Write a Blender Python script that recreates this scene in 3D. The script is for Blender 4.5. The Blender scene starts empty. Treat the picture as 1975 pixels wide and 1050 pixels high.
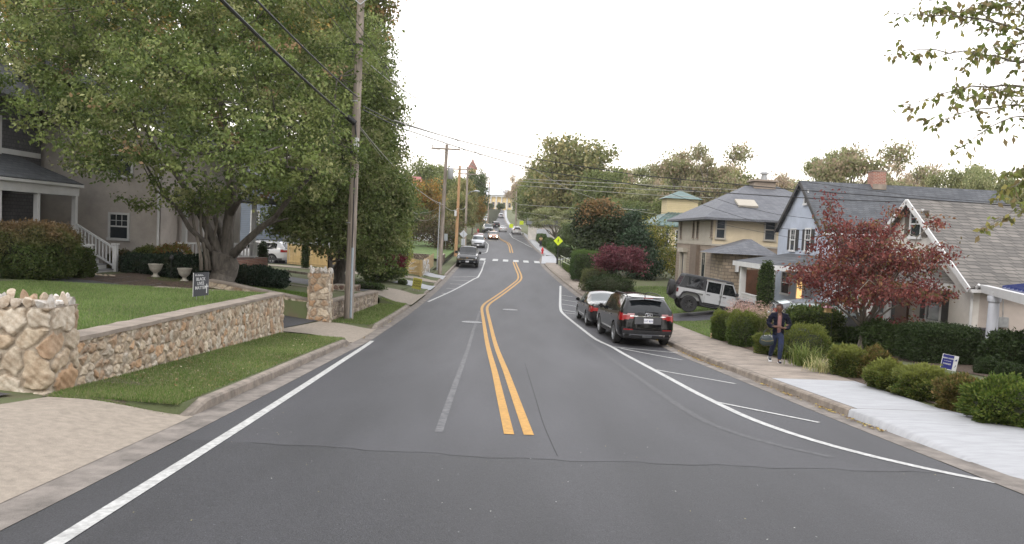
import bpy, bmesh, math, random
import numpy as np
from mathutils import Vector, Matrix
# ------------------------------------------------------------------ camera, world, sun, exposure
SC = bpy.context.scene
COL = SC.collection
FPX, CX, CY = 1426.0, 987.5, 525.0            # the photograph's focal length and centre, in its own pixels
PITCH = math.atan((525 - 447) / FPX); ROLL = math.radians(2.9); EYE = 4.0
_cp, _sp, _cr, _sr = math.cos(PITCH), math.sin(PITCH), math.cos(ROLL), math.sin(ROLL)
FW = Vector((0, _cp, -_sp)); _u0 = Vector((0, _sp, _cp)); _r0 = Vector((1, 0, 0))
RT = _cr * _r0 + _sr * _u0; UP = -_sr * _r0 + _cr * _u0
cam_d = bpy.data.cameras.new("camera"); cam = bpy.data.objects.new("camera", cam_d); COL.objects.link(cam)
cam_d.sensor_width = 36.0; cam_d.lens = 36.0 * FPX / 1975.0; cam_d.clip_start = 0.05; cam_d.clip_end = 5000
m3 = Matrix((RT, UP, -FW)).transposed().to_4x4(); m3.translation = Vector((0, 0, EYE)); cam.matrix_world = m3
SC.camera = cam
SUN_EL, SUN_AZ = math.radians(38), math.radians(215)      # behind the camera and to the left, behind thin cloud
W = bpy.data.worlds.new("World"); SC.world = W; W.use_nodes = True
nt = W.node_tree; nt.nodes.clear()
_out = nt.nodes.new("ShaderNodeOutputWorld"); _bg = nt.nodes.new("ShaderNodeBackground"); _sky = nt.nodes.new("ShaderNodeTexSky")
_sky.sky_type = 'NISHITA'; _sky.sun_disc = False; _sky.sun_elevation = SUN_EL; _sky.sun_rotation = SUN_AZ
_tc = nt.nodes.new("ShaderNodeTexCoord"); _sep = nt.nodes.new("ShaderNodeSeparateXYZ"); _rmp = nt.nodes.new("ShaderNodeValToRGB")
nt.links.new(_tc.outputs["Generated"], _sep.inputs[0]); nt.links.new(_sep.outputs[2], _rmp.inputs[0])
_rmp.color_ramp.elements[0].position = 0.0; _rmp.color_ramp.elements[0].color = (.06, .06, .055, 1)
_e0 = _rmp.color_ramp.elements.new(0.004); _e0.color = (1.0, 0.86, 0.74, 1)
_e = _rmp.color_ramp.elements.new(0.12); _e.color = (1.0, 0.93, 0.87, 1)
_rmp.color_ramp.elements[-1].position = 0.4; _rmp.color_ramp.elements[-1].color = (0.98, 0.98, 1.0, 1)
_mul = nt.nodes.new("ShaderNodeVectorMath"); _mul.operation = 'SCALE'; _mul.inputs[3].default_value = 13.0
nt.links.new(_rmp.outputs[0], _mul.inputs[0])
_mix = nt.nodes.new("ShaderNodeMixRGB"); _mix.inputs[0].default_value = 0.85
nt.links.new(_sky.outputs[0], _mix.inputs[1]); nt.links.new(_mul.outputs[0], _mix.inputs[2])
nt.links.new(_mix.outputs[0], _bg.inputs[0]); _bg.inputs[1].default_value = 0.1
nt.links.new(_bg.outputs[0], _out.inputs[0])
sun_d = bpy.data.lights.new("sun", 'SUN'); sun_d.energy = 0.8; sun_d.angle = math.radians(20); sun_d.color = (1.0, 0.93, 0.84)
sun = bpy.data.objects.new("sun", sun_d); COL.objects.link(sun)
_sd = Vector((math.sin(SUN_AZ) * math.cos(SUN_EL), math.cos(SUN_AZ) * math.cos(SUN_EL), math.sin(SUN_EL)))
sun.rotation_euler = (-_sd).to_track_quat('-Z', 'Y').to_euler()
SC.view_settings.view_transform = 'Standard'; SC.view_settings.look = 'None'; SC.view_settings.gamma = 1
SC.view_settings.exposure = 0.92
try: SC.cycles.use_denoising = True; SC.cycles.max_bounces = 6; SC.cycles.transparent_max_bounces = 8
except Exception: pass
# ------------------------------------------------------------------ surveying: a pixel of the photograph to a place in the world
HT = [(0,2.0),(5,2.37),(10,2.76),(17,3.27),(24.5,3.78),(32,4.0),(40,4.08),(50,4.03),(62,3.8),(73,3.5),(80,3.25),(95,2.75),(108,2.35),(134,1.5),(165,.5),(190,-.1),(220,-1.5),(256,-3.5),(290,-5.8),(330,-9.0),(420,-13.0),(900,-20)]
_n = len(HT)
def _m(k):
    if k <= 0: return (HT[1][1]-HT[0][1])/(HT[1][0]-HT[0][0])
    if k >= _n-1: return (HT[-1][1]-HT[-2][1])/(HT[-1][0]-HT[-2][0])
    return (HT[k+1][1]-HT[k-1][1])/(HT[k+1][0]-HT[k-1][0])
def rz(Y):
    """height of the street surface at distance Y"""
    if Y <= 0: return EYE - 2.0 - 0.075 * max(Y, -30.0)
    for i in range(_n-1):
        a, b = HT[i], HT[i+1]
        if Y <= b[0]:
            h = b[0]-a[0]; t = (Y-a[0])/h
            return EYE - ((2*t**3-3*t*t+1)*a[1]+(t**3-2*t*t+t)*h*_m(i)+(-2*t**3+3*t*t)*b[1]+(t**3-t*t)*h*_m(i+1))
    return EYE - HT[-1][1]
def _ray(px, py): return FW + RT*float((px-CX)/FPX) - UP*float((py-CY)/FPX)
def at(px, py, Y):
    Y = float(Y)
    d = _ray(px, py); k = Y/d.y; return Vector((d.x*k, Y, EYE+d.z*k))
def G(px, py, dz=0.0):
    d = _ray(px, py); Y = 2.0
    while Y < 420:
        if EYE+d.z*Y/d.y <= rz(Y)+dz: break
        Y += .25
    lo, hi = Y-.25, Y
    for _ in range(18):
        m = (lo+hi)/2
        if EYE+d.z*m/d.y <= rz(m)+dz: hi = m
        else: lo = m
    k = hi/d.y; return Vector((d.x*k, hi, rz(hi)+dz))
def interp(T):
    xs = [t[0] for t in T]; ys = [t[1] for t in T]
    return lambda v: float(np.interp(v, xs, ys))
XAL = interp([(-30,-2.9),(0,-3.45),(6,-3.68),(10,-3.88),(20,-4.32),(27,-4.53),(37,-4.62),(47,-4.7),(59,-4.87),(67,-4.96),(80,-5.05),(95,-5.3),(110,-5.6),(134,-6.3),(165,-7.6),(200,-10.0),(230,-13.0),(256,-14.6),(290,-15.8),(318,-16.6),(340,-17)])
XAR = interp([(-30,5.9),(9.6,5.72),(13,5.66),(21,5.64),(26.7,5.5),(45.7,4.44),(57.4,3.86),(72,3.15),(77,2.96),(84,2.98),(91,3.5),(95,3.55),(111,2.85),(140,2.2),(166,1.7),(204,-.8),(235,-2.6),(269,-3.9),(312,-4.9),(340,-5.3)])
GUT = 0.42
FL = lambda Y: XAL(Y)-GUT            # curb faces
FR = lambda Y: XAR(Y)+GUT
WX = interp([(9,-6.2),(10.6,-6.3),(22.9,-7.05),(27.0,-6.72),(35.8,-6.46),(36.5,-6.44)])   # street face of the stone walls
def sm(a, b, v):
    t = max(0.0, min(1.0, (v-a)/(b-a))); return t*t*(3-2*t)
lawn_edge = interp([(9.8,2.16),(10.6,2.12),(12,2.02),(17,1.92),(22.9,1.72),(27,1.02),(28,.98),(36,.72),(37,.55),(45,.38),(57,.46)])
yard = interp([(0,2.1),(10,2.1),(22,1.75),(30,1.66),(36,1.35),(45,.95),(57,.62),(62,.75)])
DRIVES = [(-30,10.0),(22.6,27.3),(37.4,44.2),(46.8,50.5),(56.0,59.5),(86,90),(118,121)]
def gz(x, Y):
    """ground height away from the carriageway"""
    r = rz(Y); fl, fr = FL(Y), FR(Y)
    if fr >= x >= fl: return r
    if x < fl:
        u = fl-x; base = r+.15+.03*min(u, 2.0)
        for a_, b_ in DRIVES:
            if a_-.05 < Y < b_+.05: base -= .16*(1-sm(0, 1.5, u))+.02
        if Y < 10.2: return base+.05*max(0, min(u-2, 8))
        if Y > 62:
            return r+.17+.35*sm(.6, 5, u)+max(0, u-8)*.01
        uw = fl-WX(Y)
        if Y > 36.3:
            z1 = base+(lawn_edge(Y)-base)*sm(.3, 2.5, u)
            return z1+(yard(Y)-z1)*sm(3, 13, u)
        if u < uw+.15: return base
        if 22.9 < Y < 27.0:
            return base+.05+(1.6-base)*sm(uw, uw+8, u)
        e = lawn_edge(Y); return e+(yard(Y)-e)*sm(uw, 11, u)
    u = x-fr
    up = .15 if Y < 30 else .15+.2*sm(30, 38, Y)
    b = r+.15
    if u < 2.7: b -= .03
    if Y < 13: b -= .15*(1-sm(8.8, 12.8, Y))*(1-sm(2.4, 3.2, u))
    if 78.9 < Y < 91.5 and u < 2.4: b -= .13
    return b+up*sm(2.6, 6, u)+(0.25*sm(78, 95, Y))*sm(2.5, 6, u)
# ------------------------------------------------------------------ mesh helpers
def meta(o, label=None, cat=None, group=None, kind=None):
    if label: o['label'] = label
    if cat: o['category'] = cat
    if group: o['group'] = group
    if kind: o['kind'] = kind
    return o
def empty(name, loc=(0,0,0), rz_=0.0, label=None, cat=None, group=None):
    o = bpy.data.objects.new(name, None); COL.objects.link(o); o.location = loc; o.rotation_euler = (0,0,rz_); o.empty_display_size = .2
    return meta(o, label, cat, group)
def link(name, me, mat=None, parent=None, smooth=False, loc=None):
    if mat is not None:
        for m in (mat if isinstance(mat, (list, tuple)) else [mat]): me.materials.append(m)
    if smooth is True:
        me.polygons.foreach_set('use_smooth', [True]*len(me.polygons))
    elif smooth:
        me.polygons.foreach_set('use_smooth', [True]*len(me.polygons)); me.set_sharp_from_angle(angle=math.radians(smooth))
    o = bpy.data.objects.new(name, me); COL.objects.link(o)
    if parent: o.parent = parent
    if loc is not None: o.location = loc
    return o
class MB:
    """collects shapes, then links them as one mesh"""
    def __init__(s): s.v = []; s.f = []; s.mi = []; s.cur = 0
    def add(s, vs, fs):
        k = len(s.v); s.v += [tuple(p) for p in vs]; s.f += [tuple(i+k for i in f) for f in fs]; s.mi += [s.cur]*len(fs); return s
    def box(s, x0, x1, y0, y1, z0, z1, b=0.0):
        if b <= 0:
            return s.add([(x0,y0,z0),(x1,y0,z0),(x1,y1,z0),(x0,y1,z0),(x0,y0,z1),(x1,y0,z1),(x1,y1,z1),(x0,y1,z1)],
                         [(0,3,2,1),(4,5,6,7),(0,1,5,4),(1,2,6,5),(2,3,7,6),(3,0,4,7)])
        bm = bmesh.new(); bmesh.ops.create_cube(bm, size=1)
        for v in bm.verts: v.co = Vector((x0+(v.co.x+.5)*(x1-x0), y0+(v.co.y+.5)*(y1-y0), z0+(v.co.z+.5)*(z1-z0)))
        bmesh.ops.bevel(bm, geom=list(bm.edges), offset=b, segments=2, affect='EDGES')
        s.bm(bm); return s
    def bm(s, bm, M=None):
        bm.verts.index_update(); s.add([(M@v.co if M else v.co) for v in bm.verts], [[v.index for v in f.verts] for f in bm.faces]); bm.free(); return s
    def obox(s, p, ax, ay, az):
        """box from a centre and three half-axis vectors"""
        p, ax, ay, az = Vector(p), Vector(ax), Vector(ay), Vector(az); vs = []
        for k in (-1, 1):
            for i, j in ((-1,-1),(1,-1),(1,1),(-1,1)): vs.append(p+ax*i+ay*j+az*k)
        return s.add(vs, [(0,3,2,1),(4,5,6,7),(0,1,5,4),(1,2,6,5),(2,3,7,6),(3,0,4,7)])
    def bar(s, a, b, w, h, upv=(0,0,1)):
        a, b = Vector(a), Vector(b); d = (b-a); l = d.length; d.normalize(); sd = d.cross(Vector(upv)); sd = sd.normalized() if sd.length > 1e-5 else Vector((1,0,0)); u = sd.cross(d)
        return s.obox((a+b)/2, d*l/2, sd*w/2, u*h/2)
    def tube(s, pts, rad, n=8, cap=True):
        pts = [Vector(p) for p in pts]; rs = rad if isinstance(rad, (list, tuple)) else [rad]*len(pts); vs = []; fs = []
        pu = None
        for i, p in enumerate(pts):
            t = (pts[min(i+1, len(pts)-1)]-pts[max(i-1, 0)])
            t = t.normalized() if t.length > 1e-9 else Vector((0,0,1))
            if pu is None: pu = t.cross(Vector((0,0,1))) if abs(t.z) < .9 else t.cross(Vector((1,0,0)))
            a = (pu - t*pu.dot(t)); a = a.normalized() if a.length > 1e-6 else t.orthogonal().normalized(); pu = a; b = t.cross(a)
            for k in range(n):
                an = 2*math.pi*k/n; vs.append(p+(a*math.cos(an)+b*math.sin(an))*rs[i])
        for i in range(len(pts)-1):
            for k in range(n): fs.append((i*n+k, i*n+(k+1)%n, (i+1)*n+(k+1)%n, (i+1)*n+k))
        if cap: fs.append(tuple(range(n))[::-1]); fs.append(tuple((len(pts)-1)*n+k for k in range(n)))
        return s.add(vs, fs)
    def lathe(s, prof, n=24, axis='z', c=(0,0,0), cap=True):
        vs = []; fs = []; c = Vector(c)
        for r, h in prof:
            for k in range(n):
                a = 2*math.pi*k/n; p = (r*math.cos(a), r*math.sin(a), h)
                if axis == 'y': p = (p[0], h, p[1])
                if axis == 'x': p = (h, p[0], p[1])
                vs.append(c+Vector(p))
        for i in range(len(prof)-1):
            for k in range(n): fs.append((i*n+k, i*n+(k+1)%n, (i+1)*n+(k+1)%n, (i+1)*n+k))
        if cap: fs.append(tuple(range(n))[::-1]); fs.append(tuple((len(prof)-1)*n+k for k in range(n)))
        return s.add(vs, fs)
    def poly(s, pts, off):
        """flat polygon pushed along off"""
        n = len(pts); off = Vector(off); a = [Vector(p) for p in pts]
        return s.add(a+[p+off for p in a], [tuple(range(n))[::-1], tuple(range(n, 2*n))]+[(i, (i+1)%n, (i+1)%n+n, i+n) for i in range(n)])
    def mesh(s, name):
        me = bpy.data.meshes.new(name); me.from_pydata(s.v, [], s.f); me.polygons.foreach_set('material_index', s.mi); me.validate(); me.update()
        bm = bmesh.new(); bm.from_mesh(me); bmesh.ops.recalc_face_normals(bm, faces=bm.faces); bm.to_mesh(me); bm.free(); return me
    def build(s, name, mat, parent=None, smooth=False, **k):
        o = link(name, s.mesh(name), mat, parent, smooth)
        if k: meta(o, **k)
        return o
def npmesh(name, V, F, colors=None, smooth=False):
    """V (n,3), F (m,k) arrays; colours per vertex"""
    me = bpy.data.meshes.new(name); V = np.asarray(V, dtype=np.float32); F = np.asarray(F, dtype=np.int32); k = F.shape[1]
    me.vertices.add(len(V)); me.vertices.foreach_set('co', V.ravel()); me.loops.add(F.size); me.loops.foreach_set('vertex_index', F.ravel())
    me.polygons.add(len(F)); me.polygons.foreach_set('loop_start', np.arange(0, F.size, k, dtype=np.int32)); me.polygons.foreach_set('loop_total', np.full(len(F), k, dtype=np.int32))
    if smooth: me.polygons.foreach_set('use_smooth', np.ones(len(F), dtype=bool))
    if colors is not None:
        a = me.color_attributes.new('tint', 'FLOAT_COLOR', 'POINT'); c = np.ones((len(V), 4), dtype=np.float32); c[:, :3] = colors; a.data.foreach_set('color', c.ravel())
    me.update(calc_edges=True); me.validate(); return me
def dup(root, loc, rot=None, scale=None, **k):
    r = root.copy(); COL.objects.link(r); r.location = loc
    if rot is not None: r.rotation_euler = (0,0,rot)
    if scale is not None: r.scale = scale
    meta(r, **k)
    for ch in list(root.children):
        c = ch.copy(); COL.objects.link(c); c.parent = r
        for g in ch.children:
            d = g.copy(); COL.objects.link(d); d.parent = c
    return r
# ------------------------------------------------------------------ materials
def nodes(name):
    m = bpy.data.materials.new(name); m.use_nodes = True; t = m.node_tree; b = t.nodes['Principled BSDF']; return m, t, b
def _n_(t, k, **kw):
    n = t.nodes.new(k)
    for a, v in kw.items():
        if a.startswith('i_'): n.inputs[a[2:].replace('_', ' ')].default_value = v
        else: setattr(n, a, v)
    return n
def mat(name, col, rough=.6, metal=0.0, var=.15, scale=3.0, bump=0.0, bscale=40.0, col2=None, detail=6, spec=.5, coat=0.0, emit=0.0, coord='Object', thr=(.35,.65), stretch=None):
    m, t, b = nodes(name); L = t.links
    tc = _n_(t, 'ShaderNodeTexCoord'); src = tc.outputs[coord]
    if stretch:
        mp = _n_(t, 'ShaderNodeMapping'); mp.inputs['Scale'].default_value = stretch; L.new(src, mp.inputs[0]); src = mp.outputs[0]
    if col2 is None: col2 = tuple(c*(1-var) for c in col); col = tuple(min(1, c*(1+var*.6)) for c in col)
    no = _n_(t, 'ShaderNodeTexNoise'); no.inputs['Scale'].default_value = scale; no.inputs['Detail'].default_value = detail; no.inputs['Roughness'].default_value = .65
    L.new(src, no.inputs['Vector']); r = _n_(t, 'ShaderNodeValToRGB'); r.color_ramp.elements[0].position = thr[0]; r.color_ramp.elements[1].position = thr[1]
    r.color_ramp.elements[0].color = (*col2, 1); r.color_ramp.elements[1].color = (*col, 1); L.new(no.outputs[0], r.inputs[0]); L.new(r.outputs[0], b.inputs['Base Color'])
    b.inputs['Roughness'].default_value = rough; b.inputs['Metallic'].default_value = metal; b.inputs['Specular IOR Level'].default_value = spec; b.inputs['Coat Weight'].default_value = coat
    if coat: b.inputs['Coat Roughness'].default_value = .03
    if bump:
        n2 = _n_(t, 'ShaderNodeTexNoise'); n2.inputs['Scale'].default_value = bscale; n2.inputs['Detail'].default_value = 4; L.new(src, n2.inputs['Vector'])
        bp = _n_(t, 'ShaderNodeBump'); bp.inputs['Strength'].default_value = bump; bp.inputs['Distance'].default_value = .02; L.new(n2.outputs[0], bp.inputs['Height']); L.new(bp.outputs[0], b.inputs['Normal'])
    if emit: L.new(r.outputs[0], b.inputs['Emission Color']); b.inputs['Emission Strength'].default_value = emit
    return m
def brickmat(name, c1, c2, mortar, bw, bh, ms=.012, rough=.8, bump=.5, noise=.25, offset=.5, kz=1.0):
    """courses laid on (x+y, z): works on walls of either direction and on roof slopes"""
    m, t, b = nodes(name); L = t.links
    tc = _n_(t, 'ShaderNodeTexCoord'); sp = _n_(t, 'ShaderNodeSeparateXYZ'); L.new(tc.outputs['Object'], sp.inputs[0])
    ad = _n_(t, 'ShaderNodeMath', operation='ADD'); L.new(sp.outputs[0], ad.inputs[0]); L.new(sp.outputs[1], ad.inputs[1])
    mz = _n_(t, 'ShaderNodeMath', operation='MULTIPLY'); mz.inputs[1].default_value = kz; L.new(sp.outputs[2], mz.inputs[0])
    cb = _n_(t, 'ShaderNodeCombineXYZ'); L.new(ad.outputs[0], cb.inputs[0]); L.new(mz.outputs[0], cb.inputs[1])
    br = _n_(t, 'ShaderNodeTexBrick'); br.offset = offset; L.new(cb.outputs[0], br.inputs['Vector'])
    for k, v in (('Color1', (*c1, 1)), ('Color2', (*c2, 1)), ('Mortar', (*mortar, 1)), ('Scale', 1.0), ('Mortar Size', ms), ('Brick Width', bw), ('Row Height', bh), ('Mortar Smooth', .2), ('Bias', 0.0)): br.inputs[k].default_value = v
    no = _n_(t, 'ShaderNodeTexNoise'); no.inputs['Scale'].default_value = 2.2; no.inputs['Detail'].default_value = 8; L.new(tc.outputs['Object'], no.inputs['Vector'])
    mx = _n_(t, 'ShaderNodeMixRGB', blend_type='OVERLAY'); mx.inputs[0].default_value = noise; L.new(br.outputs[0], mx.inputs[1]); L.new(no.outputs[0], mx.inputs[2]); L.new(mx.outputs[0], b.inputs['Base Color'])
    b.inputs['Roughness'].default_value = rough
    bp = _n_(t, 'ShaderNodeBump'); bp.inputs['Strength'].default_value = bump; bp.inputs['Distance'].default_value = .02; bp.invert = True; L.new(br.outputs['Fac'], bp.inputs['Height']); L.new(bp.outputs[0], b.inputs['Normal'])
    return m
def leafmat(name, trans=.3, rough=.55):
    m, t, b = nodes(name); L = t.links; a = _n_(t, 'ShaderNodeAttribute', attribute_name='tint')
    L.new(a.outputs['Color'], b.inputs['Base Color']); b.inputs['Roughness'].default_value = rough; b.inputs['Specular IOR Level'].default_value = .14
    tr = _n_(t, 'ShaderNodeBsdfTranslucent'); mx = _n_(t, 'ShaderNodeMixShader'); mx.inputs[0].default_value = trans
    g = _n_(t, 'ShaderNodeHueSaturation'); g.inputs['Saturation'].default_value = 1.1; g.inputs['Value'].default_value = 1.7; L.new(a.outputs['Color'], g.inputs['Color']); L.new(g.outputs[0], tr.inputs[0])
    L.new(b.outputs[0], mx.inputs[1]); L.new(tr.outputs[0], mx.inputs[2]); L.new(mx.outputs[0], t.nodes['Material Output'].inputs[0]); return m
def glassmat(name, col=(.012,.014,.016), rough=.04):
    m, t, b = nodes(name); b.inputs['Base Color'].default_value = (*col, 1); b.inputs['Roughness'].default_value = rough; b.inputs['Specular IOR Level'].default_value = .5; return m
def emitmat(name, col, s):
    m, t, b = nodes(name); b.inputs['Base Color'].default_value = (*col, 1); b.inputs['Emission Color'].default_value = (*col, 1); b.inputs['Emission Strength'].default_value = s; return m
def stonemat(name, moss=0.0):
    """per-stone colour from the mesh, with grain, rust veins and pale mortar"""
    m, t, b = nodes(name); L = t.links; a = _n_(t, 'ShaderNodeAttribute', attribute_name='tint'); tc = _n_(t, 'ShaderNodeTexCoord')
    no = _n_(t, 'ShaderNodeTexNoise'); no.inputs['Scale'].default_value = 9; no.inputs['Detail'].default_value = 9; no.inputs['Roughness'].default_value = .7; L.new(tc.outputs['Object'], no.inputs['Vector'])
    r = _n_(t, 'ShaderNodeValToRGB'); r.color_ramp.elements[0].position = .34; r.color_ramp.elements[1].position = .62; r.color_ramp.elements[0].color = (.50,.42,.34,1); r.color_ramp.elements[1].color = (1.0,1.0,1.0,1); L.new(no.outputs[0], r.inputs[0])
    mx = _n_(t, 'ShaderNodeMixRGB', blend_type='MULTIPLY'); mx.inputs[0].default_value = .85; L.new(a.outputs['Color'], mx.inputs[1]); L.new(r.outputs[0], mx.inputs[2]); L.new(mx.outputs[0], b.inputs['Base Color']); b.inputs['Roughness'].default_value = .85
    n2 = _n_(t, 'ShaderNodeTexNoise'); n2.inputs['Scale'].default_value = 28; n2.inputs['Detail'].default_value = 6; L.new(tc.outputs['Object'], n2.inputs['Vector'])
    bp = _n_(t, 'ShaderNodeBump'); bp.inputs['Strength'].default_value = .5; bp.inputs['Distance'].default_value = .015; L.new(n2.outputs[0], bp.inputs['Height']); L.new(bp.outputs[0], b.inputs['Normal']); return m
M_asph = None
def asphalt(name, c=.062, fine=260, strength=.5, streak=0.0):
    m, t, b = nodes(name); L = t.links; tc = _n_(t, 'ShaderNodeTexCoord')
    n1 = _n_(t, 'ShaderNodeTexNoise'); n1.inputs['Scale'].default_value = fine; n1.inputs['Detail'].default_value = 3; L.new(tc.outputs['Object'], n1.inputs['Vector'])
    mp = _n_(t, 'ShaderNodeMapping'); mp.inputs['Scale'].default_value = (1.0, .16, 1.0); L.new(tc.outputs['Object'], mp.inputs[0])
    n2 = _n_(t, 'ShaderNodeTexNoise'); n2.inputs['Scale'].default_value = .9; n2.inputs['Detail'].default_value = 7; L.new(mp.outputs[0], n2.inputs['Vector'])
    n3 = _n_(t, 'ShaderNodeTexNoise'); n3.inputs['Scale'].default_value = 14; n3.inputs['Detail'].default_value = 8; n3.inputs['Roughness'].default_value = .75; L.new(tc.outputs['Object'], n3.inputs['Vector'])
    r1 = _n_(t, 'ShaderNodeMapRange'); r1.inputs[1].default_value = .3; r1.inputs[2].default_value = .7; r1.inputs[3].default_value = 1-strength*.75; r1.inputs[4].default_value = 1+strength*.75; L.new(n1.outputs[0], r1.inputs[0])
    r2 = _n_(t, 'ShaderNodeMapRange'); r2.inputs[1].default_value = .3; r2.inputs[2].default_value = .7; r2.inputs[3].default_value = .72; r2.inputs[4].default_value = 1.28; L.new(n2.outputs[0], r2.inputs[0])
    r3 = _n_(t, 'ShaderNodeMapRange'); r3.inputs[1].default_value = .3; r3.inputs[2].default_value = .75; r3.inputs[3].default_value = .84; r3.inputs[4].default_value = 1.2; L.new(n3.outputs[0], r3.inputs[0])
    a = _n_(t, 'ShaderNodeMath', operation='MULTIPLY'); L.new(r1.outputs[0], a.inputs[0]); L.new(r2.outputs[0], a.inputs[1])
    a2 = _n_(t, 'ShaderNodeMath', operation='MULTIPLY'); L.new(a.outputs[0], a2.inputs[0]); L.new(r3.outputs[0], a2.inputs[1])
    n4 = _n_(t, 'ShaderNodeTexNoise'); n4.inputs['Scale'].default_value = fine*.45; n4.inputs['Detail'].default_value = 2; L.new(tc.outputs['Object'], n4.inputs['Vector']); r4 = _n_(t, 'ShaderNodeMapRange'); r4.inputs[1].default_value = .70; r4.inputs[2].default_value = .76; r4.inputs[3].default_value = 1.0; r4.inputs[4].default_value = 2.6; L.new(n4.outputs[0], r4.inputs[0])
    a3 = _n_(t, 'ShaderNodeMath', operation='MULTIPLY'); L.new(a2.outputs[0], a3.inputs[0]); L.new(r4.outputs[0], a3.inputs[1]); a2 = a3
    v = _n_(t, 'ShaderNodeVectorMath', operation='SCALE'); v.inputs[0].default_value = (c*.97, c*.97, c*1.10); L.new(a2.outputs[0], v.inputs[3]); L.new(v.outputs[0], b.inputs['Base Color'])
    b.inputs['Roughness'].default_value = .62; b.inputs['Specular IOR Level'].default_value = .5
    bp = _n_(t, 'ShaderNodeBump'); bp.inputs['Strength'].default_value = .6; bp.inputs['Distance'].default_value = .006; L.new(n1.outputs[0], bp.inputs['Height']); L.new(bp.outputs[0], b.inputs['Normal']); return m
K = {}
K['road'] = asphalt('asphalt_street', .041, 180, .6); K['road_old'] = asphalt('asphalt_crossing', .029, 90, 1.0); K['drive'] = asphalt('asphalt_drive', .055, 120, .6)
K['conc_tan'] = mat('tan_concrete', (.245,.205,.17), .9, var=.3, scale=2.0, bump=.4, bscale=60, detail=10)
K['conc_apron'] = mat('brushed_tan_concrete', (.27,.23,.187), .9, var=.2, scale=9, bump=.5, bscale=60, detail=14)
K['gutter'] = mat('stained_concrete', (.18,.158,.14), .9, var=.4, scale=3.0, bump=.4, bscale=70, detail=10)
K['kerb'] = mat('kerb_concrete', (.225,.19,.158), .9, var=.38, scale=4.0, bump=.6, bscale=50, detail=10)
K['conc_new'] = mat('new_white_concrete', (.33,.335,.35), .85, var=.13, scale=3.0, bump=.15, bscale=40, detail=8, stretch=(.6, 3, 1))
K['white_paint'] = mat('road_white_paint', (.42,.42,.41), .6, var=.35, scale=14, detail=8)
K['yellow_paint'] = mat('road_yellow_paint', (.42,.22,.035), .6, var=.3, scale=14, detail=8)
K['faint'] = mat('worn_paint_ghost', (.13,.13,.135), .7, col2=(.055,.055,.06), scale=9, detail=12, thr=(.36,.6))
K['fainter'] = mat('worn_paint_trace', (.085,.085,.09), .7, col2=(.052,.052,.056), scale=14, detail=9, thr=(.42,.66))
K['iron'] = mat('cast_iron', (.27,.27,.275), .6, metal=.2, var=.3, scale=20, bump=.5, bscale=30)
K['crack'] = mat('tar_seam', (.022,.022,.024), .8, var=.3)
K['soil'] = mat('mulch_soil', (.075,.05,.035), .95, var=.6, scale=12, bump=1.0, bscale=30, detail=10)
K['grassbase'] = mat('turf_ground', (.085,.10,.04), .95, col2=(.10,.08,.05), scale=1.3, bump=.8, bscale=50, detail=10, thr=(.3,.52))
K['leaf'] = leafmat('foliage'); K['grass'] = leafmat('grass_blades', .25, .6); K['leaf_dark'] = leafmat('waxy_foliage', .12, .45); K['litter'] = leafmat('dry_leaves', .1, .8)
K['bark'] = mat('grey_bark', (.155,.135,.11), .9, var=.45, scale=8, bump=1.0, bscale=16, stretch=(1, 1, .25), detail=8)
K['bark_maple'] = mat('maple_bark', (.105,.092,.078), .9, var=.5, scale=8, bump=1.0, bscale=16, stretch=(1, 1, .25), detail=8); K['bark_dark'] = mat('dark_bark', (.07,.055,.045), .9, var=.45, scale=8, bump=1.0, bscale=16, stretch=(1, 1, .25), detail=8)
K['pole'] = mat('weathered_pole_wood', (.29,.245,.205), .85, var=.5, scale=6, bump=.8, bscale=20, stretch=(2.5, 2.5, .12), detail=9)
K['pole_new'] = mat('orange_pole_wood', (.42,.25,.13), .85, var=.3, scale=6, bump=.6, bscale=20, stretch=(2.5, 2.5, .12), detail=9)
K['stone'] = stonemat('field_stone')
K['mortar'] = mat('mortar', (.30,.255,.205), .9, var=.3, scale=6, bump=.6, bscale=40)
K['wire'] = mat('black_cable', (.012,.012,.013), .5, var=.1); K['wire_grey'] = mat('aluminium_cable', (.36,.35,.32), .45, metal=.6, var=.1)
K['galv'] = mat('galvanised_steel', (.36,.37,.38), .45, metal=.6, var=.15, scale=8); K['black_metal'] = mat('black_painted_metal', (.015,.016,.017), .4, var=.1)
K['black_plastic'] = mat('black_plastic', (.018,.018,.02), .55, var=.2, scale=8); K['white_trim'] = mat('white_painted_trim', (.56,.56,.56), .5, var=.08, scale=2)
K['glass'] = glassmat('window_glass', (.03,.036,.042), .05); K['carglass'] = glassmat('tinted_car_glass', (.008,.01,.012), .03); K['clearcar'] = glassmat('car_glass_pale', (.05,.06,.065), .03)
K['tyre'] = mat('tyre_rubber', (.016,.016,.017), .8, var=.3, scale=20); K['rim'] = mat('alloy_rim', (.36,.37,.38), .3, metal=.85, var=.1); K['rim_dark'] = mat('dark_alloy_rim', (.03,.03,.032), .4, metal=.5, var=.1)
K['chrome'] = mat('chrome', (.75,.76,.78), .12, metal=1.0, var=.03); K['under'] = mat('car_underside', (.008,.008,.008), .9, var=.1)
def paint(name, c, rough=.28, metal=.0): return mat(name, c, rough, metal, var=.04, scale=1.5, coat=(.5 if sum(c) < .2 else 1.0), spec=(.2 if sum(c) < .2 else .5))
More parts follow.
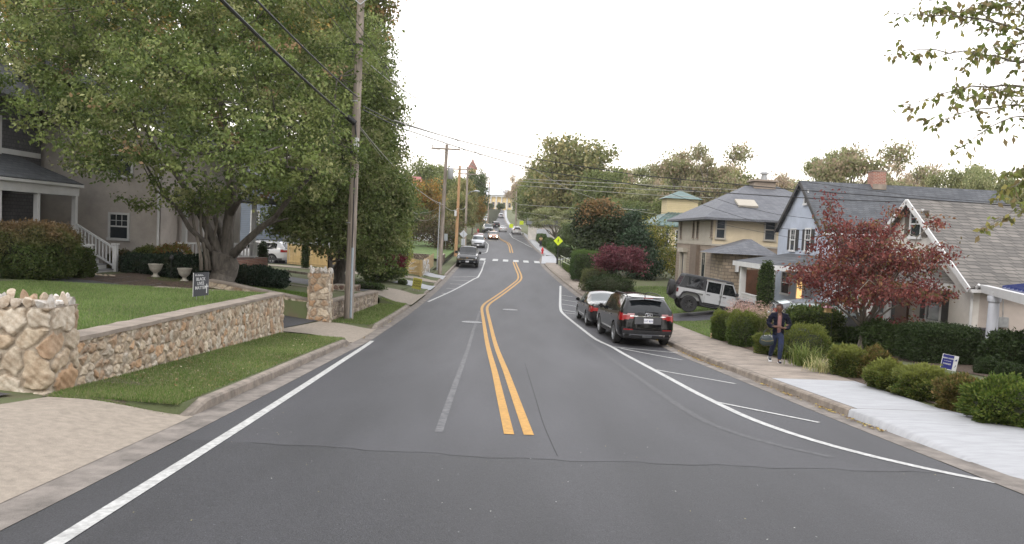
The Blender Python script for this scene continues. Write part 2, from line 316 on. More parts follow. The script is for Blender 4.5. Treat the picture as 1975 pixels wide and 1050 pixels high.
# ================================================================== ground, street, kerbs, markings
rng = np.random.default_rng(7); random.seed(7)
def ys_range(a, b, extra=()):
    o = []; y = a
    while y < b:
        o.append(y); y += .4 if y < 70 else (1.0 if y < 140 else 4.0)
    o.append(b); return sorted(set(o+[e for e in extra if a < e < b]))
def sheet(name, rows, mat_, kind='structure', smooth=True):
    V = [p for r in rows for p in r]; n = len(rows[0]); F = [(i*n+j, i*n+j+1, (i+1)*n+j+1, (i+1)*n+j) for i in range(len(rows)-1) for j in range(n-1)]
    o = link(name, npmesh(name, V, F, smooth=smooth), mat_); meta(o, kind=kind); return o
# one ground sheet to the horizon, sunk a little where the street lies on it
rows = []
for Y in [-400,-200,-100,-60]+ys_range(-30, 420, (10.17,10.23,22.6,22.88,22.92,26.98,27.02,27.3,36.28,36.32,37.3,44.3,46.75,50.55,55.9,59.55,61.98,62.02,78.8,78.95,91.45,91.6))+[500,620,800,1100,1500]:
    fl, fr = FL(min(Y,420)), FR(min(Y,420)); uw = fl-WX(Y); r = []
    for u in [700,300,120,70,45,32,26,22,19,16.5,14.5,13,11.5,10,8.8,7.6,6.4,5.4,4.5,3.8,3.2,2.8,2.5]: r.append(fl-u-uw+2.0-.5)
    r += [fl-uw-.30, fl-uw-.19, fl-uw-.11, fl-uw+.05, fl-1.5, fl-1.1, fl-.7, fl-.35, fl-.16]
    row = [(x, Y, gz(x, Y)) for x in r]
    row += [(fl-.14, Y, rz(Y)-.25), (fl+2, Y, rz(Y)-.3), (fr-2, Y, rz(Y)-.3), (fr+.14, Y, rz(Y)-.25)]
    side = Y < 7.6 and Y > -8
    for u in [.16,.5,1.0,1.6,2.1,2.5,2.9,3.4,4,4.6,5.3,6,7,8,9.5,11,13,15,18,22,28,36,50,75,130,300,700]:
        z = gz(fr+u, Y)-(.3 if side else 0); row.append((fr+u, Y, z))
    rows.append(row)
sheet('ground', rows, K['grassbase'])
# street surface
def strip(name, y0, y1, fa, fb, ncol, mat_, dz=0.0, crown=0.0, extra=(), kind='structure'):
    rows = []
    for Y in ys_range(y0, y1, extra):
        a, b = fa(Y), fb(Y); rows.append([(a+(b-a)*j/ncol, Y, rz(Y)+dz+crown*(1-(2*j/ncol-1)**2)) for j in range(ncol+1)])
    return sheet(name, rows, mat_, kind)
seamY = lambda x: 8.5-.05*x if x < 0 else 8.5+.07*x
rows = []
for k, Y in enumerate([None]+ys_range(9.2, 345)):
    a, b = XAL(Y or 8.5)-.02, XAR(Y or 8.5)+.02; r = []
    for j in range(13):
        x = a+(b-a)*j/12; y = Y if Y else seamY(x)+.04*math.sin(x*5.3)+.02*math.sin(x*13); r.append((x, y, rz(y)))
    rows.append(r)
sheet('road', rows, K['road'])
rows = []
for Y in [-30,-20,-12,-8,-4,-2,0,1,2,3,4,5,6,6.6,7.2]: rows.append([(XAL(Y)-.02+(XAR(Y)+.02-XAL(Y)+.02)*j/12, Y, rz(Y)) for j in range(13)])
rows.append([(XAL(8.5)-.02+(XAR(8.5)+.04-XAL(8.5))*j/12, 0, 0) for j in range(13)])
rows[-1] = [(p[0], seamY(p[0])+.04*math.sin(p[0]*5.3)+.02*math.sin(p[0]*13), 0) for p in rows[-1]]; rows[-1] = [(x, y, rz(y)) for x, y, z in rows[-1]]
sheet('crossing_pavement', rows, K['road_old'])
rows = []
for Y in [-7.8,-4,-1,2,4,5.5,6.6,7.2]: rows.append([(x, Y, rz(Y)-.004) for x in (XAR(Y)+.03, 7, 9, 14, 25, 60)])
sheet('side_street', rows, K['road_old'])
# gutters, kerbs, footways
strip('gutter', 4.0, 340, lambda Y: FL(Y)-.01, lambda Y: XAL(Y)-.02, 2, K['gutter'], .004)
strip('gutter', 9.6, 340, lambda Y: XAR(Y)+.02, lambda Y: FR(Y)+.01, 2, K['gutter'], .004)
def kerb(name, y0, y1, f, side, mat_, lo0=False, lo1=False, h=.15, w=.16):
    """kerb stone run; its ends ramp down where a drive crosses"""
    rows = []; ys = ys_range(y0, y1, (y0+.01, y0+.35, y0+.7, y1-.7, y1-.35, y1-.01))
    for Y in ys:
        hh = h
        if lo0: hh = h*(.12+.88*sm(0, .7, Y-y0))
        if lo1: hh = min(hh, h*(.12+.88*sm(0, .7, y1-Y)))
        x = f(Y); z = rz(Y); s = side
        rows.append([(x, Y, z-.05), (x+s*.015, Y, z+hh-.03), (x+s*.045, Y, z+hh), (x+s*w, Y, z+hh+.003), (x+s*(w+.01), Y, z-.05)])
    V = [p for r in rows for p in r]; F = [(i*5+j, i*5+j+1, (i+1)*5+j+1, (i+1)*5+j) for i in range(len(rows)-1) for j in range(4)]
    F += [(0,1,2,3),]; n = (len(rows)-1)*5; me = bpy.data.meshes.new(name); me.from_pydata(V, [], F+[(n,n+1,n+2,n+3)]); me.update()
    meta(link(name, me, mat_), kind='structure')
dr_left = [(3.5,10.0),(22.6,27.3),(37.4,44.2),(46.8,50.5),(56.0,59.5),(86,90),(118,121)]
prev = 10.0
ys_l = [(a, b) for a, b in zip([d[1] for d in dr_left], [d[0] for d in dr_left[1:]]+[335])]
for a, b in ys_l:
    y = a
    while y < min(b, 75):
        e = min(b, y+(3.05 if b-y > 4 else b-y)); kerb('kerb', y, e-.012, FL, -1, K['kerb'], lo0=(y == a), lo1=(e == b)); y = e
    if b > 75: kerb('kerb', max(a, y if a < 75 else a), b, FL, -1, K['kerb'], a > 75, b < 300)
y = 13.0
while y < 78.5:
    e = min(78.6, y+3.05); kerb('kerb', y, e-.012, FR, 1, K['kerb'], lo1=(e > 78.5)); y = e
kerb('kerb', 91.5, 164, FR, 1, K['conc_new'], True, True); kerb('kerb', 171, 335, FR, 1, K['conc_new'], True)
# the new pale kerb that sinks into the corner ramp
rows = []
for Y in np.linspace(8.6, 12.99, 16):
    x = FR(Y)+(.9*(1-sm(7.6, 8.9, Y))); z = rz(Y); hh = .02+.13*sm(8.8, 12.6, Y); w0 = .10*(1-sm(11, 13, Y))
    rows.append([(x, Y, z-.03), (x+.02+w0*.5, Y, z+hh*.8), (x+.06+w0, Y, z+hh), (x+.3, Y, z+hh+.01)])
sheet('corner_kerb', rows, K['conc_new'])
outer = interp([(7,9.3),(9,8.6),(12,8.2),(13.4,7.93),(17.6,8.23),(20.5,8.5),(24.8,8.3),(29.5,7.86),(34.3,7.6),(55.2,6.24),(63.8,5.64),(69.5,5.0),(77.8,4.75),(85,5.0),(93,5.1),(104,4.7),(112,4.4),(140,3.7),(162,2.75),(205,.4),(240,-1.5),(279,-2.9),(335,-3.8)])
def footway(name, y0, y1, mat_, joint=1.5):
    y = y0; rws = []
    for Y in ys_range(y0, y1):
        a = FR(Y)+(.17 if Y > 13 else .3+.9*(1-sm(7.6, 8.9, Y))); b = outer(Y); z = rz(Y)+.156
        if Y < 13: z = rz(Y)+.03+.126*sm(8.8, 12.6, Y)
        rws.append([(a+(b-a)*j/6, Y, z+.004*j+(0 if Y > 13 else .05*sm(0, 1, j/6)*(1-sm(9, 12.5, Y)))) for j in range(7)]+[(b+.01, Y, z-.1)])
    sheet(name, rws, mat_)
footway('sidewalk', 17.3, 79.0, K['conc_tan']); footway('new_sidewalk', 7.4, 17.29, K['conc_new']); footway('new_sidewalk', 91.4, 335, K['conc_new'])
# footway joints
mb = MB()
def footline(Y0, w=.012, f0=None, f1=None, dz=.0):
    a = (f0 or (lambda y: FR(y)+.18))(Y0); b = (f1 or outer)(Y0)-.02; n = 6
    for j in range(n):
        xa = a+(b-a)*j/n; xb = a+(b-a)*(j+1)/n; z = rz(Y0)+.1605; da = .004*6*(xa-a)/max(.1, b-a); db = .004*6*(xb-a)/max(.1, b-a)
        mb.add([(xa, Y0, z+da+dz), (xb, Y0, z+db+dz), (xb, Y0+w, z+db+dz), (xa, Y0+w, z+da+dz)], [(0,1,2,3)])
for Yj in np.arange(18.8, 79, 1.52): footline(Yj, .02)
mb.build('sidewalk_joint', K['crack'], kind='structure')
mb = MB()
for Yj in (13.0,): footline(Yj, .015)
for Y in ys_range(8.9, 12.9):
    pass
mb.build('new_sidewalk_joint', K['gutter'], kind='structure')
# ramp and landing at the crossing
def quadpatch(name, c, nu, nv, mat_, dz=.02, zf=None, kind='structure', **k):
    c = [Vector((*p, 0)) for p in c]; rows = []
    for i in range(nv+1):
        a = c[0].lerp(c[3], i/nv); b = c[1].lerp(c[2], i/nv); rows.append([(lambda p: (p.x, p.y, (zf or gz)(p.x, p.y)+dz))(a.lerp(b, j/nu)) for j in range(nu+1)])
    return sheet(name, rows, mat_, kind)
quadpatch('crossing_ramp', [(FR(79.0)-.3,79.05),(outer(79)+.1,79.05),(outer(91)+.1,91.35),(FR(91)-.3,91.35)], 8, 10, K['conc_new'], 0, lambda x, y: rz(y)+.03+.13*sm(FR(y)-.2, FR(y)+1.0, x))
quadpatch('cross_path', [(5.2,86.5),(13,88.5),(13,90.3),(5.2,88.2)], 14, 4, K['conc_new'], .03)
# drive aprons on the left and the drives behind them
def zap(x, y):
    u = FL(y)+.02-x; return rz(y)-.004+.15*sm(0, 1.5, u)+.03*min(max(u, 0), 3)
quadpatch('drive_apron', [(-7.4,3.6),(FL(3.6)+.02,3.6),(FL(10)+.02,10.05),(-6.15,9.82)], 14, 16, K['conc_apron'], .012, zap)
quadpatch('driveway', [(-30,3.0),(-7.42,3.0),(-6.62,9.8),(-30,9.8)], 20, 8, K['drive'], .02, lambda x, y: max(gz(x, y), zap(max(x,-7.6), y)))
quadpatch('drive_apron', [(-7.35,22.97),(FL(22.7)+.02,22.65),(FL(27.25)+.02,27.3),(-6.9,26.95)], 12, 8, K['conc_apron'], .015, lambda x, y: max(gz(x, y) if x < -5.2 else 0, zap(x, y)))
quadpatch('driveway', [(-26,22.93),(-7.33,22.95),(-7.0,26.95),(-26,26.97)], 30, 6, K['drive'], .03)
quadpatch('drive_apron', [(-7.6,37.6),(FL(37.5)+.02,37.5),(FL(44)+.02,44.1),(-7.4,42.2)], 10, 8, K['conc_apron'], .02, lambda x, y: max(gz(x, y) if x < -5.5 else 0, zap(x, y)))
quadpatch('driveway', [(-24,38.2),(-7.58,37.6),(-7.38,42.2),(-24,43.6)], 24, 6, K['drive'], .03)
quadpatch('new_drive_apron', [(-7.5,46.6),(FL(46.8),46.8),(FL(50.4),50.4),(-7.3,49.6)], 8, 6, K['conc_new'], .03, lambda x, y: max(gz(x, y) if x < -5.5 else 0, zap(x, y)))
quadpatch('drive_apron', [(-26,51.4),(FL(51.5)-.2,51.3),(FL(53),53.3),(-26,54)], 24, 4, K['conc_apron'], .03, lambda x, y: max(gz(x, y), zap(x, y)))
quadpatch('new_drive_apron', [(-7.6,56.2),(FL(56),56.0),(FL(59.4),59.4),(-7.4,58.6)], 8, 6, K['conc_new'], .03, lambda x, y: max(gz(x, y) if x < -5.8 else 0, zap(x, y)))
quadpatch('driveway', [(-30,55.4),(-13,56.5),(-13,60),(-30,60.5)], 12, 4, K['drive'], .04)
quadpatch('stepping_path', [(-14.5,33.2),(-7,34.6),(-7,34.9),(-14.5,33.6)], 20, 1, K['conc_apron'], .03)
# jeep drive, dark double track
jd = [(7.2,35.6),(20,33.6),(20,37.6),(7.0,38.6)]
quadpatch('driveway', jd, 16, 6, K['drive'], .025)
quadpatch('driveway', [(13.5,30.8),(22,30.2),(22,33.6),(13.5,34.0)], 10, 4, K['drive'], .025)
quadpatch('gutter', [(XAR(9)+.02,6.9),(16,6.9),(16,9.62),(XAR(9)+.02,9.62)], 16, 10, K['gutter'], 0, lambda x, y: rz(y)+.007)
quadpatch('mulch_patch', [(-6.3,9.9),(-5.2,10.0),(-5.5,11.4),(-6.3,11.8)], 8, 8, mat('leafy_soil', (.13,.105,.07), .95, col2=(.07,.055,.04), scale=14, bump=1, bscale=40, detail=10), .012)
quadpatch('planting_bed', [(outer(10)+.0,8.6),(11.2,8.6),(10.4,18.5),(outer(18)+.0,18.5)], 10, 14, K['soil'], .03)
quadpatch('planting_bed', [(outer(18.5)+.0,18.5),(10.4,18.5),(10.2,28.0),(outer(28)+.0,28.0)], 10, 14, K['soil'], .03)
quadpatch('garden_path', [(9.0,29.0),(16,28.2),(16,28.45),(9.0,29.25)], 10, 1, K['conc_tan'], .03)
quadpatch('planting_bed', [(12.2,15.0),(22,15.0),(22,25.4),(12.2,25.4)], 10, 14, K['soil'], .02)
quadpatch('planting_bed', [(-14.7,24.6),(-12.4,25.2),(-9.6,29.4),(-14.7,31)], 14, 14, K['soil'], .03)
quadpatch('mulch_patch', [(-12.5,26.6),(-9.2,26.2),(-9.0,29.2),(-12.3,29.8)], 8, 8, K['soil'], .05)
# painted lines: polylines surveyed from the photograph, laid on the street
def resample(pts, step=.5, smoothn=0):
    P = [Vector(p) for p in pts]; out = []
    for a, b in zip(P[:-1], P[1:]):
        n = max(1, int((b-a).length/step)); out += [a.lerp(b, i/n) for i in range(n)]
    out.append(P[-1])
    for _ in range(smoothn): out = [out[0]]+[(out[i-1]+out[i]*2+out[i+1])/4 for i in range(1, len(out)-1)]+[out[-1]]
    return out
def paintline(mb, pts, w, dz=.006, smoothn=2, off=0.0):
    P = resample([(p[0], p[1], 0) for p in pts], .4, smoothn); n = len(P); rows = []
    for i, p in enumerate(P):
        t = (P[min(i+1, n-1)]-P[max(i-1, 0)]); t.normalize(); nn = Vector((t.y, -t.x, 0)); q = p+nn*off; a = q-nn*w/2; b = q+nn*w/2
        e = dz+(.012 if p.y > 60 else 0)+(.03 if p.y > 120 else 0); rows.append((Vector((a.x, a.y, rz(a.y)+e)), Vector((b.x, b.y, rz(b.y)+e))))
    V = [p for r in rows for p in r]; mb.add(V, [(2*i, 2*i+1, 2*i+3, 2*i+2) for i in range(n-1)])
def gp(*px): return [G(*p) for p in px]
M = MB(); paintline(M, gp((60,1078),(105,1050),(718,658)), .135, smoothn=0); M.build('edge_line', K['white_paint'], kind='structure')
M = MB(); paintline(M, gp((825.7,582.4),(848,572.5),(871,562),(915,538),(922,535.5),(928.6,523.4),(935.4,503.5)), .13); M.build('parking_line', K['white_paint'], kind='structure')
M = MB()
for a, b in (((852,565.7),(861,567)),((861,556.6),(879.4,557.7)),((868,547.7),(893,549)),((872.6,540.6),(905.7,542)),((873.7,534.6),(923,534)),((921,512),(931,512.7)),((921,507.3),(933,507.8))):
    A, B = gp(a, b); paintline(M, [A, B], .11, smoothn=0)
M.build('parking_tick', K['white_paint'], kind='structure')
M = MB(); paintline(M, gp((1975,941),(1923,932),(1850,919),(1773,903),(1690,884),(1607,863),(1520,835.5),(1440,806),(1340,757),(1235,700),(1181,669.5),(1150,656),(1120,633),(1090,609),(1082,601),(1080.3,590),(1080.6,570),(1081,552)), .14, smoothn=3); M.build('parking_line', K['white_paint'], kind='structure')
M = MB()
for a, b in (((1181,669.5),(1307,681.5)),((1197,672.5),(1316,695)),((1265,714),(1418,741)),((1380,776),(1580,816)),((1084,570),(1104.6,573)),((1084,578.7),(1118,584)),((1083.5,587),(1120.6,593)),((1084,598),(1124,604.8)),((1088.6,604),(1124,607.4))):
    A, B = gp(a, b); paintline(M, [A, B], .10, dz=.0085, smoothn=0)
M.build('parking_tick', K['white_paint'], kind='structure')
yc = gp((1001,839),(966,720),(939,622),(935,602),(934,596),(936,590),(942,584),(1000,542),(1003,537),(1002,530),(992,506))
M = MB(); paintline(M, yc, .14, smoothn=3, off=-.135); paintline(M, yc, .14, smoothn=3, off=.135); M.build('centre_line', K['yellow_paint'], kind='structure')
y2 = gp((986.6,488.6),(983.5,475),(980,470),(963,461),(952,445))+[Vector((XAL(y)*.48+XAR(y)*.52-1.0, y, 0)) for y in (190,215,250,300,330)]
M = MB(); paintline(M, y2, .14, dz=.02, off=-.16); paintline(M, y2, .14, dz=.02, off=.16); M.build('centre_line', K['yellow_paint'], kind='structure')
M = MB(); paintline(M, gp((932,465.5),(938,468),(942,472),(941,480),(939,487),(936,488.5),(922,491)), .14, .02)
for k in range(3):
    A, B = gp((925+k,474+k*4.6),(940,475+k*4.8)); paintline(M, [A, B], .12, .02, 0)
M.build('parking_line', K['white_paint'], kind='structure')
M = MB(); paintline(M, gp((982.6,451),(988.6,459.5),(1025.5,478)), .15, .02)
for k in range(5):
    A, B = gp((988+k*7,458+k*3.3),(1008+k*4.5,457+k*4.0)); paintline(M, [A, B], .12, .02, 0)
for k in range(3): paintline(M, [(XAR(205+k*12)-2.6, 205+k*12, 0), (XAR(205+k*12), 205+k*12, 0)], .3, .05, 0)
M.build('parking_line', K['white_paint'], kind='structure')
M = MB()
for px, py in ((930,503),(955,503.3),(975,504),(995,505),(1014.5,506.4),(1036,507.6)):
    c = G(px, py); x0 = c.x; r = [(x0-.29, 79.2), (x0+.29, 79.2), (x0+.29, 82.0), (x0-.29, 82.0)]
    paintline(M, [(x0, 79.2, 0), (x0, 82.2, 0)], .58, .02, 0)
M.build('crosswalk_bar', K['white_paint'], kind='structure')
M = MB(); paintline(M, gp((846,834),(868,770),(893,700),(912,640),(926,600)), .11, .003, 1); M.build('worn_streak', K['faint'], kind='structure')
M = MB(); paintline(M, gp((1075,578),(1069,601),(1088.6,621.7),(1110,640),(1150,669.7),(1200,708),(1300,777),(1360,815),(1440,845),(1520,867),(1607,883)), .15, .003, 2); M.build('worn_arc', K['fainter'], kind='structure')
M = MB(); paintline(M, gp((1012,700),(1035,775),(1048,820),(1075,880)), .010, .003, 2); paintline(M, [(x, seamY(x)+.04*math.sin(x*5.3)+.02*math.sin(x*13)) for x in np.arange(-3.0, 5.6, .2)], .012, .004, 0); M.build('paving_seam', K['crack'], kind='structure')
for px, py, r, lab in ((910,622,.44,'round iron manhole cover touching the left yellow line'),(984,598,.40,'round iron manhole cover right of the double yellow line')):
    c = G(px, py); M = MB(); M.lathe([(0.01,.002),(r*.98,.002),(r,.012),(r*.9,.014),(r*.88,.008),(r*.84,.008),(.03,.009)], 28)
    for k in range(-3, 4):
        for j in range(-3, 4):
            if math.hypot(k, j) < 3.6: M.box(k*.09-.02, k*.09+.02, j*.09-.02, j*.09+.02, .007, .015)
    o = M.build('manhole_cover', K['iron'], None); o.location = (c.x, c.y, rz(c.y)); o.rotation_euler = (math.atan((rz(c.y+.3)-rz(c.y-.3))/.6), 0, 0); meta(o, lab, 'manhole cover')
# ================================================================== stone walls
def stone_sheet(W_, H_, cell, res, seed, bulge=.035, gap=.022, tints=None, squash=1.0, tall=1.0, pw=2.7):
    """grid of (h, v) points with a bulge and colour per stone"""
    r = np.random.default_rng(seed); nu, nv = max(2, int(W_/res)), max(2, int(H_/res))
    U, Vv = np.meshgrid(np.linspace(0, W_, nu+1), np.linspace(0, H_, nv+1))
    cw, ch = cell*squash, cell*tall; gu, gv = int(W_/cw)+4, int(H_/ch)+4
    ii, jj = np.meshgrid(np.arange(gu), np.arange(gv)); sx = ((ii-1.5)+r.uniform(-.36, .36, ii.shape)+(jj%2)*.5)*cw; sy = ((jj-1.5)+r.uniform(-.32, .32, jj.shape))*ch
    sx, sy = sx.ravel(), sy.ravel(); big = r.uniform(0, .30, sx.shape)*cell
    keep = r.uniform(size=sx.shape) > .12; sx, sy, big = sx[keep], sy[keep], big[keep]
    wob = .018*np.sin(U*23+Vv*11)+.014*np.sin(Vv*31-U*7)
    D = ((np.abs((U+wob).ravel()[:, None]-sx)/squash)**pw+(np.abs((Vv+wob).ravel()[:, None]-sy)/tall)**pw)**(1/pw)-big
    o = np.argsort(D, axis=1)[:, :2]; d1 = np.take_along_axis(D, o[:, :1], 1)[:, 0]; d2 = np.take_along_axis(D, o[:, 1:2], 1)[:, 0]; e = (d2-d1)*.5
    h = np.clip((e-gap*.5)/(.028), 0, 1); h = 1-(1-h)**2.2; cid = o[:, 0]
    if tints is None: tints = [(.43,.345,.25),(.50,.425,.325),(.38,.275,.185),(.54,.48,.395),(.46,.375,.275),(.33,.24,.165),(.52,.445,.345),(.42,.28,.17),(.50,.45,.375)]
    tc = np.array(tints)[r.integers(0, len(tints), len(sx))]*r.uniform(.8, 1.15, (len(sx), 1)); tilt = r.uniform(-.03, .03, (len(sx), 2))
    face = (U.ravel()-sx[cid])*tilt[cid, 0]*4+(Vv.ravel()-sy[cid])*tilt[cid, 1]*4+r.uniform(-.008, .014, len(sx))[cid]
    rough = .007*np.sin(U.ravel()*27+cid*3)*np.sin(Vv.ravel()*21+cid*2)+.004*np.sin(U.ravel()*41+Vv.ravel()*53+cid)
    hh = h*(bulge+np.clip(face, -.02, .02)+rough)
    mort = np.array((.37,.315,.245)); colr = np.where((e < gap*.75)[:, None], mort*r.uniform(.85, 1.05, (len(e), 1)), tc[cid]); return nu, nv, U.ravel(), Vv.ravel(), hh, colr
def stone_wall(mb, A, B, zb0, zb1, zt0, zt1, nrm, cell, res, seed, **k):
    """stone-faced panel from A to B (xy); bottom and top heights at either end"""
    A, B = Vector((*A, 0)), Vector((*B, 0)); Lw = (B-A).length; H_ = max(zt0-zb0, zt1-zb1)
    nu, nv, U, Vv, hh, c = stone_sheet(Lw, H_, cell, res, seed, **k); d = (B-A)/Lw; N = Vector((*nrm, 0)).normalized()
    f = U/Lw; zb = zb0+(zb1-zb0)*f; zt = zt0+(zt1-zt0)*f; z = zb+(zt-zb)*Vv/H_
    P = np.stack([A.x+d.x*U+N.x*hh, A.y+d.y*U+N.y*hh, z], 1); n = nu+1
    i, j = np.meshgrid(np.arange(nu), np.arange(nv)); q = (j*n+i).ravel(); F = np.stack([q, q+1, q+n+1, q+n], 1)
    mb.append((P, F, c))
def stone_build(name, parts, parent=None, **k):
    V = []; F = []; C = []; o = 0
    for P, f, c in parts: V.append(P); F.append(f+o); C.append(c); o += len(P)
    ob = link(name, npmesh(name, np.concatenate(V), np.concatenate(F), np.concatenate(C)), K['stone'], parent)
    bm = bmesh.new(); bm.from_mesh(ob.data); bmesh.ops.recalc_face_normals(bm, faces=bm.faces); bm.to_mesh(ob.data); bm.free()
    ob.data.polygons.foreach_set('use_smooth', [True]*len(ob.data.polygons)); ob.data.set_sharp_from_angle(angle=math.radians(35)); return ob
def rock(seed, sx, sy, sz, col, amp=.22):
    r = random.Random(seed); bm = bmesh.new(); bmesh.ops.create_icosphere(bm, subdivisions=3, radius=1)
    dirs = [(Vector((r.gauss(0,1), r.gauss(0,1), r.gauss(0,1))).normalized(), r.uniform(.3, .72)) for _ in range(9)]
    for v in bm.verts:
        p = v.co.copy()
        for d, l in dirs:
            q = p.dot(d)
            if q > l: p -= d*(q-l)
        v.co = Vector((p.x*sx, p.y*sy, p.z*sz))
    V = np.array([v.co[:] for v in bm.verts]); F = np.array([[v.index for v in f.verts] for f in bm.faces]); bm.free()
    c = np.array(col)*np.random.default_rng(seed).uniform(.92, 1.08, (len(V), 1)); return V, F, c
def rocks_obj(name, lst, parent, smooth=14):
    V = []; F = []; C = []; o = 0
    for (P, f, c), loc, rot in lst:
        cz, sz_ = math.cos(rot), math.sin(rot); Q = P.copy(); Q[:, 0] = P[:, 0]*cz-P[:, 1]*sz_; Q[:, 1] = P[:, 0]*sz_+P[:, 1]*cz; V.append(Q+np.array(loc)); F.append(f+o); C.append(c); o += len(P)
    ob = link(name, npmesh(name, np.concatenate(V), np.concatenate(F), np.concatenate(C)), K['stone'], parent); ob.data.polygons.foreach_set('use_smooth', [True]*len(ob.data.polygons)); ob.data.set_sharp_from_angle(angle=math.radians(smooth)); return ob
def pillar(label, x0, x1, y0, y1, zb, zt, cell, res, seed, capn, caph, tall=1.0):
    root = empty('stone_pillar', (0,0,0), label=label, cat='pillar'); L = []
    cr = .05; per = []   # one skin wrapped round the four sides, corners rounded
    def side(ax, ay, bx, by, nx, ny):
        n = max(2, int(math.hypot(bx-ax, by-ay)/res))
        for i in range(n): f = i/n; per.append((ax+(bx-ax)*f, ay+(by-ay)*f, nx, ny))
    def corner(cx, cy, a0):
        for i in range(5): a = a0+math.pi/2*i/5; per.append((cx+cr*math.cos(a), cy+cr*math.sin(a), math.cos(a), math.sin(a)))
    side(x0+cr,y0,x1-cr,y0,0,-1); corner(x1-cr,y0+cr,-math.pi/2); side(x1,y0+cr,x1,y1-cr,1,0); corner(x1-cr,y1-cr,0); side(x1-cr,y1,x0+cr,y1,0,1); corner(x0+cr,y1-cr,math.pi/2); side(x0,y1-cr,x0,y0+cr,-1,0); corner(x0+cr,y0+cr,math.pi); per.append(per[0])
    A_ = np.array(per); sl_ = np.concatenate([[0], np.cumsum(np.hypot(*np.diff(A_[:, :2], axis=0).T))]); H_ = zt-zb+.1
    nu, nv, U, Vv, hh, c = stone_sheet(float(sl_[-1]), H_, cell, res, seed, bulge=.028, tall=tall, gap=.024, squash=1.2)
    Px = np.interp(U, sl_, A_[:, 0]); Py = np.interp(U, sl_, A_[:, 1]); Nx = np.interp(U, sl_, A_[:, 2]); Ny = np.interp(U, sl_, A_[:, 3]); edge = np.clip(np.minimum(U, sl_[-1]-U)/.05, 0, 1); hh = hh*edge
    Pp = np.stack([Px+Nx*hh, Py+Ny*hh, zb-.1+Vv], 1); i, j = np.meshgrid(np.arange(nu), np.arange(nv)); q = (j*(nu+1)+i).ravel(); L.append((Pp, np.stack([q, q+1, q+nu+2, q+nu+1], 1), c))
    stone_build('shaft', L, root); M = MB(); M.box(x0+.01, x1-.01, y0+.01, y1-.01, zb-.1, zt+.01); M.build('core', K['mortar'], root)
    r = random.Random(seed); cols = [(.56,.54,.51),(.46,.39,.31),(.40,.29,.2),(.60,.57,.53),(.50,.44,.37)]; i = 0
    for (a, b) in (((x0,y0),(x1,y0)), ((x1,y0),(x1,y1)), ((x1,y1),(x0,y1)), ((x0,y1),(x0,y0))):
        n = max(2, int(round(math.hypot(b[0]-a[0], b[1]-a[1])/capn)))
        for k in range(n):
            f = (k+.5)/n; x = a[0]+(b[0]-a[0])*f; y = a[1]+(b[1]-a[1])*f; x += (((x0+x1)/2-x))*.12; y += (((y0+y1)/2-y))*.12; h = caph*r.uniform(.8, 1.35); i += 1
            rocks_obj('capstone', [(rock(seed*31+i, capn*r.uniform(.42,.62), capn*.46, h*.62, cols[r.randrange(5)]), (x, y, zt+h*.22), r.uniform(0, 3))], root)
    M = MB(); M.box(x0+.06, x1-.06, y0+.06, y1-.06, zt+.0, zt+caph*.28); M.build('cap_mortar', K['mortar'], root); return root
pillar('tall pale stone pillar with jagged top at left edge of photo', -7.4, -6.30, 10.08, 10.74, 1.2, 2.62, .30, .014, 3, .18, .19)
pillar('slim stone pillar with jagged top behind utility pole', -7.42, -6.68, 26.95, 27.6, .15, 2.12, .27, .02, 11, .19, .26)
def gwall(label, A, B, zb0, zb1, zt0, zt1, cell, seed, cap=True, th=.36, nrm=(1,0), tints=None, tall=1.0, res=.022):
    root = empty('stone_wall', (0,0,0), label=label, cat='wall'); L = []; N = Vector((*nrm, 0)).normalized(); a, b = Vector((*A, 0)), Vector((*B, 0)); ab, bb = a-N*th, b-N*th
    stone_wall(L, A, B, zb0-.1, zb1-.1, zt0, zt1, nrm, cell, res, seed, tints=tints, tall=tall, bulge=.022, squash=1.1)
    d = (b-a).normalized()
    stone_wall(L, (b.x, b.y), (bb.x, bb.y), zb1-.1, zb1-.1, zt1, zt1, (d.x, d.y), cell, .03, seed+1, tints=tints); stone_wall(L, (ab.x, ab.y), (a.x, a.y), zb0-.1, zb0-.1, zt0, zt0, (-d.x, -d.y), cell, .03, seed+2, tints=tints)
    stone_build('stone_face', L, root)
    if cap:
        M = MB(); n = max(6, int((b-a).length/.35)); r = random.Random(seed); V = []
        for i in range(n+1):
            f = i/n; p = a.lerp(b, f)+N*(.045+r.uniform(-.012, .012)); q = a.lerp(b, f)-N*(th+.03+r.uniform(-.02, .02)); z = zt0+(zt1-zt0)*f+r.uniform(-.006, .006); V += [(p.x, p.y, z-.02), (p.x, p.y, z+.045), (q.x, q.y, z+.05), (q.x, q.y, z-.12)]
        M.add(V, [(4*i+j, 4*i+j+1, 4*i+j+5, 4*i+j+4) for i in range(n) for j in range(3)]+[(0,1,2,3), (4*n,4*n+1,4*n+2,4*n+3)]); M.build('coping', K['conc_tan'], root)
    else:
        M = MB(); M.poly([(a.x, a.y, zt0), (b.x, b.y, zt1), (bb.x, bb.y, zt1), (ab.x, ab.y, zt0)], (0,0,-.06)); M.build('coping', K['mortar'], root)
    return root
gwall('long tan fieldstone retaining wall with flat coping along left grass strip', (-6.33,10.7), (-7.05,22.9), 1.36, .5, 2.09, 1.70, .19, 21, tall=1.25)
greytint = [(.26,.22,.18),(.32,.27,.21),(.21,.17,.14),(.35,.30,.25),(.28,.22,.165)]
gwall('shorter grey brown stone wall just beyond the slim stone pillar', (-6.72,27.65), (-6.46,35.8), .28, .12, 1.02, .74, .2, 31, tints=greytint, tall=1.5)
gwall('low dark stone wall running back along the far side of the driveway', (-11.2,27.25), (-7.45,27.15), .9, .3, 1.62, 1.08, .3, 41, nrm=(0,-1), res=.03)
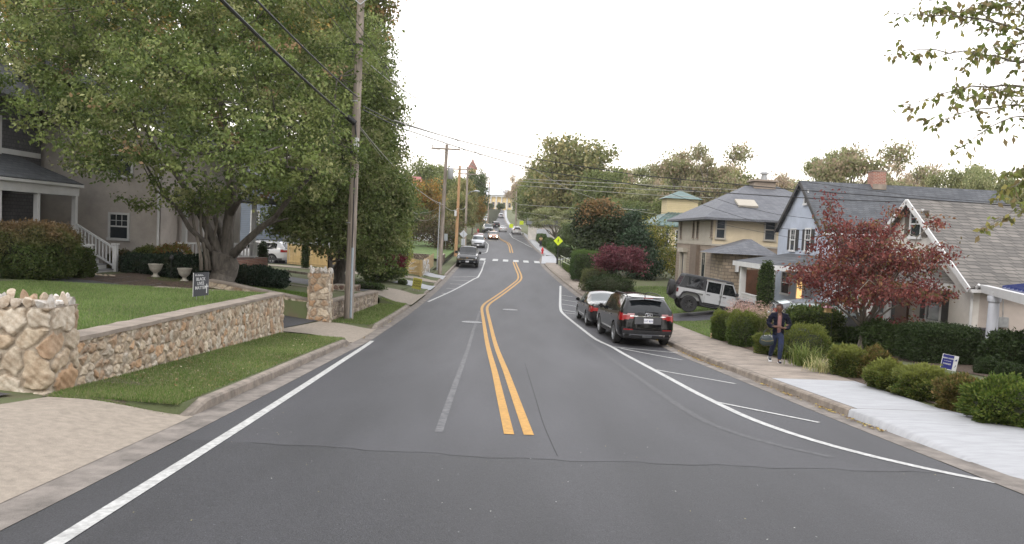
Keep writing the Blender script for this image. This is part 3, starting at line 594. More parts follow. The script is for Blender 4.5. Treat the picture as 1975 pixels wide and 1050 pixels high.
gwall('stone wall end returning beside the near side of the driveway', (-7.08,22.92), (-11.0,22.95), .45, 1.1, 1.66, 1.7, .25, 45, nrm=(0,1), res=.04)
gwall('small square dark stone planter wall behind the utility pole', (-8.5,35.2), (-7.4,35.6), .5, .5, 1.02, 1.0, .2, 47, cap=False, nrm=(.1,-1), tints=[(.12,.08,.06),(.16,.10,.08),(.20,.13,.1)], th=.9, res=.03)
# ================================================================== plants
def leaves(P, size, rs, cols, droop=.3, aspect=.55, fold=True, jitter=.35, up=.25):
    """rhombic leaves at points P; returns V, F, C"""
    n = len(P); d = rs.normal(size=(n, 3)); d[:, 2] -= droop; d /= np.linalg.norm(d, axis=1)[:, None]
    m = rs.normal(size=(n, 3)); m[:, 2] += up*2; s = np.cross(d, m); s /= np.linalg.norm(s, axis=1)[:, None]+1e-9
    L = size*rs.uniform(1-jitter, 1+jitter, (n, 1)); w = L*aspect*.5; q = np.cross(s, d)
    a = P; b = P+d*L*.45+s*w+q*w*.25; c = P+d*L; e = P+d*L*.45-s*w+q*w*.25
    V = np.stack([a, b, c, e], 1).reshape(-1, 3); F = np.arange(n*4).reshape(-1, 4); C = np.repeat(cols, 4, axis=0); return V, F, C
def pick(palette, n, rs, weights=None, v=.18):
    p = np.array(palette); i = rs.choice(len(p), n, p=weights); return np.clip(p[i]*rs.uniform(1-v, 1+v, (n, 1)), 0, 1)
def crown_pts(blobs, ncl, per, sig, rs, shell=.62):
    vol = np.array([b[1][0]*b[1][1]*b[1][2] for b in blobs])**.75; cnt = np.maximum(1, (ncl*vol/vol.sum()).astype(int)); P = []; Q = []
    for (c, r), k in zip(blobs, cnt):
        d = rs.normal(size=(k, 3)); d /= np.linalg.norm(d, axis=1)[:, None]; t = rs.uniform(0, 1, (k, 1)); t = shell+(1.06-shell)*t**.7
        inner = rs.uniform(size=(k, 1)) < .22; t = np.where(inner, rs.uniform(.15, shell, (k, 1)), t); P.append(np.array(c)+d*t*np.array(r))
    P = np.concatenate(P); sp = rs.uniform(.7, 1.3, (len(P), 1))*sig; X = np.repeat(P, per, axis=0)+rs.normal(size=(len(P)*per, 3))*np.repeat(sp, per, axis=0)*np.array([1, 1, .55]); return P, X
def limbs(mb, base, fork, r0, targets, rs, twigs=None, n=7, wig=.25, twn=1.0, more=None):
    base, fork = Vector(base), Vector(fork); k = 6; pts = []
    for i in range(k+1):
        f = i/k; p = base.lerp(fork, f); pts.append(p+Vector((rs.normal()*.04, rs.normal()*.04, 0))*(1 if 0 < i < k else 0)*r0*4)
    mb.tube(pts, [r0*(1.32 if i == 0 else 1.12 if i == 1 else 1-(.28 if targets else -.12)*i/k) for i in range(k+1)], 12)
    ends = []
    for t in targets:
        t = Vector(t); d = t-fork; l = d.length; st = fork-(fork-base)*rs.uniform(0, .12); r1 = r0*min(.62, .30+.035*l); P = []
        for i in range(8):
            f = i/7; P.append(st.lerp(t, f)+Vector((0, 0, -1))*math.sin(f*math.pi)*l*.10*(1 if t.z-fork.z < l*.5 else -.3)+Vector((rs.normal(), rs.normal(), rs.normal()))*(l*.022 if 0 < i < 7 else 0))
        mb.tube(P, [r1*(1-.82*i/7) for i in range(8)], n); ends.append(P)
    if more: ends += more
    if twigs is not None and ends:
        allp = [p for P in ends for p in P[3:]]; A = np.array([p[:] for p in allp])
        for t in twigs:
            dd = np.linalg.norm(A-t, axis=1); j = int(dd.argmin())
            if dd[j] < .15: continue
            a = allp[j]; b = Vector(t); mid = a.lerp(b, .5)+Vector((rs.normal(), rs.normal(), rs.normal()+.3))*(b-a).length*.08; r = .012*twn+.008*twn*(b-a).length; mb.tube([a, mid, b], [r, r*.7, r*.35], 4, cap=False)
    return ends
def tree(name, label, cat, base, fork, r0, blobs, ncl, per, sig, leaf, palette, seed, weights=None, bark='bark', group=None, extra=None, ntw=60, leafm='leaf', droop=.35, aspect=.6, shell=.62, twn=1.0, crown_name='crown', lim=None):
    """base: world point; fork and blobs relative to it"""
    rs = np.random.default_rng(seed); root = empty(name, base, label=label, cat=cat, group=group)
    P, X = crown_pts(blobs, ncl, per, sig, rs, shell); tw = P[rs.choice(len(P), min(ntw, len(P)), replace=False)] if ntw else None
    mb = MB(); ex = extra(mb, rs) if extra else None
    limbs(mb, (0,0,-.2), fork, r0, [b[0] for b in (blobs if lim is None else blobs[:lim])], rs, tw, twn=twn, more=ex)
    mb.build('trunk', K[bark], root, smooth=True)
    cc = pick(palette, len(P), rs, weights, .26); cols = np.repeat(cc, per, axis=0)*rs.uniform(.75, 1.25, (len(X), 1))
    V, F, C = leaves(X, leaf, rs, cols, droop, aspect); link(crown_name, npmesh(crown_name, V, F, C), K[leafm], root); return root
GREEN = [(.105,.145,.045),(.14,.18,.06),(.085,.12,.035),(.17,.19,.075)]
def ell(px, py, Y, w, h, base, dy=0.0, depth=None):
    """ellipsoid seen at pixel px,py at distance Y with pixel width, height; relative to base"""
    p = at(px, py, Y+dy); return ((p.x-base[0], p.y-base[1], p.z-base[2]), (w*Y/FPX/2, (depth or w*Y/FPX/2), h*Y/FPX/2))
# --- the big maple on the lawn
B = at(435, 541, 28.6); B.z = gz(B.x, B.y)
bl = [ell(*a[:3], a[3], a[4], B, a[5]) for a in [
 (110,130,28,270,190,-.5),(60,30,29,240,200,1.5),(250,40,28,300,220,0),(180,225,27,250,130,-1.5),(330,175,26.5,270,200,-2.2),(430,60,28,300,260,-.5),(520,200,27,280,220,-1),(600,110,28.5,240,260,.5),(470,290,26,280,130,-2.5),
 (250,300,26,210,90,-1.5),(600,305,27.5,220,140,-.5),(200,180,31,280,240,3.5),(470,170,32,330,300,4),(360,-120,29,500,260,0),(110,-100,30,300,220,0),(580,-90,29,300,260,1),(380,375,26.5,120,50,-1.0),(530,365,26.5,180,60,-1),(160,305,27.5,120,60,0),(265,392,28.5,90,34,.5)]]
def maple_extra(mb, rs):
    E_ = []
    def pth(lst, r0, r1):
        P = [at(*q)-B for q in lst]; n = len(P); mb.tube(P, [r0+(r1-r0)*i/(n-1) for i in range(n)], 9); E_.append([P[0].lerp(P[0], 1)]*3+resample(P, 1.0))
    pth([(436,525,28.6),(438,490,28.6),(440,440,28.6),(448,380,28.6),(440,300,28.4),(425,200,28.4),(412,100,28.4),(405,-60,28.4)], .26, .10)
    pth([(432,525,28.6),(425,490,28.6),(405,450,28.4),(390,420,28.2),(372,385,28),(335,330,27.8),(290,270,27.6)], .22, .07)
    pth([(418,498,28.6),(395,468,28.1),(365,440,27.6),(345,405,27.2),(318,380,26.9)], .13, .05)
    pth([(446,495,28.6),(470,470,28.4),(500,442,28.2),(530,420,28.0),(560,380,27.6),(610,330,27.2)], .17, .06)
    pth([(436,480,28.6),(420,430,29.2),(408,390,30),(395,330,30.5)], .18, .06); pth([(500,442,28.2),(530,428,28),(555,422,27.8)], .07, .03)
    pth([(441,420,28.6),(462,385,28.2),(500,350,27.6),(545,290,27)], .14, .05); pth([(443,400,28.6),(470,330,29.6),(520,240,30.5)], .12, .05)
    pth([(405,390,30),(330,300,31),(230,200,31.5),(150,120,31)], .10, .04); pth([(412,160,28.4),(470,60,28),(560,-30,28)], .08, .04); pth([(415,200,28.4),(330,100,28),(230,10,28)], .08, .04); pth([(300,300,27.5),(200,290,27),(90,230,27.5)], .06, .03); pth([(600,330,27.2),(640,250,27.5),(650,150,28)], .06, .03); return E_
tree('maple_tree', 'huge green maple with low forking grey trunk on the raised left lawn', 'tree', B, tuple(at(434,488,28.6)-B), .44, bl, 4100, 34, .21, .135, [(.125,.16,.052),(.175,.205,.075),(.075,.105,.034),(.23,.24,.11),(.26,.18,.10)], 101, weights=[.33,.25,.27,.13,.02], extra=maple_extra, ntw=220, shell=.66, lim=0, bark='bark_maple')
# --- second maple behind the pole
B = at(655, 540, 40); B.z = gz(B.x, B.y)
bl = [ell(*a[:3], a[3], a[4], B, a[5]) for a in [(640,430,38,170,120,-1),(720,420,39,130,150,0),(740,350,39,110,150,0),(660,330,38,200,200,-1),(710,230,39,140,200,0),(640,200,40,230,260,0),(770,395,40,70,100,0),(600,400,39,120,100,-.5),(740,480,38.5,90,90,0),(560,430,39.5,110,70,1),(700,120,42,120,180,1)]]
def m2(mb, rs):
    def pth(lst, r0, r1):
        P = [at(*q)-B for q in lst]; n = len(P); mb.tube(P, [r0+(r1-r0)*i/(n-1) for i in range(n)], 8)
    pth([(637,552,37),(637,520,37),(636,495,37),(632,480,37),(625,460,37)], .16, .07); pth([(637,500,37),(655,485,37.3),(672,470,37.6)], .1, .05); pth([(640,505,37),(655,502,37.4)], .06, .04)
    pth([(645,528,40),(660,505,40),(665,470,40),(668,420,40)], .28, .14)
tree('maple_tree', 'dense green maple hiding behind the nearest utility pole', 'tree', B, (0,0,1.8), .36, bl, 3400, 30, .28, .165, [(.125,.16,.055),(.165,.2,.075),(.08,.11,.036),(.21,.22,.10)], 102, extra=m2, ntw=80, shell=.62, lim=5, bark='bark_maple')
# --- tall darker tree rising behind them, autumn tipped
B = at(690, 520, 58); B.z = gz(B.x, B.y)
bl = [ell(*a[:3], a[3], a[4], B, a[5]) for a in [(660,40,58,170,160,0),(700,110,57,100,150,0),(620,10,59,150,150,0),(710,20,58,90,130,0),(600,90,60,120,120,0),(690,-60,58,200,160,0),(720,200,58,90,150,0),(735,290,58,70,120,0),(660,200,60,150,200,0)]]
tree('maple_tree', 'tall dark tree with autumn tinged top rising behind the pole', 'tree', B, (0,0,4), .4, bl, 1700, 20, .42, .32, [(.10,.125,.04),(.15,.15,.05),(.24,.16,.07),(.12,.15,.045)], 103, ntw=60, shell=.5)
B = at(60, 480, 46); B.z = gz(B.x, B.y)
bl = [ell(*a[:3], a[3], a[4], B, a[5]) for a in [(30,140,46,180,150,0),(110,60,47,200,150,0),(250,90,48,200,200,0),(350,160,48,180,160,0),(20,20,46,200,160,0),(200,0,48,260,150,0),(430,60,50,200,200,0),(560,60,50,200,200,0)]]
tree('maple_tree', 'golden yellow leaved tree glowing behind the big maple', 'tree', B, (0,0,5), .36, bl, 1500, 14, .5, .34, [(.26,.20,.06),(.20,.18,.07),(.13,.14,.05),(.34,.24,.08)], 104, ntw=50, shell=.5)
# --- multi-stem crape myrtle between the urns and the maple
B = at(395, 520, 27.8); B.z = gz(B.x, B.y); rs_ = np.random.default_rng(5); root = empty('crape_myrtle', B, label='slender multi stemmed tree just left of the maple trunk', cat='tree'); M = MB()
for k, (px, tx) in enumerate([(388,368),(396,385),(402,398),(412,418)]):
    P = [at(px+(tx-px)*f+3*math.sin(f*7+k), 522-150*f, 27.8+.2*k)-B for f in np.linspace(0, 1, 8)]; M.tube(P, [.075*(1-.6*i/7) for i in range(8)], 8)
M.build('trunk', K['bark'], root, smooth=True); P, X = crown_pts([ell(375,395,27.8,80,50,B), ell(410,385,28,70,50,B)], 60, 20, .15, rs_); V, F, C = leaves(X, .12, rs_, pick(GREEN, len(X), rs_)); link('crown', npmesh('crown', V, F, C), K['leaf'], root)
# --- shrubs
def shrub(name, label, cat, loc, size, n, leaf, palette, seed, group=None, box=False, core=True, leafm='leaf', aspect=.5, tip=None, rot=0.0, spiky=.0, up=.2, lump=.12, core_col=None, weights=None):
    """a clipped or loose shrub: size = full width, depth, height; stands on loc"""
    rs = np.random.default_rng(seed); W_, D_, H_ = size; root = empty(name, loc, rot, label=label, cat=cat, group=group)
    if box:
        f = rs.integers(0, 5, n); u = rs.uniform(-1, 1, (n, 3)); u[f == 0, 0] = 1; u[f == 1, 0] = -1; u[f == 2, 1] = 1; u[f == 3, 1] = -1; u[f == 4, 2] = 1; d = u; k = np.abs(u).max(1, keepdims=True); rr = (np.abs(u)**5).sum(1, keepdims=True)**.2; d = u/rr*1.06
    else:
        d = rs.normal(size=(n, 3)); d /= np.linalg.norm(d, axis=1)[:, None]; d = np.sign(d)*np.abs(d)**.82; d /= (np.abs(d)**2.6).sum(1, keepdims=True)**(1/2.6)
    ph = rs.uniform(0, 6, 6); q = 1+lump*(np.sin(d[:, 0]*5+ph[0])*np.sin(d[:, 2]*4+ph[1])+.7*np.sin(d[:, 1]*6+ph[2]+d[:, 2]*3)+.5*np.sin(d[:, 0]*11+ph[3])*np.sin(d[:, 2]*10+ph[4]))
    t = 1-np.abs(rs.normal(size=n))*.07; t = np.where(rs.uniform(size=n) < .12, 1+rs.uniform(0, .2, n)**1.3, t)
    P = d*(q*t)[:, None]*np.array([W_/2, D_/2, H_/2])+np.array([0, 0, H_/2]); P = P[P[:, 2] > .02]; n = len(P)
    cols = pick(palette, n, rs, weights, .22); pat = np.sin(P[:, 0]*7/W_*1.6+ph[0])*np.sin(P[:, 2]*5+ph[1])*np.sin(P[:, 1]*6+ph[5])
    if tip is not None: k = np.clip((P[:, 2]/H_-.55)*2.2+pat*.5, 0, 1)[:, None]; cols = cols*(1-k)+np.array(tip)*rs.uniform(.8, 1.2, (n, 1))*k
    nd = (P-np.array([0, 0, H_*.4])); nd /= np.linalg.norm(nd, axis=1)[:, None]+1e-6
    V, F, C = leaves(P, leaf, rs, cols, -.1, aspect, up=up)
    if spiky:
        m = len(P); dd = nd*.9+rs.normal(size=(m, 3))*.45+np.array([0, 0, spiky]); dd /= np.linalg.norm(dd, axis=1)[:, None]; s = np.cross(dd, rs.normal(size=(m, 3))); s /= np.linalg.norm(s, axis=1)[:, None]; L = leaf*rs.uniform(.6, 1.4, (m, 1)); w = L*aspect*.5
        V = np.stack([P, P+dd*L*.5+s*w, P+dd*L, P+dd*L*.5-s*w], 1).reshape(-1, 3)
    link('foliage', npmesh('foliage', V, F, C), K[leafm], root)
    M = MB()
    for k in range(7):
        a = rs.uniform(0, 6.28); h = H_*rs.uniform(.5, .85); M.tube([(0,0,-.05), (math.cos(a)*W_*.12, math.sin(a)*D_*.12, h*.5), (math.cos(a)*W_*.3, math.sin(a)*D_*.3, h)], [.02, .014, .006], 5)
    M.build('stem', K['bark_dark'], root)
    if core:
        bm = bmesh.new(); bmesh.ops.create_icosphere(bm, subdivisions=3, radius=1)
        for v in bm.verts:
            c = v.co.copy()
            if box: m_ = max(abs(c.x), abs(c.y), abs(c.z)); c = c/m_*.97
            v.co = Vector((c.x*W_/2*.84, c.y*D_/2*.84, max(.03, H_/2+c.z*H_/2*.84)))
        me = bpy.data.meshes.new('dark_core'); bm.to_mesh(me); bm.free(); link('dark_core', me, K['core'], root)  # solid dark core added inside so the shrub is not see-through
    return root
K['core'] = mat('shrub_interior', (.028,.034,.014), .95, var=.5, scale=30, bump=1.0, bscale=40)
def gloc(px, py, dz=.3): p = G(px, py, dz); p.z = gz(p.x, p.y)-.02; return p
def wpx(px_w, Y): return px_w*Y/FPX
LIME = [(.07,.098,.024),(.10,.122,.032),(.045,.068,.018),(.13,.13,.04)]; BROWNISH = [(.12,.105,.035),(.08,.09,.025),(.17,.12,.05),(.07,.065,.022)]; DARK = [(.028,.045,.016),(.04,.06,.022),(.02,.034,.012)]; MID = [(.06,.09,.025),(.085,.12,.03),(.045,.07,.02)]
hedge = [  # centre x px, base y px, width px, top y px, palette, label
 (1632,724,52,661,LIME,'lime tipped evergreen bush next to the clump of dried grass'),
 (1684,729,58,667,BROWNISH,'brown topped small bush behind the dried grass in the near hedge row'),
 (1722,752,78,692,LIME,'yellow green bush below the boxy dark hedge, directly left of the lawn sign bush'),
 (1790,768,92,702,LIME,'wide yellow green bush partly hiding the blue lawn sign'),
 (1856,790,72,718,BROWNISH,'brownish low bush between the sign bush and the last big bush'),
 (1944,818,116,718,[(.08,.118,.026),(.055,.085,.02),(.12,.145,.036)],'largest bright green bush at the right edge beside the white footway')]
for i, (px, py, w, ty, pal, lab) in enumerate(hedge):
    p = G(px, py, .2); wd = wpx(w, p.y)*1.04; h = max(.4, (py-ty)*p.y/FPX*.94); p.y += wd*.35; p.x += .12; p.z = gz(p.x, p.y)-.03
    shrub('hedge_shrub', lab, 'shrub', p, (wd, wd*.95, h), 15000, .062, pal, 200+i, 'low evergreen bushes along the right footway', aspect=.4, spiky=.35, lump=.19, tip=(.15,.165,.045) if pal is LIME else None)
left_c = [(1397,655,44,597,MID,'dark green rounded bush nearest the dried pampas plumes, leftmost of its cluster'),(1432,667,52,598,MID,'tallest rounded bush in front of the pink plume grass'),(1460,668,46,604,MID,'rounded bush between the plume grass and the walking person'),(1481,683,44,640,LIME,'small rounded bush hiding behind the dark handbag'),(1552,693,88,626,LIME,'big round lime tipped bush right behind the walking person')]
for i, (px, py, w, ty, pal, lab) in enumerate(left_c):
    p = G(px, py, .2); wd = wpx(w, p.y)*1.1; h = (py-ty)*p.y/FPX; p.y += wd*.35; p.x += .1; p.z = gz(p.x, p.y)-.03
    shrub('round_shrub', lab, 'shrub', p, (wd, wd*.95, h), 13000, .06, pal, 230+i, 'rounded bushes beside the walking person', aspect=.42, spiky=.35, lump=.14, tip=(.13,.15,.04))
def at_base(px, top, w, Y, drop=0):
    p = at(px, top, Y); return Vector((p.x, Y, gz(p.x, Y)-.02)), p.z-gz(p.x, Y), wpx(w, Y)
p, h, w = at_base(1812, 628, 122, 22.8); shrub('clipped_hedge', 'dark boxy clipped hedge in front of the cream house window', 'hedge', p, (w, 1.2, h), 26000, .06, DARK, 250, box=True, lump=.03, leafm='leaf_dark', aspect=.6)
p, h, w = at_base(1714, 622, 86, 24.6); shrub('broadleaf_shrub', 'dark glossy loose bush left of the boxy hedge beside the rocking chair', 'shrub', p, (w, 1.3, h), 9000, .1, [(.035,.055,.018),(.05,.075,.025)], 251, leafm='leaf_dark', aspect=.5)
p, h, w = at_base(1950, 640, 60, 21.5); shrub('broadleaf_shrub', 'dark shrub behind the round column at right edge', 'shrub', p, (w*1.4, 1.2, h), 8000, .1, DARK, 252, leafm='leaf_dark')
for px, ty, w_, Y, lab in ((1903,690,36,19.6,'small dark ball shaped bush at the foot of the round column'),(1952,699,44,18.8,'low dark ball shaped bush right of the round column')):
    p, h, w = at_base(px, ty, w_, Y); shrub('ball_shrub', lab, 'shrub', p, (w, w, h), 5000, .05, DARK, int(px), leafm='leaf_dark')
p, h, w = at_base(1572, 592, 96, 28.4); shrub('broadleaf_shrub', 'loose green leafy bush in front of the parked grey car', 'shrub', p, (w, 1.6, h), 9000, .11, [(.06,.085,.025),(.085,.11,.03),(.04,.06,.02)], 253, aspect=.5)
p, h, w = at_base(1655, 606, 80, 28.0); shrub('broadleaf_shrub', 'dark bush behind the red tree trunk below the white porch wall', 'shrub', p, (w, 1.0, h*.55), 5000, .1, [(.045,.07,.02),(.03,.05,.016)], 254, aspect=.5)
p, h, w = at_base(1480, 505, 22, 34); shrub('conical_evergreen', 'narrow pointed evergreen beside the white porch post', 'shrub', p, (w*1.3, w*1.3, h), 7000, .09, DARK+[(.07,.10,.03)], 255, lump=.05)
def grass_tuft(name, label, loc, n, length, spread, pal, seed, plume=None, width=.012, cat='ornamental grass'):
    rs = np.random.default_rng(seed); root = empty(name, loc, label=label, cat=cat); V = []; F = []; C = []
    for k in range(n):
        a = rs.uniform(0, 6.28); b = rs.uniform(.1, 1)*spread; L = length*rs.uniform(.6, 1.1); o = np.array([rs.normal()*.08*spread*2, rs.normal()*.08*spread*2, 0]); d = np.array([math.cos(a), math.sin(a), 0]); s = np.array([-d[1], d[0], 0])*width*rs.uniform(.7, 1.3); c = np.array(pal[rs.integers(len(pal))])*rs.uniform(.7, 1.25); i0 = len(V)
        for j in range(5):
            f = j/4; q = o+d*b*f**1.6*L+np.array([0, 0, L*(f-.42*b*f**2.4)]); V += [q-s*(1-f*.9), q+s*(1-f*.9)]; C += [c, c]
        F += [(i0+2*j, i0+2*j+1, i0+2*j+3, i0+2*j+2) for j in range(4)]
    link('blades', npmesh('blades', V, F, np.array(C)), K['grass'], root)
    if plume:
        V = []; P = []
        for k in range(plume[0]):
            a = rs.uniform(0, 6.28); b = rs.uniform(.1, .8)*spread; L = length*rs.uniform(.95, 1.3)
            for f in np.linspace(.62, 1, 14):
                P.append(np.array([math.cos(a)*b*f**1.6*L, math.sin(a)*b*f**1.6*L, L*(f-.2*b*f**2)])+rs.normal(size=3)*.025)
        P = np.array(P); V, F, C = leaves(P, .075, rs, pick(plume[1], len(P), rs), -.6, .25); link('plumes', npmesh('plumes', V, F, C), K['litter'], root)
    return root
p, h, w = at_base(1440, 585, 90, 28.2); grass_tuft('plume_grass', 'tall pinkish plumed grass clump between the off road car and the walking person', p, 1500, 1.35, .75, [(.20,.20,.09),(.14,.17,.06),(.30,.25,.16)], 260, plume=(260, [(.42,.27,.24),(.5,.36,.32),(.36,.25,.2)]))
p, h, w = at_base(1478, 592, 50, 26.6); grass_tuft('plume_grass', 'green and tan feathery grass clump touching the person from behind', p, 1100, 1.25, .6, [(.20,.20,.09),(.14,.17,.06),(.30,.25,.16)], 261, plume=(120, [(.42,.30,.24),(.4,.33,.25)]))
p = G(1550, 705, .2); grass_tuft('strappy_plant', 'fountain of long green strap leaves at the footway edge beside the person', p, 260, .75, 1.0, [(.12,.16,.045),(.09,.13,.03),(.18,.2,.07)], 262, width=.014, cat='plant')
p = G(1592, 717, .2); grass_tuft('dried_grass', 'flattened pale dried grass clump next to the strap leaved plant', p, 240, .5, 1.35, [(.42,.38,.2),(.3,.3,.14),(.2,.24,.09)], 263, width=.009)
# left side shrubs
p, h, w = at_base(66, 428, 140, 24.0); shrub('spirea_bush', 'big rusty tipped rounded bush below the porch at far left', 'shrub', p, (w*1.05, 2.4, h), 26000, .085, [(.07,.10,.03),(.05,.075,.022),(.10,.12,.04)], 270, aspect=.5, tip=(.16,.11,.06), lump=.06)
p, h, w = at_base(158, 478, 44, 25.4); shrub('spirea_bush', 'small dark bush beside the foot of the white porch steps', 'shrub', p, (w, .8, h), 5000, .08, [(.06,.09,.025),(.05,.06,.02)], 271)
p, h, w = at_base(236, 484, 50, 29.5); shrub('shrub', 'reddish brown low bush under the bay window right of the steps', 'shrub', p, (w, .8, h), 4000, .09, [(.10,.07,.035),(.07,.08,.03)], 272)
p, h, w = at_base(338, 472, 70, 30.5); shrub('shrub', 'yellowing airy bush in front of the white porch railing', 'shrub', p, (w, 1.0, h), 4500, .1, [(.20,.16,.05),(.12,.14,.04),(.22,.11,.05)], 273, core=False)
p, h, w = at_base(285, 476, 50, 30.8); shrub('shrub', 'light green bush between the tan wall and the railing', 'shrub', p, (w, .8, h), 3500, .1, [(.14,.16,.05),(.1,.12,.04)], 274)
for i, (px, ty, w_, Y, lab) in enumerate([(275,490,60,28.9,'leftmost dark laurel mound beside the left stone urn'),(330,489,66,28.8,'dark laurel mound between the two stone urns'),(382,491,50,28.9,'dark laurel mound right of the second urn'),(408,500,50,29.8,'dark laurel mound tucked behind the maple trunk'),(480,512,80,30.6,'dark ground hugging laurel just right of the maple trunk'),(520,518,60,31.2,'last low dark laurel tapering toward the slim pillar')]):
    p, h, w = at_base(px, ty, w_, Y); shrub('laurel_shrub', lab, 'shrub', p, (w*1.2, 1.0, max(.3, h)), 5000, .1, [(.02,.036,.022),(.03,.05,.03),(.015,.026,.016)], 280+i, 'dark laurels in front of the left house', leafm='leaf_dark', aspect=.5)
p, h, w = at_base(507, 468, 18, 44); shrub('conical_evergreen', 'narrow dark columnar evergreen in front of the white parked car', 'shrub', p, (w, w, h), 3000, .09, DARK, 290)
p, h, w = at_base(590, 472, 14, 52); shrub('conical_evergreen', 'thin dark upright evergreen left of the picket fence', 'shrub', p, (w, w, h), 2500, .09, DARK, 291)
p, h, w = at_base(735, 440, 120, 47); shrub('holly_bush', 'dense mixed bush at the corner of the yellow picket fence', 'shrub', p, (w*.85, 3, h), 16000, .13, [(.04,.07,.022),(.07,.10,.03),(.1,.13,.04)], 292, tip=(.14,.17,.05), lump=.12)
p, h, w = at_base(762, 482, 50, 47.5); shrub('barberry_bush', 'dark red leaved bush tucked beside the yellow picket fence', 'shrub', (p[0], p[1]-1.5, p[2]+1.0), (w*1.1, 1.2, .9), 2600, .11, [(.11,.018,.03),(.15,.03,.045)], 293, core=False)
p, h, w = at_base(770, 414, 50, 52); shrub('yellow_shrub', 'yellow green upright bush behind the corner bush', 'shrub', p, (w, 1.6, h), 5000, .14, [(.24,.26,.06),(.15,.18,.05)], 294)
p, h, w = at_base(706, 524, 60, 40); shrub('ground_cover_mound', 'flat dark green mound by the drive behind the pole', 'shrub', p, (w*1.2, .9, .35), 3000, .09, [(.05,.08,.03),(.07,.1,.035)], 295)
p, h, w = at_base(777, 532, 12, 46.5); shrub('ball_shrub', 'tiny round bush beside the yellow yard sign', 'shrub', p, (w*1.4, .5, .35), 900, .07, MID, 296)
# --- red dogwood
B = at(1658, 662, 25.2); B.z = gz(B.x, B.y)
bl = [ell(*a[:3], a[3], a[4], B, a[5]) for a in [(1600,520,25.2,150,50,0),(1560,540,25.2,90,40,-.3),(1660,480,25.2,200,70,.2),(1740,505,25,150,55,-.2),(1800,490,24.8,80,40,0),(1700,560,24.6,200,55,-.6),(1620,575,25.0,120,40,-.4),(1780,560,25.2,110,40,0),(1685,440,25.4,120,40,.3),(1610,440,25.4,60,60,.3),(1602,400,25.4,34,60,.3),(1725,408,25.3,44,24,.2),(1660,530,26,200,60,1),(1800,430,25.0,50,24,0),(1745,620,24.6,60,16,-.3)]]
tree('dogwood_tree', 'spreading crimson leaved dogwood on the right lawn', 'tree', B, (.12,0,.9), .12, bl, 1480, 12, .16, .118, [(.14,.045,.042),(.20,.08,.065),(.10,.035,.035),(.17,.09,.045),(.10,.08,.035)], 301, weights=[.36,.26,.2,.1,.08], ntw=160, shell=.35, aspect=.5, droop=.9)
B = at(1197, 552, 50); B.z = gz(B.x, B.y)
bl = [ell(*a[:3], a[3], a[4], B, a[5]) for a in [(1190,500,50,80,34,0),(1165,505,50,34,26,0),(1222,490,50,40,30,0),(1225,515,50,44,20,0),(1185,484,50,40,20,0)]]
tree('japanese_maple', 'small dark red japanese maple behind the black cars', 'tree', B, (0,0,.9), .07, bl, 520, 16, .2, .15, [(.12,.04,.05),(.08,.025,.035),(.15,.06,.065)], 302, ntw=30, shell=.4, bark='bark')
p, h, w = at_base(1146, 517, 46, 51); shrub('round_shrub', 'olive brown clipped round bush left of the japanese maple', 'shrub', p, (w*1.1, 1.6, h), 7000, .08, [(.11,.12,.05),(.08,.09,.035)], 303)
p, h, w = at_base(1131, 485, 46, 60); shrub('clipped_hedge', 'tall flat topped dark green hedge block beside the railing', 'hedge', p, (w*1.15, 3, h), 14000, .09, [(.03,.055,.018),(.04,.07,.022)], 304, box=True, lump=.03, tip=(.07,.11,.03))
p, h, w = at_base(1178, 520, 60, 49); shrub('broadleaf_shrub', 'dark low shrubs under the japanese maple', 'shrub', p, (w*1.5, 1.5, h*.8), 6000, .1, DARK, 305, leafm='leaf_dark')
p, h, w = at_base(1185, 545, 60, 46.5); shrub('yellow_shrub', 'small bright yellow plant just above the sedan roof', 'shrub', (p[0]-.6, 45.6, p[2]), (1.0, .8, .45), 1500, .08, [(.4,.38,.04),(.3,.32,.05)], 306)
# evergreen magnolia with bronze top, dark holly
B = at(1165, 520, 66); B.z = gz(B.x, B.y)
bl = [ell(*a[:3], a[3], a[4], B, a[5]) for a in [(1168,470,64,104,110,0),(1150,480,63,56,100,0),(1195,465,64,80,100,0),(1150,425,65,80,60,0)]]
tree('magnolia_tree', 'large dark evergreen magnolia right of the crossing sign', 'tree', B, (0,0,1.2), .3, bl, 1500, 20, .32, .26, [(.03,.045,.02),(.045,.06,.026),(.02,.032,.014)], 307, ntw=0, leafm='leaf_dark', shell=.7, bark='bark_dark')
root = [o for o in bpy.data.objects if o.get('label') and o['label'].startswith('large dark evergreen magnolia')][0]
rs_ = np.random.default_rng(8); P, X = crown_pts([ell(1157,408,64.4,76,40,B), ell(1142,425,64,44,36,B), ell(1185,425,64.4,46,36,B)], 260, 16, .3, rs_, .7); V, F, C = leaves(X, .26, rs_, pick([(.17,.11,.055),(.22,.14,.07),(.10,.09,.04)], len(X), rs_)); link('bronze_foliage', npmesh('bronze_foliage', V, F, C), K['leaf'], root)
B = at(1225, 520, 62); B.z = gz(B.x, B.y); bl = [ell(*a[:3], a[3], a[4], B, a[5]) for a in [(1226,480,61,60,80,0),(1222,440,62,40,60,0),(1240,510,60,60,60,0)]]
tree('holly_tree', 'dark blue green conical holly between the magnolia and the tan house', 'tree', B, (0,0,1.2), .2, bl, 800, 18, .28, .2, [(.025,.045,.024),(.035,.06,.032)], 308, ntw=0, leafm='leaf_dark', shell=.7, bark='bark_dark')
B = at(1275, 520, 66); B.z = gz(B.x, B.y); bl = [ell(*a[:3], a[3], a[4], B, a[5]) for a in [(1272,470,66,60,80,0),(1290,505,62,70,60,0),(1252,450,67,40,60,0)]]
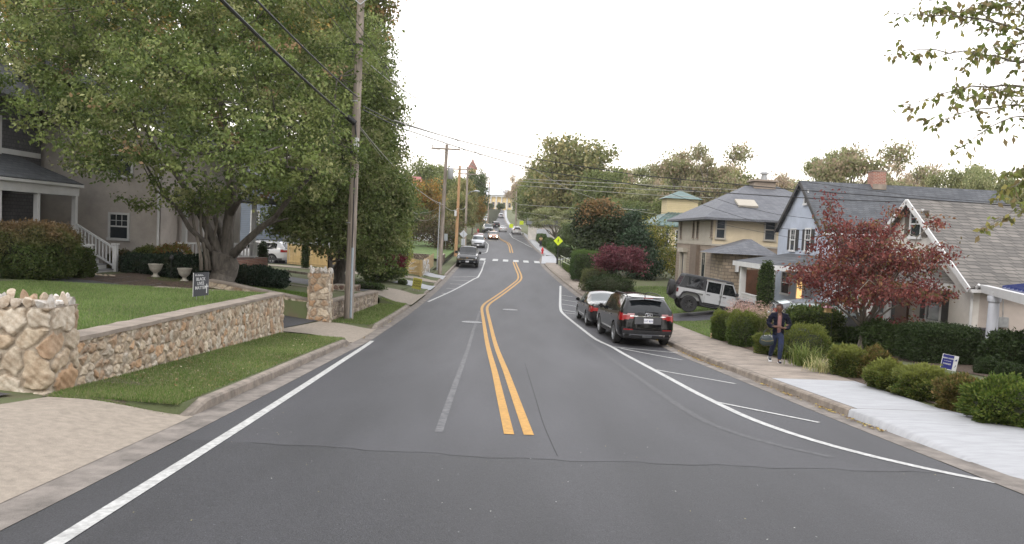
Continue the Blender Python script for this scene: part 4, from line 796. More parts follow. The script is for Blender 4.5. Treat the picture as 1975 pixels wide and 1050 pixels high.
tree('young_tree', 'loose yellow green tree in front of the yellow house with green roof', 'tree', B, (0,0,1.5), .12, bl, 420, 12, .35, .2, [(.10,.11,.035),(.15,.14,.045),(.2,.19,.04),(.07,.09,.03)], 309, ntw=40, shell=.4)
# --- tree whose branches hang into the top right corner; its trunk stands outside the picture
B = Vector((12.6, 12.0, gz(12.6, 12.0))); rs_ = np.random.default_rng(33); root = empty('birch_tree', B, label='near tree whose leafy twigs hang into the top right corner', cat='tree')
M = MB(); M.tube([(0,0,-.1),(0,0,1.5),(-.1,.1,3.5),(-.2,0,5.5),(-.3,.1,8)], [.16,.13,.11,.09,.05], 10); LP = []
def branch(px0, py0, Y0, px1, py1, Y1, r, sag, nleaf, seed, twl=.5):
    r_ = np.random.default_rng(seed); a = at(px0, py0, Y0)-B; b = at(px1, py1, Y1)-B; n = 12; P = []
    for i in range(n+1):
        f = i/n; P.append(a.lerp(b, f)+Vector((0, 0, sag*math.sin(f*math.pi)))+Vector(r_.normal(size=3)*.02))
    M.tube(P, [r*(1-.85*i/n) for i in range(n+1)], 6)
    for i in range(3, n+1):
        for s in range(2):
            d = (P[i]-P[i-1]).normalized(); t = Vector(r_.normal(size=3)); t = (d*.9+t*.55+Vector((0,0,-.25))).normalized(); L = twl*r_.uniform(.4, 1)*(1.1-.5*i/n); q = P[i]+t*L; M.tube([P[i], P[i].lerp(q, .5)+Vector((0,0,.02)), q], [r*.22, r*.15, .002], 4, cap=False)
            for k in range(int(nleaf*r_.uniform(.4, 1.3))): LP.append((P[i].lerp(q, r_.uniform(.1, 1.05)))+Vector(r_.normal(size=3)*.035))
for a in [(2100,120,12.4,1745,30,12,.03,.25,8,1),(2090,150,12.3,1740,95,11.6,.028,.1,9,2),(2100,190,12,1762,200,12.2,.03,.25,8,3),(2080,60,12,1800,20,12.6,.025,.1,9,4),(2120,260,12.2,1800,240,11.8,.026,.4,7,5),(2100,240,12,1845,290,11.6,.022,.35,5,6),(2080,20,11.6,1880,5,11.8,.022,.1,9,7),(2070,90,11.6,1860,110,11.3,.02,.1,9,8),(2060,200,11.8,1850,190,11.2,.02,.15,8,9),(2080,320,11.0,1930,375,10.4,.014,.1,8,10,.25),(2080,390,11.2,1905,435,10.6,.014,.15,5,11,.25),(2070,330,11,1950,330,10.6,.012,.1,9,12,.25),(2100,-40,12,1780,-30,12.2,.03,.2,10,13)]: branch(*a)
for zt, tgt in ((3.6,(2100,190,12)),(4.6,(2100,120,12.4)),(5.2,(2100,-40,12)),(3.0,(2120,260,12.2)),(2.6,(2080,390,11.2)),(2.6,(2080,320,11.0)),(2.6,(2070,330,11)),(5.0,(2080,60,12)),(5.0,(2080,20,11.6)),(4.2,(2070,90,11.6)),(4.4,(2090,150,12.3)),(3.4,(2060,200,11.8)),(3.4,(2100,240,12))):
    q = at(*tgt)-B; M.tube([(-.15, .05, zt), ((q.x-.15)/2, (q.y+.05)/2, (zt+q.z)/2+.15), q], [.05, .04, .03], 7)
M.build('trunk', K['bark'], root, smooth=True); LP = np.array([v[:] for v in LP]); V, F, C = leaves(LP, .115, rs_, pick([(.13,.16,.05),(.17,.19,.06),(.12,.12,.05),(.22,.2,.07),(.19,.15,.08)], len(LP), rs_), 1.2, .55); link('crown', npmesh('crown', V, F, C), K['leaf'], root)
# --- background trees: a few shapes of crown, copied with their trunks
def bgproto(seed, shape, ncl, per, leaf, pal, weights=None, sig=.5, bark='bark', twigs=50, shell=.55):
    """12 m tall, about 10 m wide, standing at the origin"""
    r = random.Random(seed); bl = []
    if shape == 'round':
        for k in range(13):
            a = k*2.4; h = 4.2+5.8*((k+.5)/13); rr = 3.4*math.sin(math.pi*min(.98, (h-1.5)/11)); bl.append(((math.cos(a)*rr*r.uniform(.6, 1), math.sin(a)*rr*r.uniform(.6, 1), h), (r.uniform(1.7, 2.5), r.uniform(1.7, 2.5), r.uniform(1.2, 1.9))))
    elif shape == 'open':
        for k in range(16):
            a = k*2.4; h = 5+6*r.random(); rr = r.uniform(1.5, 4.6); bl.append(((math.cos(a)*rr, math.sin(a)*rr, h+.6*math.cos(rr)), (r.uniform(.9, 1.5), r.uniform(.9, 1.5), r.uniform(.5, .9))))
    elif shape == 'tall':
        for k in range(11):
            a = k*2.4; h = 2.5+8.5*(k/10); rr = 1.7*math.sin(math.pi*min(.95, (h-.5)/12.5)); bl.append(((math.cos(a)*rr, math.sin(a)*rr, h), (r.uniform(1.4, 2), r.uniform(1.4, 2), r.uniform(1.2, 1.8))))
    elif shape == 'low':
        for k in range(12):
            a = k*2.4; rr = r.uniform(1, 4); bl.append(((math.cos(a)*rr, math.sin(a)*rr, r.uniform(1.5, 6)), (r.uniform(1.6, 2.4), r.uniform(1.6, 2.4), r.uniform(1.4, 2))))
    rs = np.random.default_rng(seed); P, X = crown_pts(bl, ncl, per, sig, rs, shell); mb = MB(); limbs(mb, (0,0,-.8), (0,0,3 if shape != 'low' else 1), .28, [b[0] for b in bl], rs, P[rs.choice(len(P), min(twigs, len(P)), replace=False)], n=5, twn=2.0)
    tm = mb.mesh('trunk'); tm.materials.append(K[bark]); cc = pick(pal, len(P), rs, weights, .2); V, F, C = leaves(X, leaf, rs, np.repeat(cc, per, axis=0)*rs.uniform(.8, 1.2, (len(X), 1)), .3, .7); cm = npmesh('crown', V, F, C); cm.materials.append(K['leaf']); return tm, cm
OLIVE = [(.16,.17,.07),(.20,.20,.09),(.12,.14,.055),(.26,.23,.11)]
PR = {'green': bgproto(401, 'round', 900, 13, .40, [(.13,.155,.06),(.165,.185,.075),(.10,.125,.048)]), 'olive': bgproto(402, 'round', 900, 13, .38, OLIVE), 'dark': bgproto(403, 'round', 850, 13, .42, [(.075,.10,.04),(.095,.125,.05),(.06,.085,.033)]),
      'orange': bgproto(404, 'round', 560, 12, .42, [(.26,.15,.05),(.30,.19,.06),(.15,.13,.05),(.22,.17,.05)]), 'open': bgproto(405, 'open', 900, 10, .28, [(.19,.20,.10),(.24,.23,.13),(.30,.24,.17)], sig=.4, twigs=140), 'pink': bgproto(406, 'open', 800, 9, .26, [(.34,.27,.20),(.28,.25,.16),(.38,.29,.22)], sig=.45, twigs=260),
      'tall': bgproto(407, 'tall', 420, 12, .42, [(.12,.145,.055),(.155,.175,.07)]), 'scrub': bgproto(408, 'low', 520, 10, .34, [(.11,.085,.05),(.14,.11,.06),(.09,.10,.04)], bark='bark_dark', twigs=260), 'birch': bgproto(409, 'open', 1000, 11, .26, [(.20,.22,.11),(.26,.26,.14),(.16,.18,.08)], sig=.4, twigs=120)}
def bgtree(px, Y, top, w, kind, label, seed, name='tree', gpx=None):
    p = at(px, top, Y); z0 = gz(p.x, Y) if Y < 335 else p.z-14; h = p.z-z0; sx = wpx(w, Y)/9.5; root = empty(name, (p.x, Y, z0-.1), seed*1.7, label=label, cat='tree', group=None); root.scale = (sx, sx, max(.25, h/11.1))
    for nm, me in zip(('trunk', 'crown'), PR[kind]): o = bpy.data.objects.new(nm, me); COL.objects.link(o); o.parent = root
    return root
bg = [
 # left of the street
 (838,150,316,110,'green','pale green tree top left of the church spire behind the poles'),(815,112,345,100,'orange','orange gold tree behind the second utility pole'),(850,88,372,110,'scrub','brown vine covered mound of scrub behind the white picket fence'),(800,98,400,60,'dark','dark small tree behind the yellow bush far left of the poles'),
 (897,128,345,60,'olive','olive tree just left of the church tower above parked cars'),(914,142,378,50,'orange','orange leaved tree overhanging the street on its left side'),(885,105,368,70,'olive','yellowing tree right behind the third utility pole'),(920,190,328,46,'dark','dark round tree directly right of the church tower'),(926,215,385,30,'green','farthest green tree on the left side below the dark round tree'),(760,80,330,80,'green','green tree peeking out behind the maples left of the second pole'),(775,140,360,90,'green','pale green tree on the skyline left of the second pole'),(700,90,300,150,'dark','dark tree mass behind the maples'),(590,80,300,200,'olive','olive tree behind the white parked car'),(420,75,250,240,'green','green tree filling the gap behind the maple trunk'),
 # right of the street
 (1110,135,262,160,'olive','tallest broad olive tree right of the street, its rounded top against the sky'),(1060,150,335,110,'green','green tree leaning over the right side of the street'),(1026,175,360,66,'green','green tree left of the tallest tree above the far cars'),(999,215,338,44,'pink','pinkish thin leaved tree nearest the yellow courthouse'),(1038,190,320,66,'olive','olive tree peeking between pinkish tree and the tall one'),
 (1075,112,398,90,'birch','silvery light green tree above the white garage'),(1165,120,330,110,'green','green tree right behind the tallest olive tree'),(1225,115,350,100,'olive','olive tree above the dark magnolia'),(1275,110,305,110,'birch','feathery pale tree left of the sparse tall tree'),(1345,100,262,160,'open','sparse tall tree with visible bare limbs above the tan house'),(1400,105,322,130,'olive','yellow olive tree behind the tan house roof'),(1455,110,318,120,'pink','faint pinkish tree behind the metal chimney vent'),(1500,115,352,100,'olive','low olive tree between tan house and blue house roofs'),
 (1655,82,250,190,'open','broad airy tree rising behind the brick chimney'),(1770,95,305,110,'pink','pinkish bare looking tree right of the chimney'),(1845,72,310,120,'birch','leafy pale green tree above the end of the dark roof'),(1930,66,318,120,'birch','pale green tree behind the grey shingle roof at right edge'),(1300,88,385,110,'green','green tree right behind the yellow house'),(1210,90,395,90,'dark','dark green tree between magnolia and yellow house'),(1110,95,430,60,'dark','dark tree above the crossing sign'),(1050,160,400,66,'dark','dark shaded tree at the bend on the right'),(1345,84,400,100,'olive','olive tree filling behind the tan house left corner'),(1050,250,372,60,'green','green tree far up the hill on the right'),(1150,160,360,160,'dark','dark woodland tree behind the silvery one')]
bg += [(944,322,392,17,'dark','small dark tree in front of the courthouse, left one'),(966,322,392,17,'dark','small dark tree in front of the courthouse, right one'),(1085,148,318,100,'olive','olive crown joining the tallest tree on its left'),(1190,140,325,110,'olive','olive crown joining the tallest tree on its right'),(1255,135,322,100,'pink','sunlit thin tree on the skyline above the magnolia'),(1315,128,340,100,'olive','olive tree below the sparse tall tree'),(1375,95,268,110,'open','second sparse crown beside the sparse tall tree'),(1425,120,345,120,'pink','pale tree left of the metal chimney vent'),(1140,118,395,120,'green','green tree just above the magnolia top'),(1200,106,385,110,'green','green tree between magnolia top and yellow cupola'),(1240,128,372,120,'dark','deep green tree behind the wires above the holly'),(1720,90,300,120,'open','airy crown between chimney and pinkish tree'),(1610,95,290,110,'birch','pale airy crown left of the brick chimney'),(1880,80,330,110,'olive','olive tree on the skyline above the dark roof end'),(1960,75,340,100,'olive','olive tree at the right edge above the grey roof'),(1048,140,405,56,'green','roadside tree near the far right footway'),(1010,260,345,46,'olive','olive tree beside the courthouse'),(868,135,340,80,'green','green tree behind the orange one near the poles'),(897,170,350,54,'orange','rusty tree left of the street near the church tower'),(1290,150,335,130,'green','distant green tree behind the sparse tall tree'),(1500,150,345,130,'birch','distant pale tree between the two right roofs')]
for i, (px, Y, top, w, kind, lab) in enumerate(bg): bgtree(px, Y, top, w, kind, lab, i)
for i, (x, y) in enumerate(((-22,-22),(-14,-45),(-4,-70),(8,-62),(18,-40),(26,-20),(30,0),(-30,-5),(-34,-60),(36,-70))):     # unseen trees added behind the camera to darken reflections
    r_ = empty('tree', (x, y, gz(x, y)-.1), i, label='unseen tree added behind the camera to darken reflections', cat='tree', group='unseen trees added for darker reflections'); r_.scale = (1.2, 1.2, 1.0)
    for nm, me in zip(('trunk', 'crown'), PR[('green','olive','dark')[i%3]]): o = bpy.data.objects.new(nm, me); COL.objects.link(o); o.parent = r_
# --- turf: blades near the camera, leaf litter
def turf(name, samp, n, hgt, seed, pal, lbl=None, w=.006):
    rs = np.random.default_rng(seed); P = samp(rs, n); n = len(P); a = rs.uniform(0, 6.28, n); s = np.stack([np.cos(a), np.sin(a), np.zeros(n)], 1)*(w*rs.uniform(.7, 1.5, (n, 1))); lean = rs.normal(size=(n, 3))*.35*hgt; lean[:, 2] = 0; H_ = hgt*rs.uniform(.5, 1.35, (n, 1))
    top = P+lean+H_*np.array([0, 0, 1.0]); V = np.stack([P-s, P+s, top], 1).reshape(-1, 3); F = np.arange(n*3).reshape(-1, 3); pn = .5+.5*np.sin(P[:, 0]*1.3+np.sin(P[:, 1]*.9)*2)*np.sin(P[:, 1]*.8+.5*P[:, 0]); c = pick(pal, n, rs, None, .25)*(.82+.3*pn[:, None]); C = np.repeat(c, 3, axis=0)
    o = link(name, npmesh(name, V, F, C), K['grass']); meta(o, kind='stuff', label=lbl, cat='grass'); return o
def zone(y0, y1, fa, fb, dens=2.0):
    def f(rs, n):
        Y = y0+(y1-y0)*rs.uniform(size=n)**dens; t = rs.uniform(size=n); X = np.array([fa(y)+(fb(y)-fa(y))*k for y, k in zip(Y, t)]); Z = np.array([gz(x, y) for x, y in zip(X, Y)]); return np.stack([X, Y, Z-.005], 1)
    return f
LAWN = [(.12,.185,.055),(.15,.21,.07),(.10,.16,.045),(.2,.23,.10)]; DRY = [(.11,.17,.045),(.15,.20,.065),(.09,.145,.038),(.24,.23,.12)]
turf('grass', zone(10.75, 22.7, lambda y: WX(y)-.42, lambda y: WX(y)-8.0, 1.5), 120000, .055, 501, LAWN, 'bright green lawn on the raised left yard')
turf('grass', zone(9.92, 22.5, lambda y: FL(y)-.2, lambda y: WX(y)+.02, 1.25), 60000, .045, 502, DRY, 'grass strip between left kerb and stone wall', .005)
turf('grass', zone(27.4, 37.2, lambda y: FL(y)-.2, lambda y: WX(y)+.02, 1.0), 22000, .06, 503, DRY, 'grass strip below the second stone wall', .008)
turf('grass', zone(22.9, 31, lambda y: -8.0 if not 22.5 < y < 27.1 else -40, lambda y: -13.5 if not 22.5 < y < 27.1 else -41, 1.0), 40000, .06, 504, [(.09,.145,.03),(.11,.17,.04)], 'shaded lawn around the big maple', .008)
turf('grass', zone(28.5, 35.4, lambda y: outer(y)+.05, lambda y: outer(y)+9, 1.2), 55000, .06, 505, LAWN, 'lawn beside the right footway near the black car', .009)
turf('grass', zone(24, 29, lambda y: 10.4, lambda y: 15.5, 1.0), 26000, .06, 506, LAWN, 'lawn under the red tree', .009)
turf('grass', zone(38.8, 54, lambda y: outer(y)+.05, lambda y: outer(y)+7, 1.2), 30000, .08, 507, LAWN, 'lawn behind the black sedan', .014)
def litter(name, samp, n, size, seed, pal, lbl):
    rs = np.random.default_rng(seed); P = samp(rs, n); n = len(P); V, F, C = leaves(P+np.array([0, 0, .012]), size, rs, pick(pal, n, rs), 0, .65, up=3.0); V = V.reshape(-1, 4, 3); V[:, :, 2] = P[:, None, 2]+.006+np.abs(V[:, :, 2]-P[:, None, 2])*.35; V = V.reshape(-1, 3)
    o = link(name, npmesh(name, V, F, C), K['litter']); meta(o, kind='stuff', label=lbl, cat='fallen leaves')
LEAFC = [(.22,.13,.06),(.15,.09,.045),(.30,.22,.08),(.42,.33,.07),(.10,.065,.04)]
def kerbline(side, y0, y1, clump, off=.05, sd=.05):
    def f(rs, n):
        cs = rs.uniform(y0, y1, clump); Y = cs[rs.integers(0, clump, n)]+rs.normal(size=n)*.35; Y = np.clip(Y, y0, y1); X = np.array([(FR(y) if side > 0 else FL(y)) for y in Y])-side*(off+np.abs(rs.normal(size=n))*sd); return np.stack([X, Y, np.array([rz(y) for y in Y])+.012], 1)
    return f
turf('grass', zone(9.9, 11.2, lambda y: FL(y)-.2, lambda y: WX(y)+.02, 1.0), 9000, .05, 508, DRY, 'ragged grass at the near end of the left strip', .005)
litter('fallen_leaves', kerbline(1, 11.6, 32, 26), 900, .06, 511, LEAFC, 'dry leaves gathered along the right kerb'); litter('fallen_leaves', kerbline(-1, 20, 60, 14), 160, .06, 512, LEAFC, 'few dry leaves along the left kerb')
litter('fallen_leaves', zone(10.3, 22, lambda y: FL(y)-.25, lambda y: WX(y)+.02, 1.5), 900, .06, 513, [(.4,.33,.2),(.3,.2,.1),(.25,.08,.05),(.5,.45,.3)], 'scattered leaves on the left grass strip')
litter('fallen_leaves', zone(9.3, 17, lambda y: FR(y)+.6, lambda y: outer(y)-.1, 1.0), 46, .05, 514, LEAFC, 'few leaves on the new white footway'); litter('fallen_leaves', zone(5.5, 11, lambda y: -3.3, lambda y: 5.6, 1.0), 90, .018, 515, [(.5,.5,.47),(.4,.36,.2),(.3,.3,.3)], 'grit and leaf crumbs on the near asphalt')
litter('fallen_leaves', zone(9.0, 22, lambda y: outer(y)-.05, lambda y: outer(y)+.8, 1.0), 500, .05, 516, LEAFC, 'leaf litter under the hedge row'); litter('fallen_leaves', zone(10.3, 13.5, lambda y: WX(y)+.02, lambda y: WX(y)+.9, 1.6), 500, .05, 517, [(.3,.24,.16),(.2,.14,.09),(.36,.3,.22)], 'dead leaves at the foot of the big pillar')
# ================================================================== houses
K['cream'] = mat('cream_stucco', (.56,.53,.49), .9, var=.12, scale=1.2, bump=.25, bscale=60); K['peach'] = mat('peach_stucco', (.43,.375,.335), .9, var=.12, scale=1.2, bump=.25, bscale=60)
K['blue'] = mat('pale_blue_stucco', (.38,.42,.50), .9, var=.14, scale=1.0, bump=.3, bscale=40); K['bluewhite'] = mat('blue_white_stucco', (.50,.52,.57), .9, var=.1, scale=1.0, bump=.2, bscale=40)
K['mauve'] = mat('mauve_stucco', (.42,.38,.35), .9, var=.15, scale=1.5, bump=.3, bscale=50)
K['shingle_dark'] = brickmat('dark_roof_shingle', (.055,.06,.07), (.085,.09,.10), (.03,.032,.036), .32, .16, .012, noise=.35, kz=1.5); K['shingle_tan'] = brickmat('weathered_roof_shingle', (.17,.155,.14), (.105,.097,.09), (.06,.056,.052), .42, .17, .02, noise=.35, kz=1.4)
K['shingle_slate'] = brickmat('slate_grey_roof', (.10,.105,.12), (.13,.135,.15), (.06,.062,.07), .35, .16, .012, noise=.3, kz=1.6); K['shingle_grey'] = brickmat('grey_shingle_siding', (.075,.075,.082), (.10,.10,.108), (.04,.04,.045), .2, .14, .01, noise=.3)
K['siding_brown'] = brickmat('taupe_lap_siding', (.24,.195,.155), (.26,.21,.17), (.15,.12,.095), 4.0, .2, .012, noise=.15); K['siding_tan'] = mat('light_tan_panel', (.36,.33,.28), .85, var=.1, scale=.8); K['butter'] = mat('butter_stucco', (.52,.44,.31), .9, var=.1, scale=.8)
K['yellow_siding'] = brickmat('yellow_lap_siding', (.46,.385,.23), (.48,.40,.25), (.34,.28,.17), 5.0, .2, .012, noise=.1); K['green_metal'] = mat('green_metal_roof', (.10,.155,.15), .45, metal=.3, var=.2, scale=2)
K['brick'] = brickmat('red_brick', (.33,.12,.075), (.25,.09,.06), (.35,.30,.26), .21, .075, .012, noise=.3); K['stone_base'] = brickmat('stone_veneer', (.30,.24,.18), (.2,.16,.12), (.12,.1,.08), .4, .2, .02, noise=.4)
K['shutter'] = mat('dark_shutter', (.03,.028,.028), .6, var=.2); K['shutter_brown'] = mat('brown_shutter', (.12,.10,.085), .6, var=.2); K['lit'] = emitmat('lit_window', (1.0,.62,.25), .6); K['door_brown'] = mat('brown_door', (.10,.045,.025), .5, var=.3)
K['deckgrey'] = mat('grey_deck_paint', (.25,.25,.26), .7, var=.15); K['interior'] = mat('dark_porch_wall', (.045,.042,.045), .9, var=.3); K['navy_metal'] = mat('navy_metal_roof', (.03,.045,.16), .35, metal=.4, var=.1)
class Wall:
    """a local frame on a wall face: s along it, z up, d outward"""
    def __init__(s, org, along, out): s.o, s.a, s.n = Vector(org), Vector(along).normalized(), Vector(out).normalized()
    def p(s, u, z, d=0): return s.o+s.a*u+s.n*d+Vector((0, 0, z))
    def box(s, mb, u0, u1, z0, z1, d0, d1): return mb.obox(s.p((u0+u1)/2, (z0+z1)/2, (d0+d1)/2), s.a*(u1-u0)/2, s.n*(d1-d0)/2, Vector((0, 0, (z1-z0)/2)))
def window(par, wl, u, z, w, h, frame='white_trim', sash=2, shutter=None, glass='glass', bars=1, fw=.09):
    M = MB(); wl.box(M, u-w/2-fw, u-w/2, z-h/2-fw, z+h/2+fw, .0, .06); wl.box(M, u+w/2, u+w/2+fw, z-h/2-fw, z+h/2+fw, .0, .06); wl.box(M, u-w/2, u+w/2, z+h/2, z+h/2+fw, .0, .065); wl.box(M, u-w/2-fw*1.3, u+w/2+fw*1.3, z-h/2-fw*1.2, z-h/2-.0, .0, .10)
    if sash == 2: wl.box(M, u-w/2, u+w/2, z-.03, z+.03, .0, .045)
    for k in range(1, bars+1): x = u-w/2+w*k/(bars+1); wl.box(M, x-.012, x+.012, z+.03, z+h/2, .0, .035)
    if bars: wl.box(M, u-w/2, u+w/2, z+h*.25-.01, z+h*.25+.01, .0, .034)
    f = M.build('window', K[frame], par); M = MB(); wl.box(M, u-w/2+.002, u+w/2-.002, z-h/2+.002, z+h/2-.002, -.02, .02); M.build('pane', K[glass], f)
    if shutter:
        for s in (-1, 1):
            M = MB(); c = u+s*(w/2+fw+.2); wl.box(M, c-.19, c+.19, z-h/2-.02, z+h/2+.02, .0, .04)
            for q in range(int(h/.09)): wl.box(M, c-.14, c+.14, z-h/2+.06+q*.09, z-h/2+.10+q*.09, .04, .052)
            M.build('shutter', K[shutter], par)
    return f
def slab(mb, pts, th):
    """roof plane with thickness along its normal (pts counter-clockwise from above)"""
    P = [Vector(p) for p in pts]; n = (P[1]-P[0]).cross(P[2]-P[0]).normalized()
    if n.z < 0: P = P[::-1]; n = -n
    mb.poly([p-n*th for p in P], n*th)
def gable_house(name_mats, root, x0, x1, y0, y1, zb, ze, zp, yp=None, ov=.35, ovx=.3, roof='shingle_dark', sidew=None, gablew=None, trim='white_trim', rake=None):
    """ridge along x; gable faces the street (-x)"""
    yp = yp if yp is not None else (y0+y1)/2; M = MB(); M.poly([(x0, y0, zb), (x0, y1, zb), (x0, y1, ze), (x0, yp, zp-.12), (x0, y0, ze)], (.25, 0, 0)); M.build('gable_wall', K[gablew], root)
    M = MB(); M.box(x0+.252, x1, y0, y0+.2, zb, ze); M.box(x1-.2, x1, y0+.202, y1-.202, zb, ze); M.box(x0+.252, x1, y1-.2, y1, zb, ze); M.poly([(x1-.2, y0+.3, ze), (x1-.2, y1-.3, ze), (x1-.2, yp, zp-.4)], (.198, 0, 0)); M.build('side_wall', K[sidew or gablew], root)
    kn = (zp-ze)/(yp-y0); kf = (zp-ze)/(y1-yp); M = MB()
    slab(M, [(x0-ovx, y0-ov, ze-ov*kn), (x1+ovx, y0-ov, ze-ov*kn), (x1+ovx, yp, zp), (x0-ovx, yp, zp)], .10); slab(M, [(x0-ovx, yp+.002, zp), (x1+ovx, yp+.002, zp), (x1+ovx, y1+ov, ze-ov*kf), (x0-ovx, y1+ov, ze-ov*kf)], .10); M.build('roof', K[roof], root)
    M = MB(); M.bar((x0-ovx-.02, y0-ov, ze-ov*kn-.09), (x0-ovx-.02, yp, zp-.09), .05, .2); M.bar((x0-ovx-.02, yp, zp-.09), (x0-ovx-.02, y1+ov, ze-ov*kf-.09), .05, .2); M.build('rake_board', K[rake or trim], root)
    M = MB(); M.box(x0-ovx, x1+ovx, y0-ov-.12, y0-ov-.01, ze-ov*kn-.17, ze-ov*kn-.06); M.build('gutter', K[trim], root)
# --- cream house
root = empty('house', (16, 29.8, .4), label='cream stucco house with weathered grey roof, nearest on the right', cat='house'); root.location = (0,0,0)
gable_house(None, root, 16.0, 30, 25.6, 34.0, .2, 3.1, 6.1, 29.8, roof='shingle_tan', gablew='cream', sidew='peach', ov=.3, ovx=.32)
wl = Wall((16.0, 0, 0), (0, -1, 0), (-1, 0, 0)); window(root, wl, -29.55, at(1763,432,29.5).z, .72, 1.0, shutter='shutter_brown'); zc = at(1820,587,27.9).z; window(root, wl, -27.85, zc, .85, 1.25, shutter='shutter', bars=1); window(root, wl, -31.5, 1.7, 1.0, 1.3, shutter='shutter')
M = MB(); M.tube([(15.93,25.52,3.0),(15.93,25.52,.5),(15.7,25.3,.3)], .045, 8); M.tube([(15.9,25.15,3.0),(15.93,25.3,2.9),(15.93,25.5,2.75)], .045, 8); M.build('downspout', K['white_trim'], root)
M = MB(); M.box(16.9,17.25,25.48,25.6,1.55,1.9,.01); M.build('meter_box', K['galv'], root); M = MB(); M.tube([(17.05,25.52,1.9),(17.0,25.55,3.0)], .015, 6); M.build('conduit', K['galv'], root)
# porch in front of the gable, hipped at its near end
M = MB(); x0, y0, y1, ze, zt = 13.55, 26.7, 31.2, 2.92, 3.75
M.add([(x0,y0,ze),(x0,y1,ze),(16.0,y1,ze),(16.0,y0,ze),(15.98,y0+1.3,zt),(15.98,y1,zt)], [(0,1,5,4),(3,0,4),(0,3,2,1),(1,2,5)]); M.build('porch_roof', K['shingle_tan'], root)
M = MB(); M.box(x0-.03,x0+.12,y0-.03,y1,ze-.26,ze-.003); M.box(x0+.122,15.95,y0-.03,y0+.12,ze-.26,ze-.003); M.build('porch_fascia', K['white_trim'], root)
for y in (26.85, 30.45):
    M = MB(); M.box(13.62,13.80,y-.09,y+.09,.45,2.68,.01); M.box(13.58,13.84,y-.13,y+.13,.45,.62); M.box(13.58,13.84,y-.13,y+.13,2.5,2.62); M.build('porch_post', K['white_trim'], root)
M = MB(); M.box(13.4,16.0,26.6,31.4,.2,.5); M.build('porch_floor', K['conc_tan'], root)
M = MB(); M.box(15.9,16.02,29.6,30.5,.5,2.55); M.build('door', K['door_brown'], root)
# side porch with round column and navy metal roof
xb = [(16.2,25.35,3.02),(14.05,20.2,3.02)]
M = MB(); M.bar((xb[0][0],xb[0][1],2.86),(xb[1][0]-.8,xb[1][1]-2,2.86), .22, .26); M.build('porch_beam', K['white_trim'], root)
M = MB(); d = Vector((xb[1][0]-xb[0][0], xb[1][1]-xb[0][1], 0)).normalized(); n = Vector((-d.y, d.x, 0)); A = Vector((15.4,23.2,3.03)); Bq = A+d*6
nn = Vector((1, -.42, 0)).normalized(); slab(M, [A-nn*.0, Bq, Bq+nn*3.5+Vector((0,0,.7)), A+nn*3.5+Vector((0,0,.7))], .06)
for k in range(13): q = A+d*(.5*k); M.bar(q+Vector((0,0,.03)), q+nn*3.5+Vector((0,0,.73)), .04, .05)
M.build('metal_roof', K['navy_metal'], root)
c = at(1916,600,23.6); M = MB(); M.lathe([(.19,.3),(.2,.36),(.175,.42),(.17,1.2),(.155,2.3),(.15,2.5),(.19,2.55),(.2,2.62),(.2,2.72)], 24, c=(c.x,c.y,0)); M.build('column', K['galv'] if 0 else K['bluewhite'], root)
M = MB(); M.tube([(c.x-.1,c.y-.1,2.72),(c.x-.14,c.y-.15,2.85)], .03, 8); M.build('downspout', K['white_trim'], root)
# --- pale blue house
root = empty('house', (0,0,0), label='pale blue stucco gabled house with brick chimney, behind the red tree', cat='house')
gable_house(None, root, 15.8, 26.2, 37.8, 44.3, .2, 4.95, 7.6, 41.0, roof='shingle_dark', gablew='blue', sidew='bluewhite', ov=.15, ovx=.2, rake='shutter')
wl = Wall((15.8,0,0), (0,-1,0), (-1,0,0)); yy = lambda px: 15.8*FPX/(px-CX)
window(root, wl, -yy(1545), at(1545,381,yy(1545)).z, .34, .62, bars=0, sash=0); 
for px in (1525,1554): window(root, wl, -yy(px), at(px,463,yy(px)).z, .62, 1.12, shutter='shutter')
window(root, wl, -yy(1517), at(1517,546,yy(1517)).z, 1.2, 1.2, bars=1); window(root, wl, -yy(1545), at(1545,556,yy(1545)).z, .8, 1.2, bars=1, glass='lit')
wl2 = Wall((0,37.8,0), (1,0,0), (0,-1,0)); window(root, wl2, at(1625,575,37.8).x, at(1625,572,37.8).z, .8, 1.0); window(root, wl2, 21.0, 3.9, .8, 1.1); window(root, wl2, 17.6, 3.9, .8, 1.1, shutter='shutter')
x = at(1691,345,41).x; M = MB(); M.box(x-.34,x+.34,40.66,41.34,6.6,8.28); M.build('chimney', K['brick'], root); M = MB(); M.box(x-.37,x+.37,40.63,41.37,8.281,8.34); M.build('chimney_cap', K['conc_tan'], root); M = MB(); M.box(x-.36,x+.36,40.58,40.659,7.3,7.6); M.build('chimney_flashing', K['conc_tan'], root)
M = MB(); x0, y0, y1, ze, zt = 12.7, 36.9, 42.6, 2.98, 3.55; M.add([(x0,y0,ze),(x0,y1,ze),(15.8,y1,ze),(15.8,y0,ze),(15.78,y0+1.2,zt),(15.78,y1,zt)], [(0,1,5,4),(3,0,4),(0,3,2,1),(1,2,5)]); M.build('porch_roof', K['shingle_dark'], root)
M = MB(); M.box(x0-.03,x0+.12,y0-.03,y1,ze-.26,ze-.003); M.box(x0+.122,15.75,y0-.03,y0+.12,ze-.26,ze-.003); M.build('porch_fascia', K['white_trim'], root)
for y in (37.1, 41.6):
    M = MB(); M.box(12.85,13.15,y-.15,y+.15,.4,2.7,.02); M.box(12.8,13.2,y-.2,y+.2,.4,.62); M.build('porch_post', K['white_trim'], root)
M = MB(); M.box(12.6,15.8,36.9,42.6,.1,.55); M.build('porch_floor', K['stone_base'], root)
M = MB(); M.bar((12.9,37.4,1.25),(12.9,41.3,1.25), .06, .08); M.bar((12.9,37.4,.75),(12.9,41.3,.75), .05, .06)
for k in range(26): M.box(12.88,12.92,37.45+k*.15,37.49+k*.15,.75,1.25)
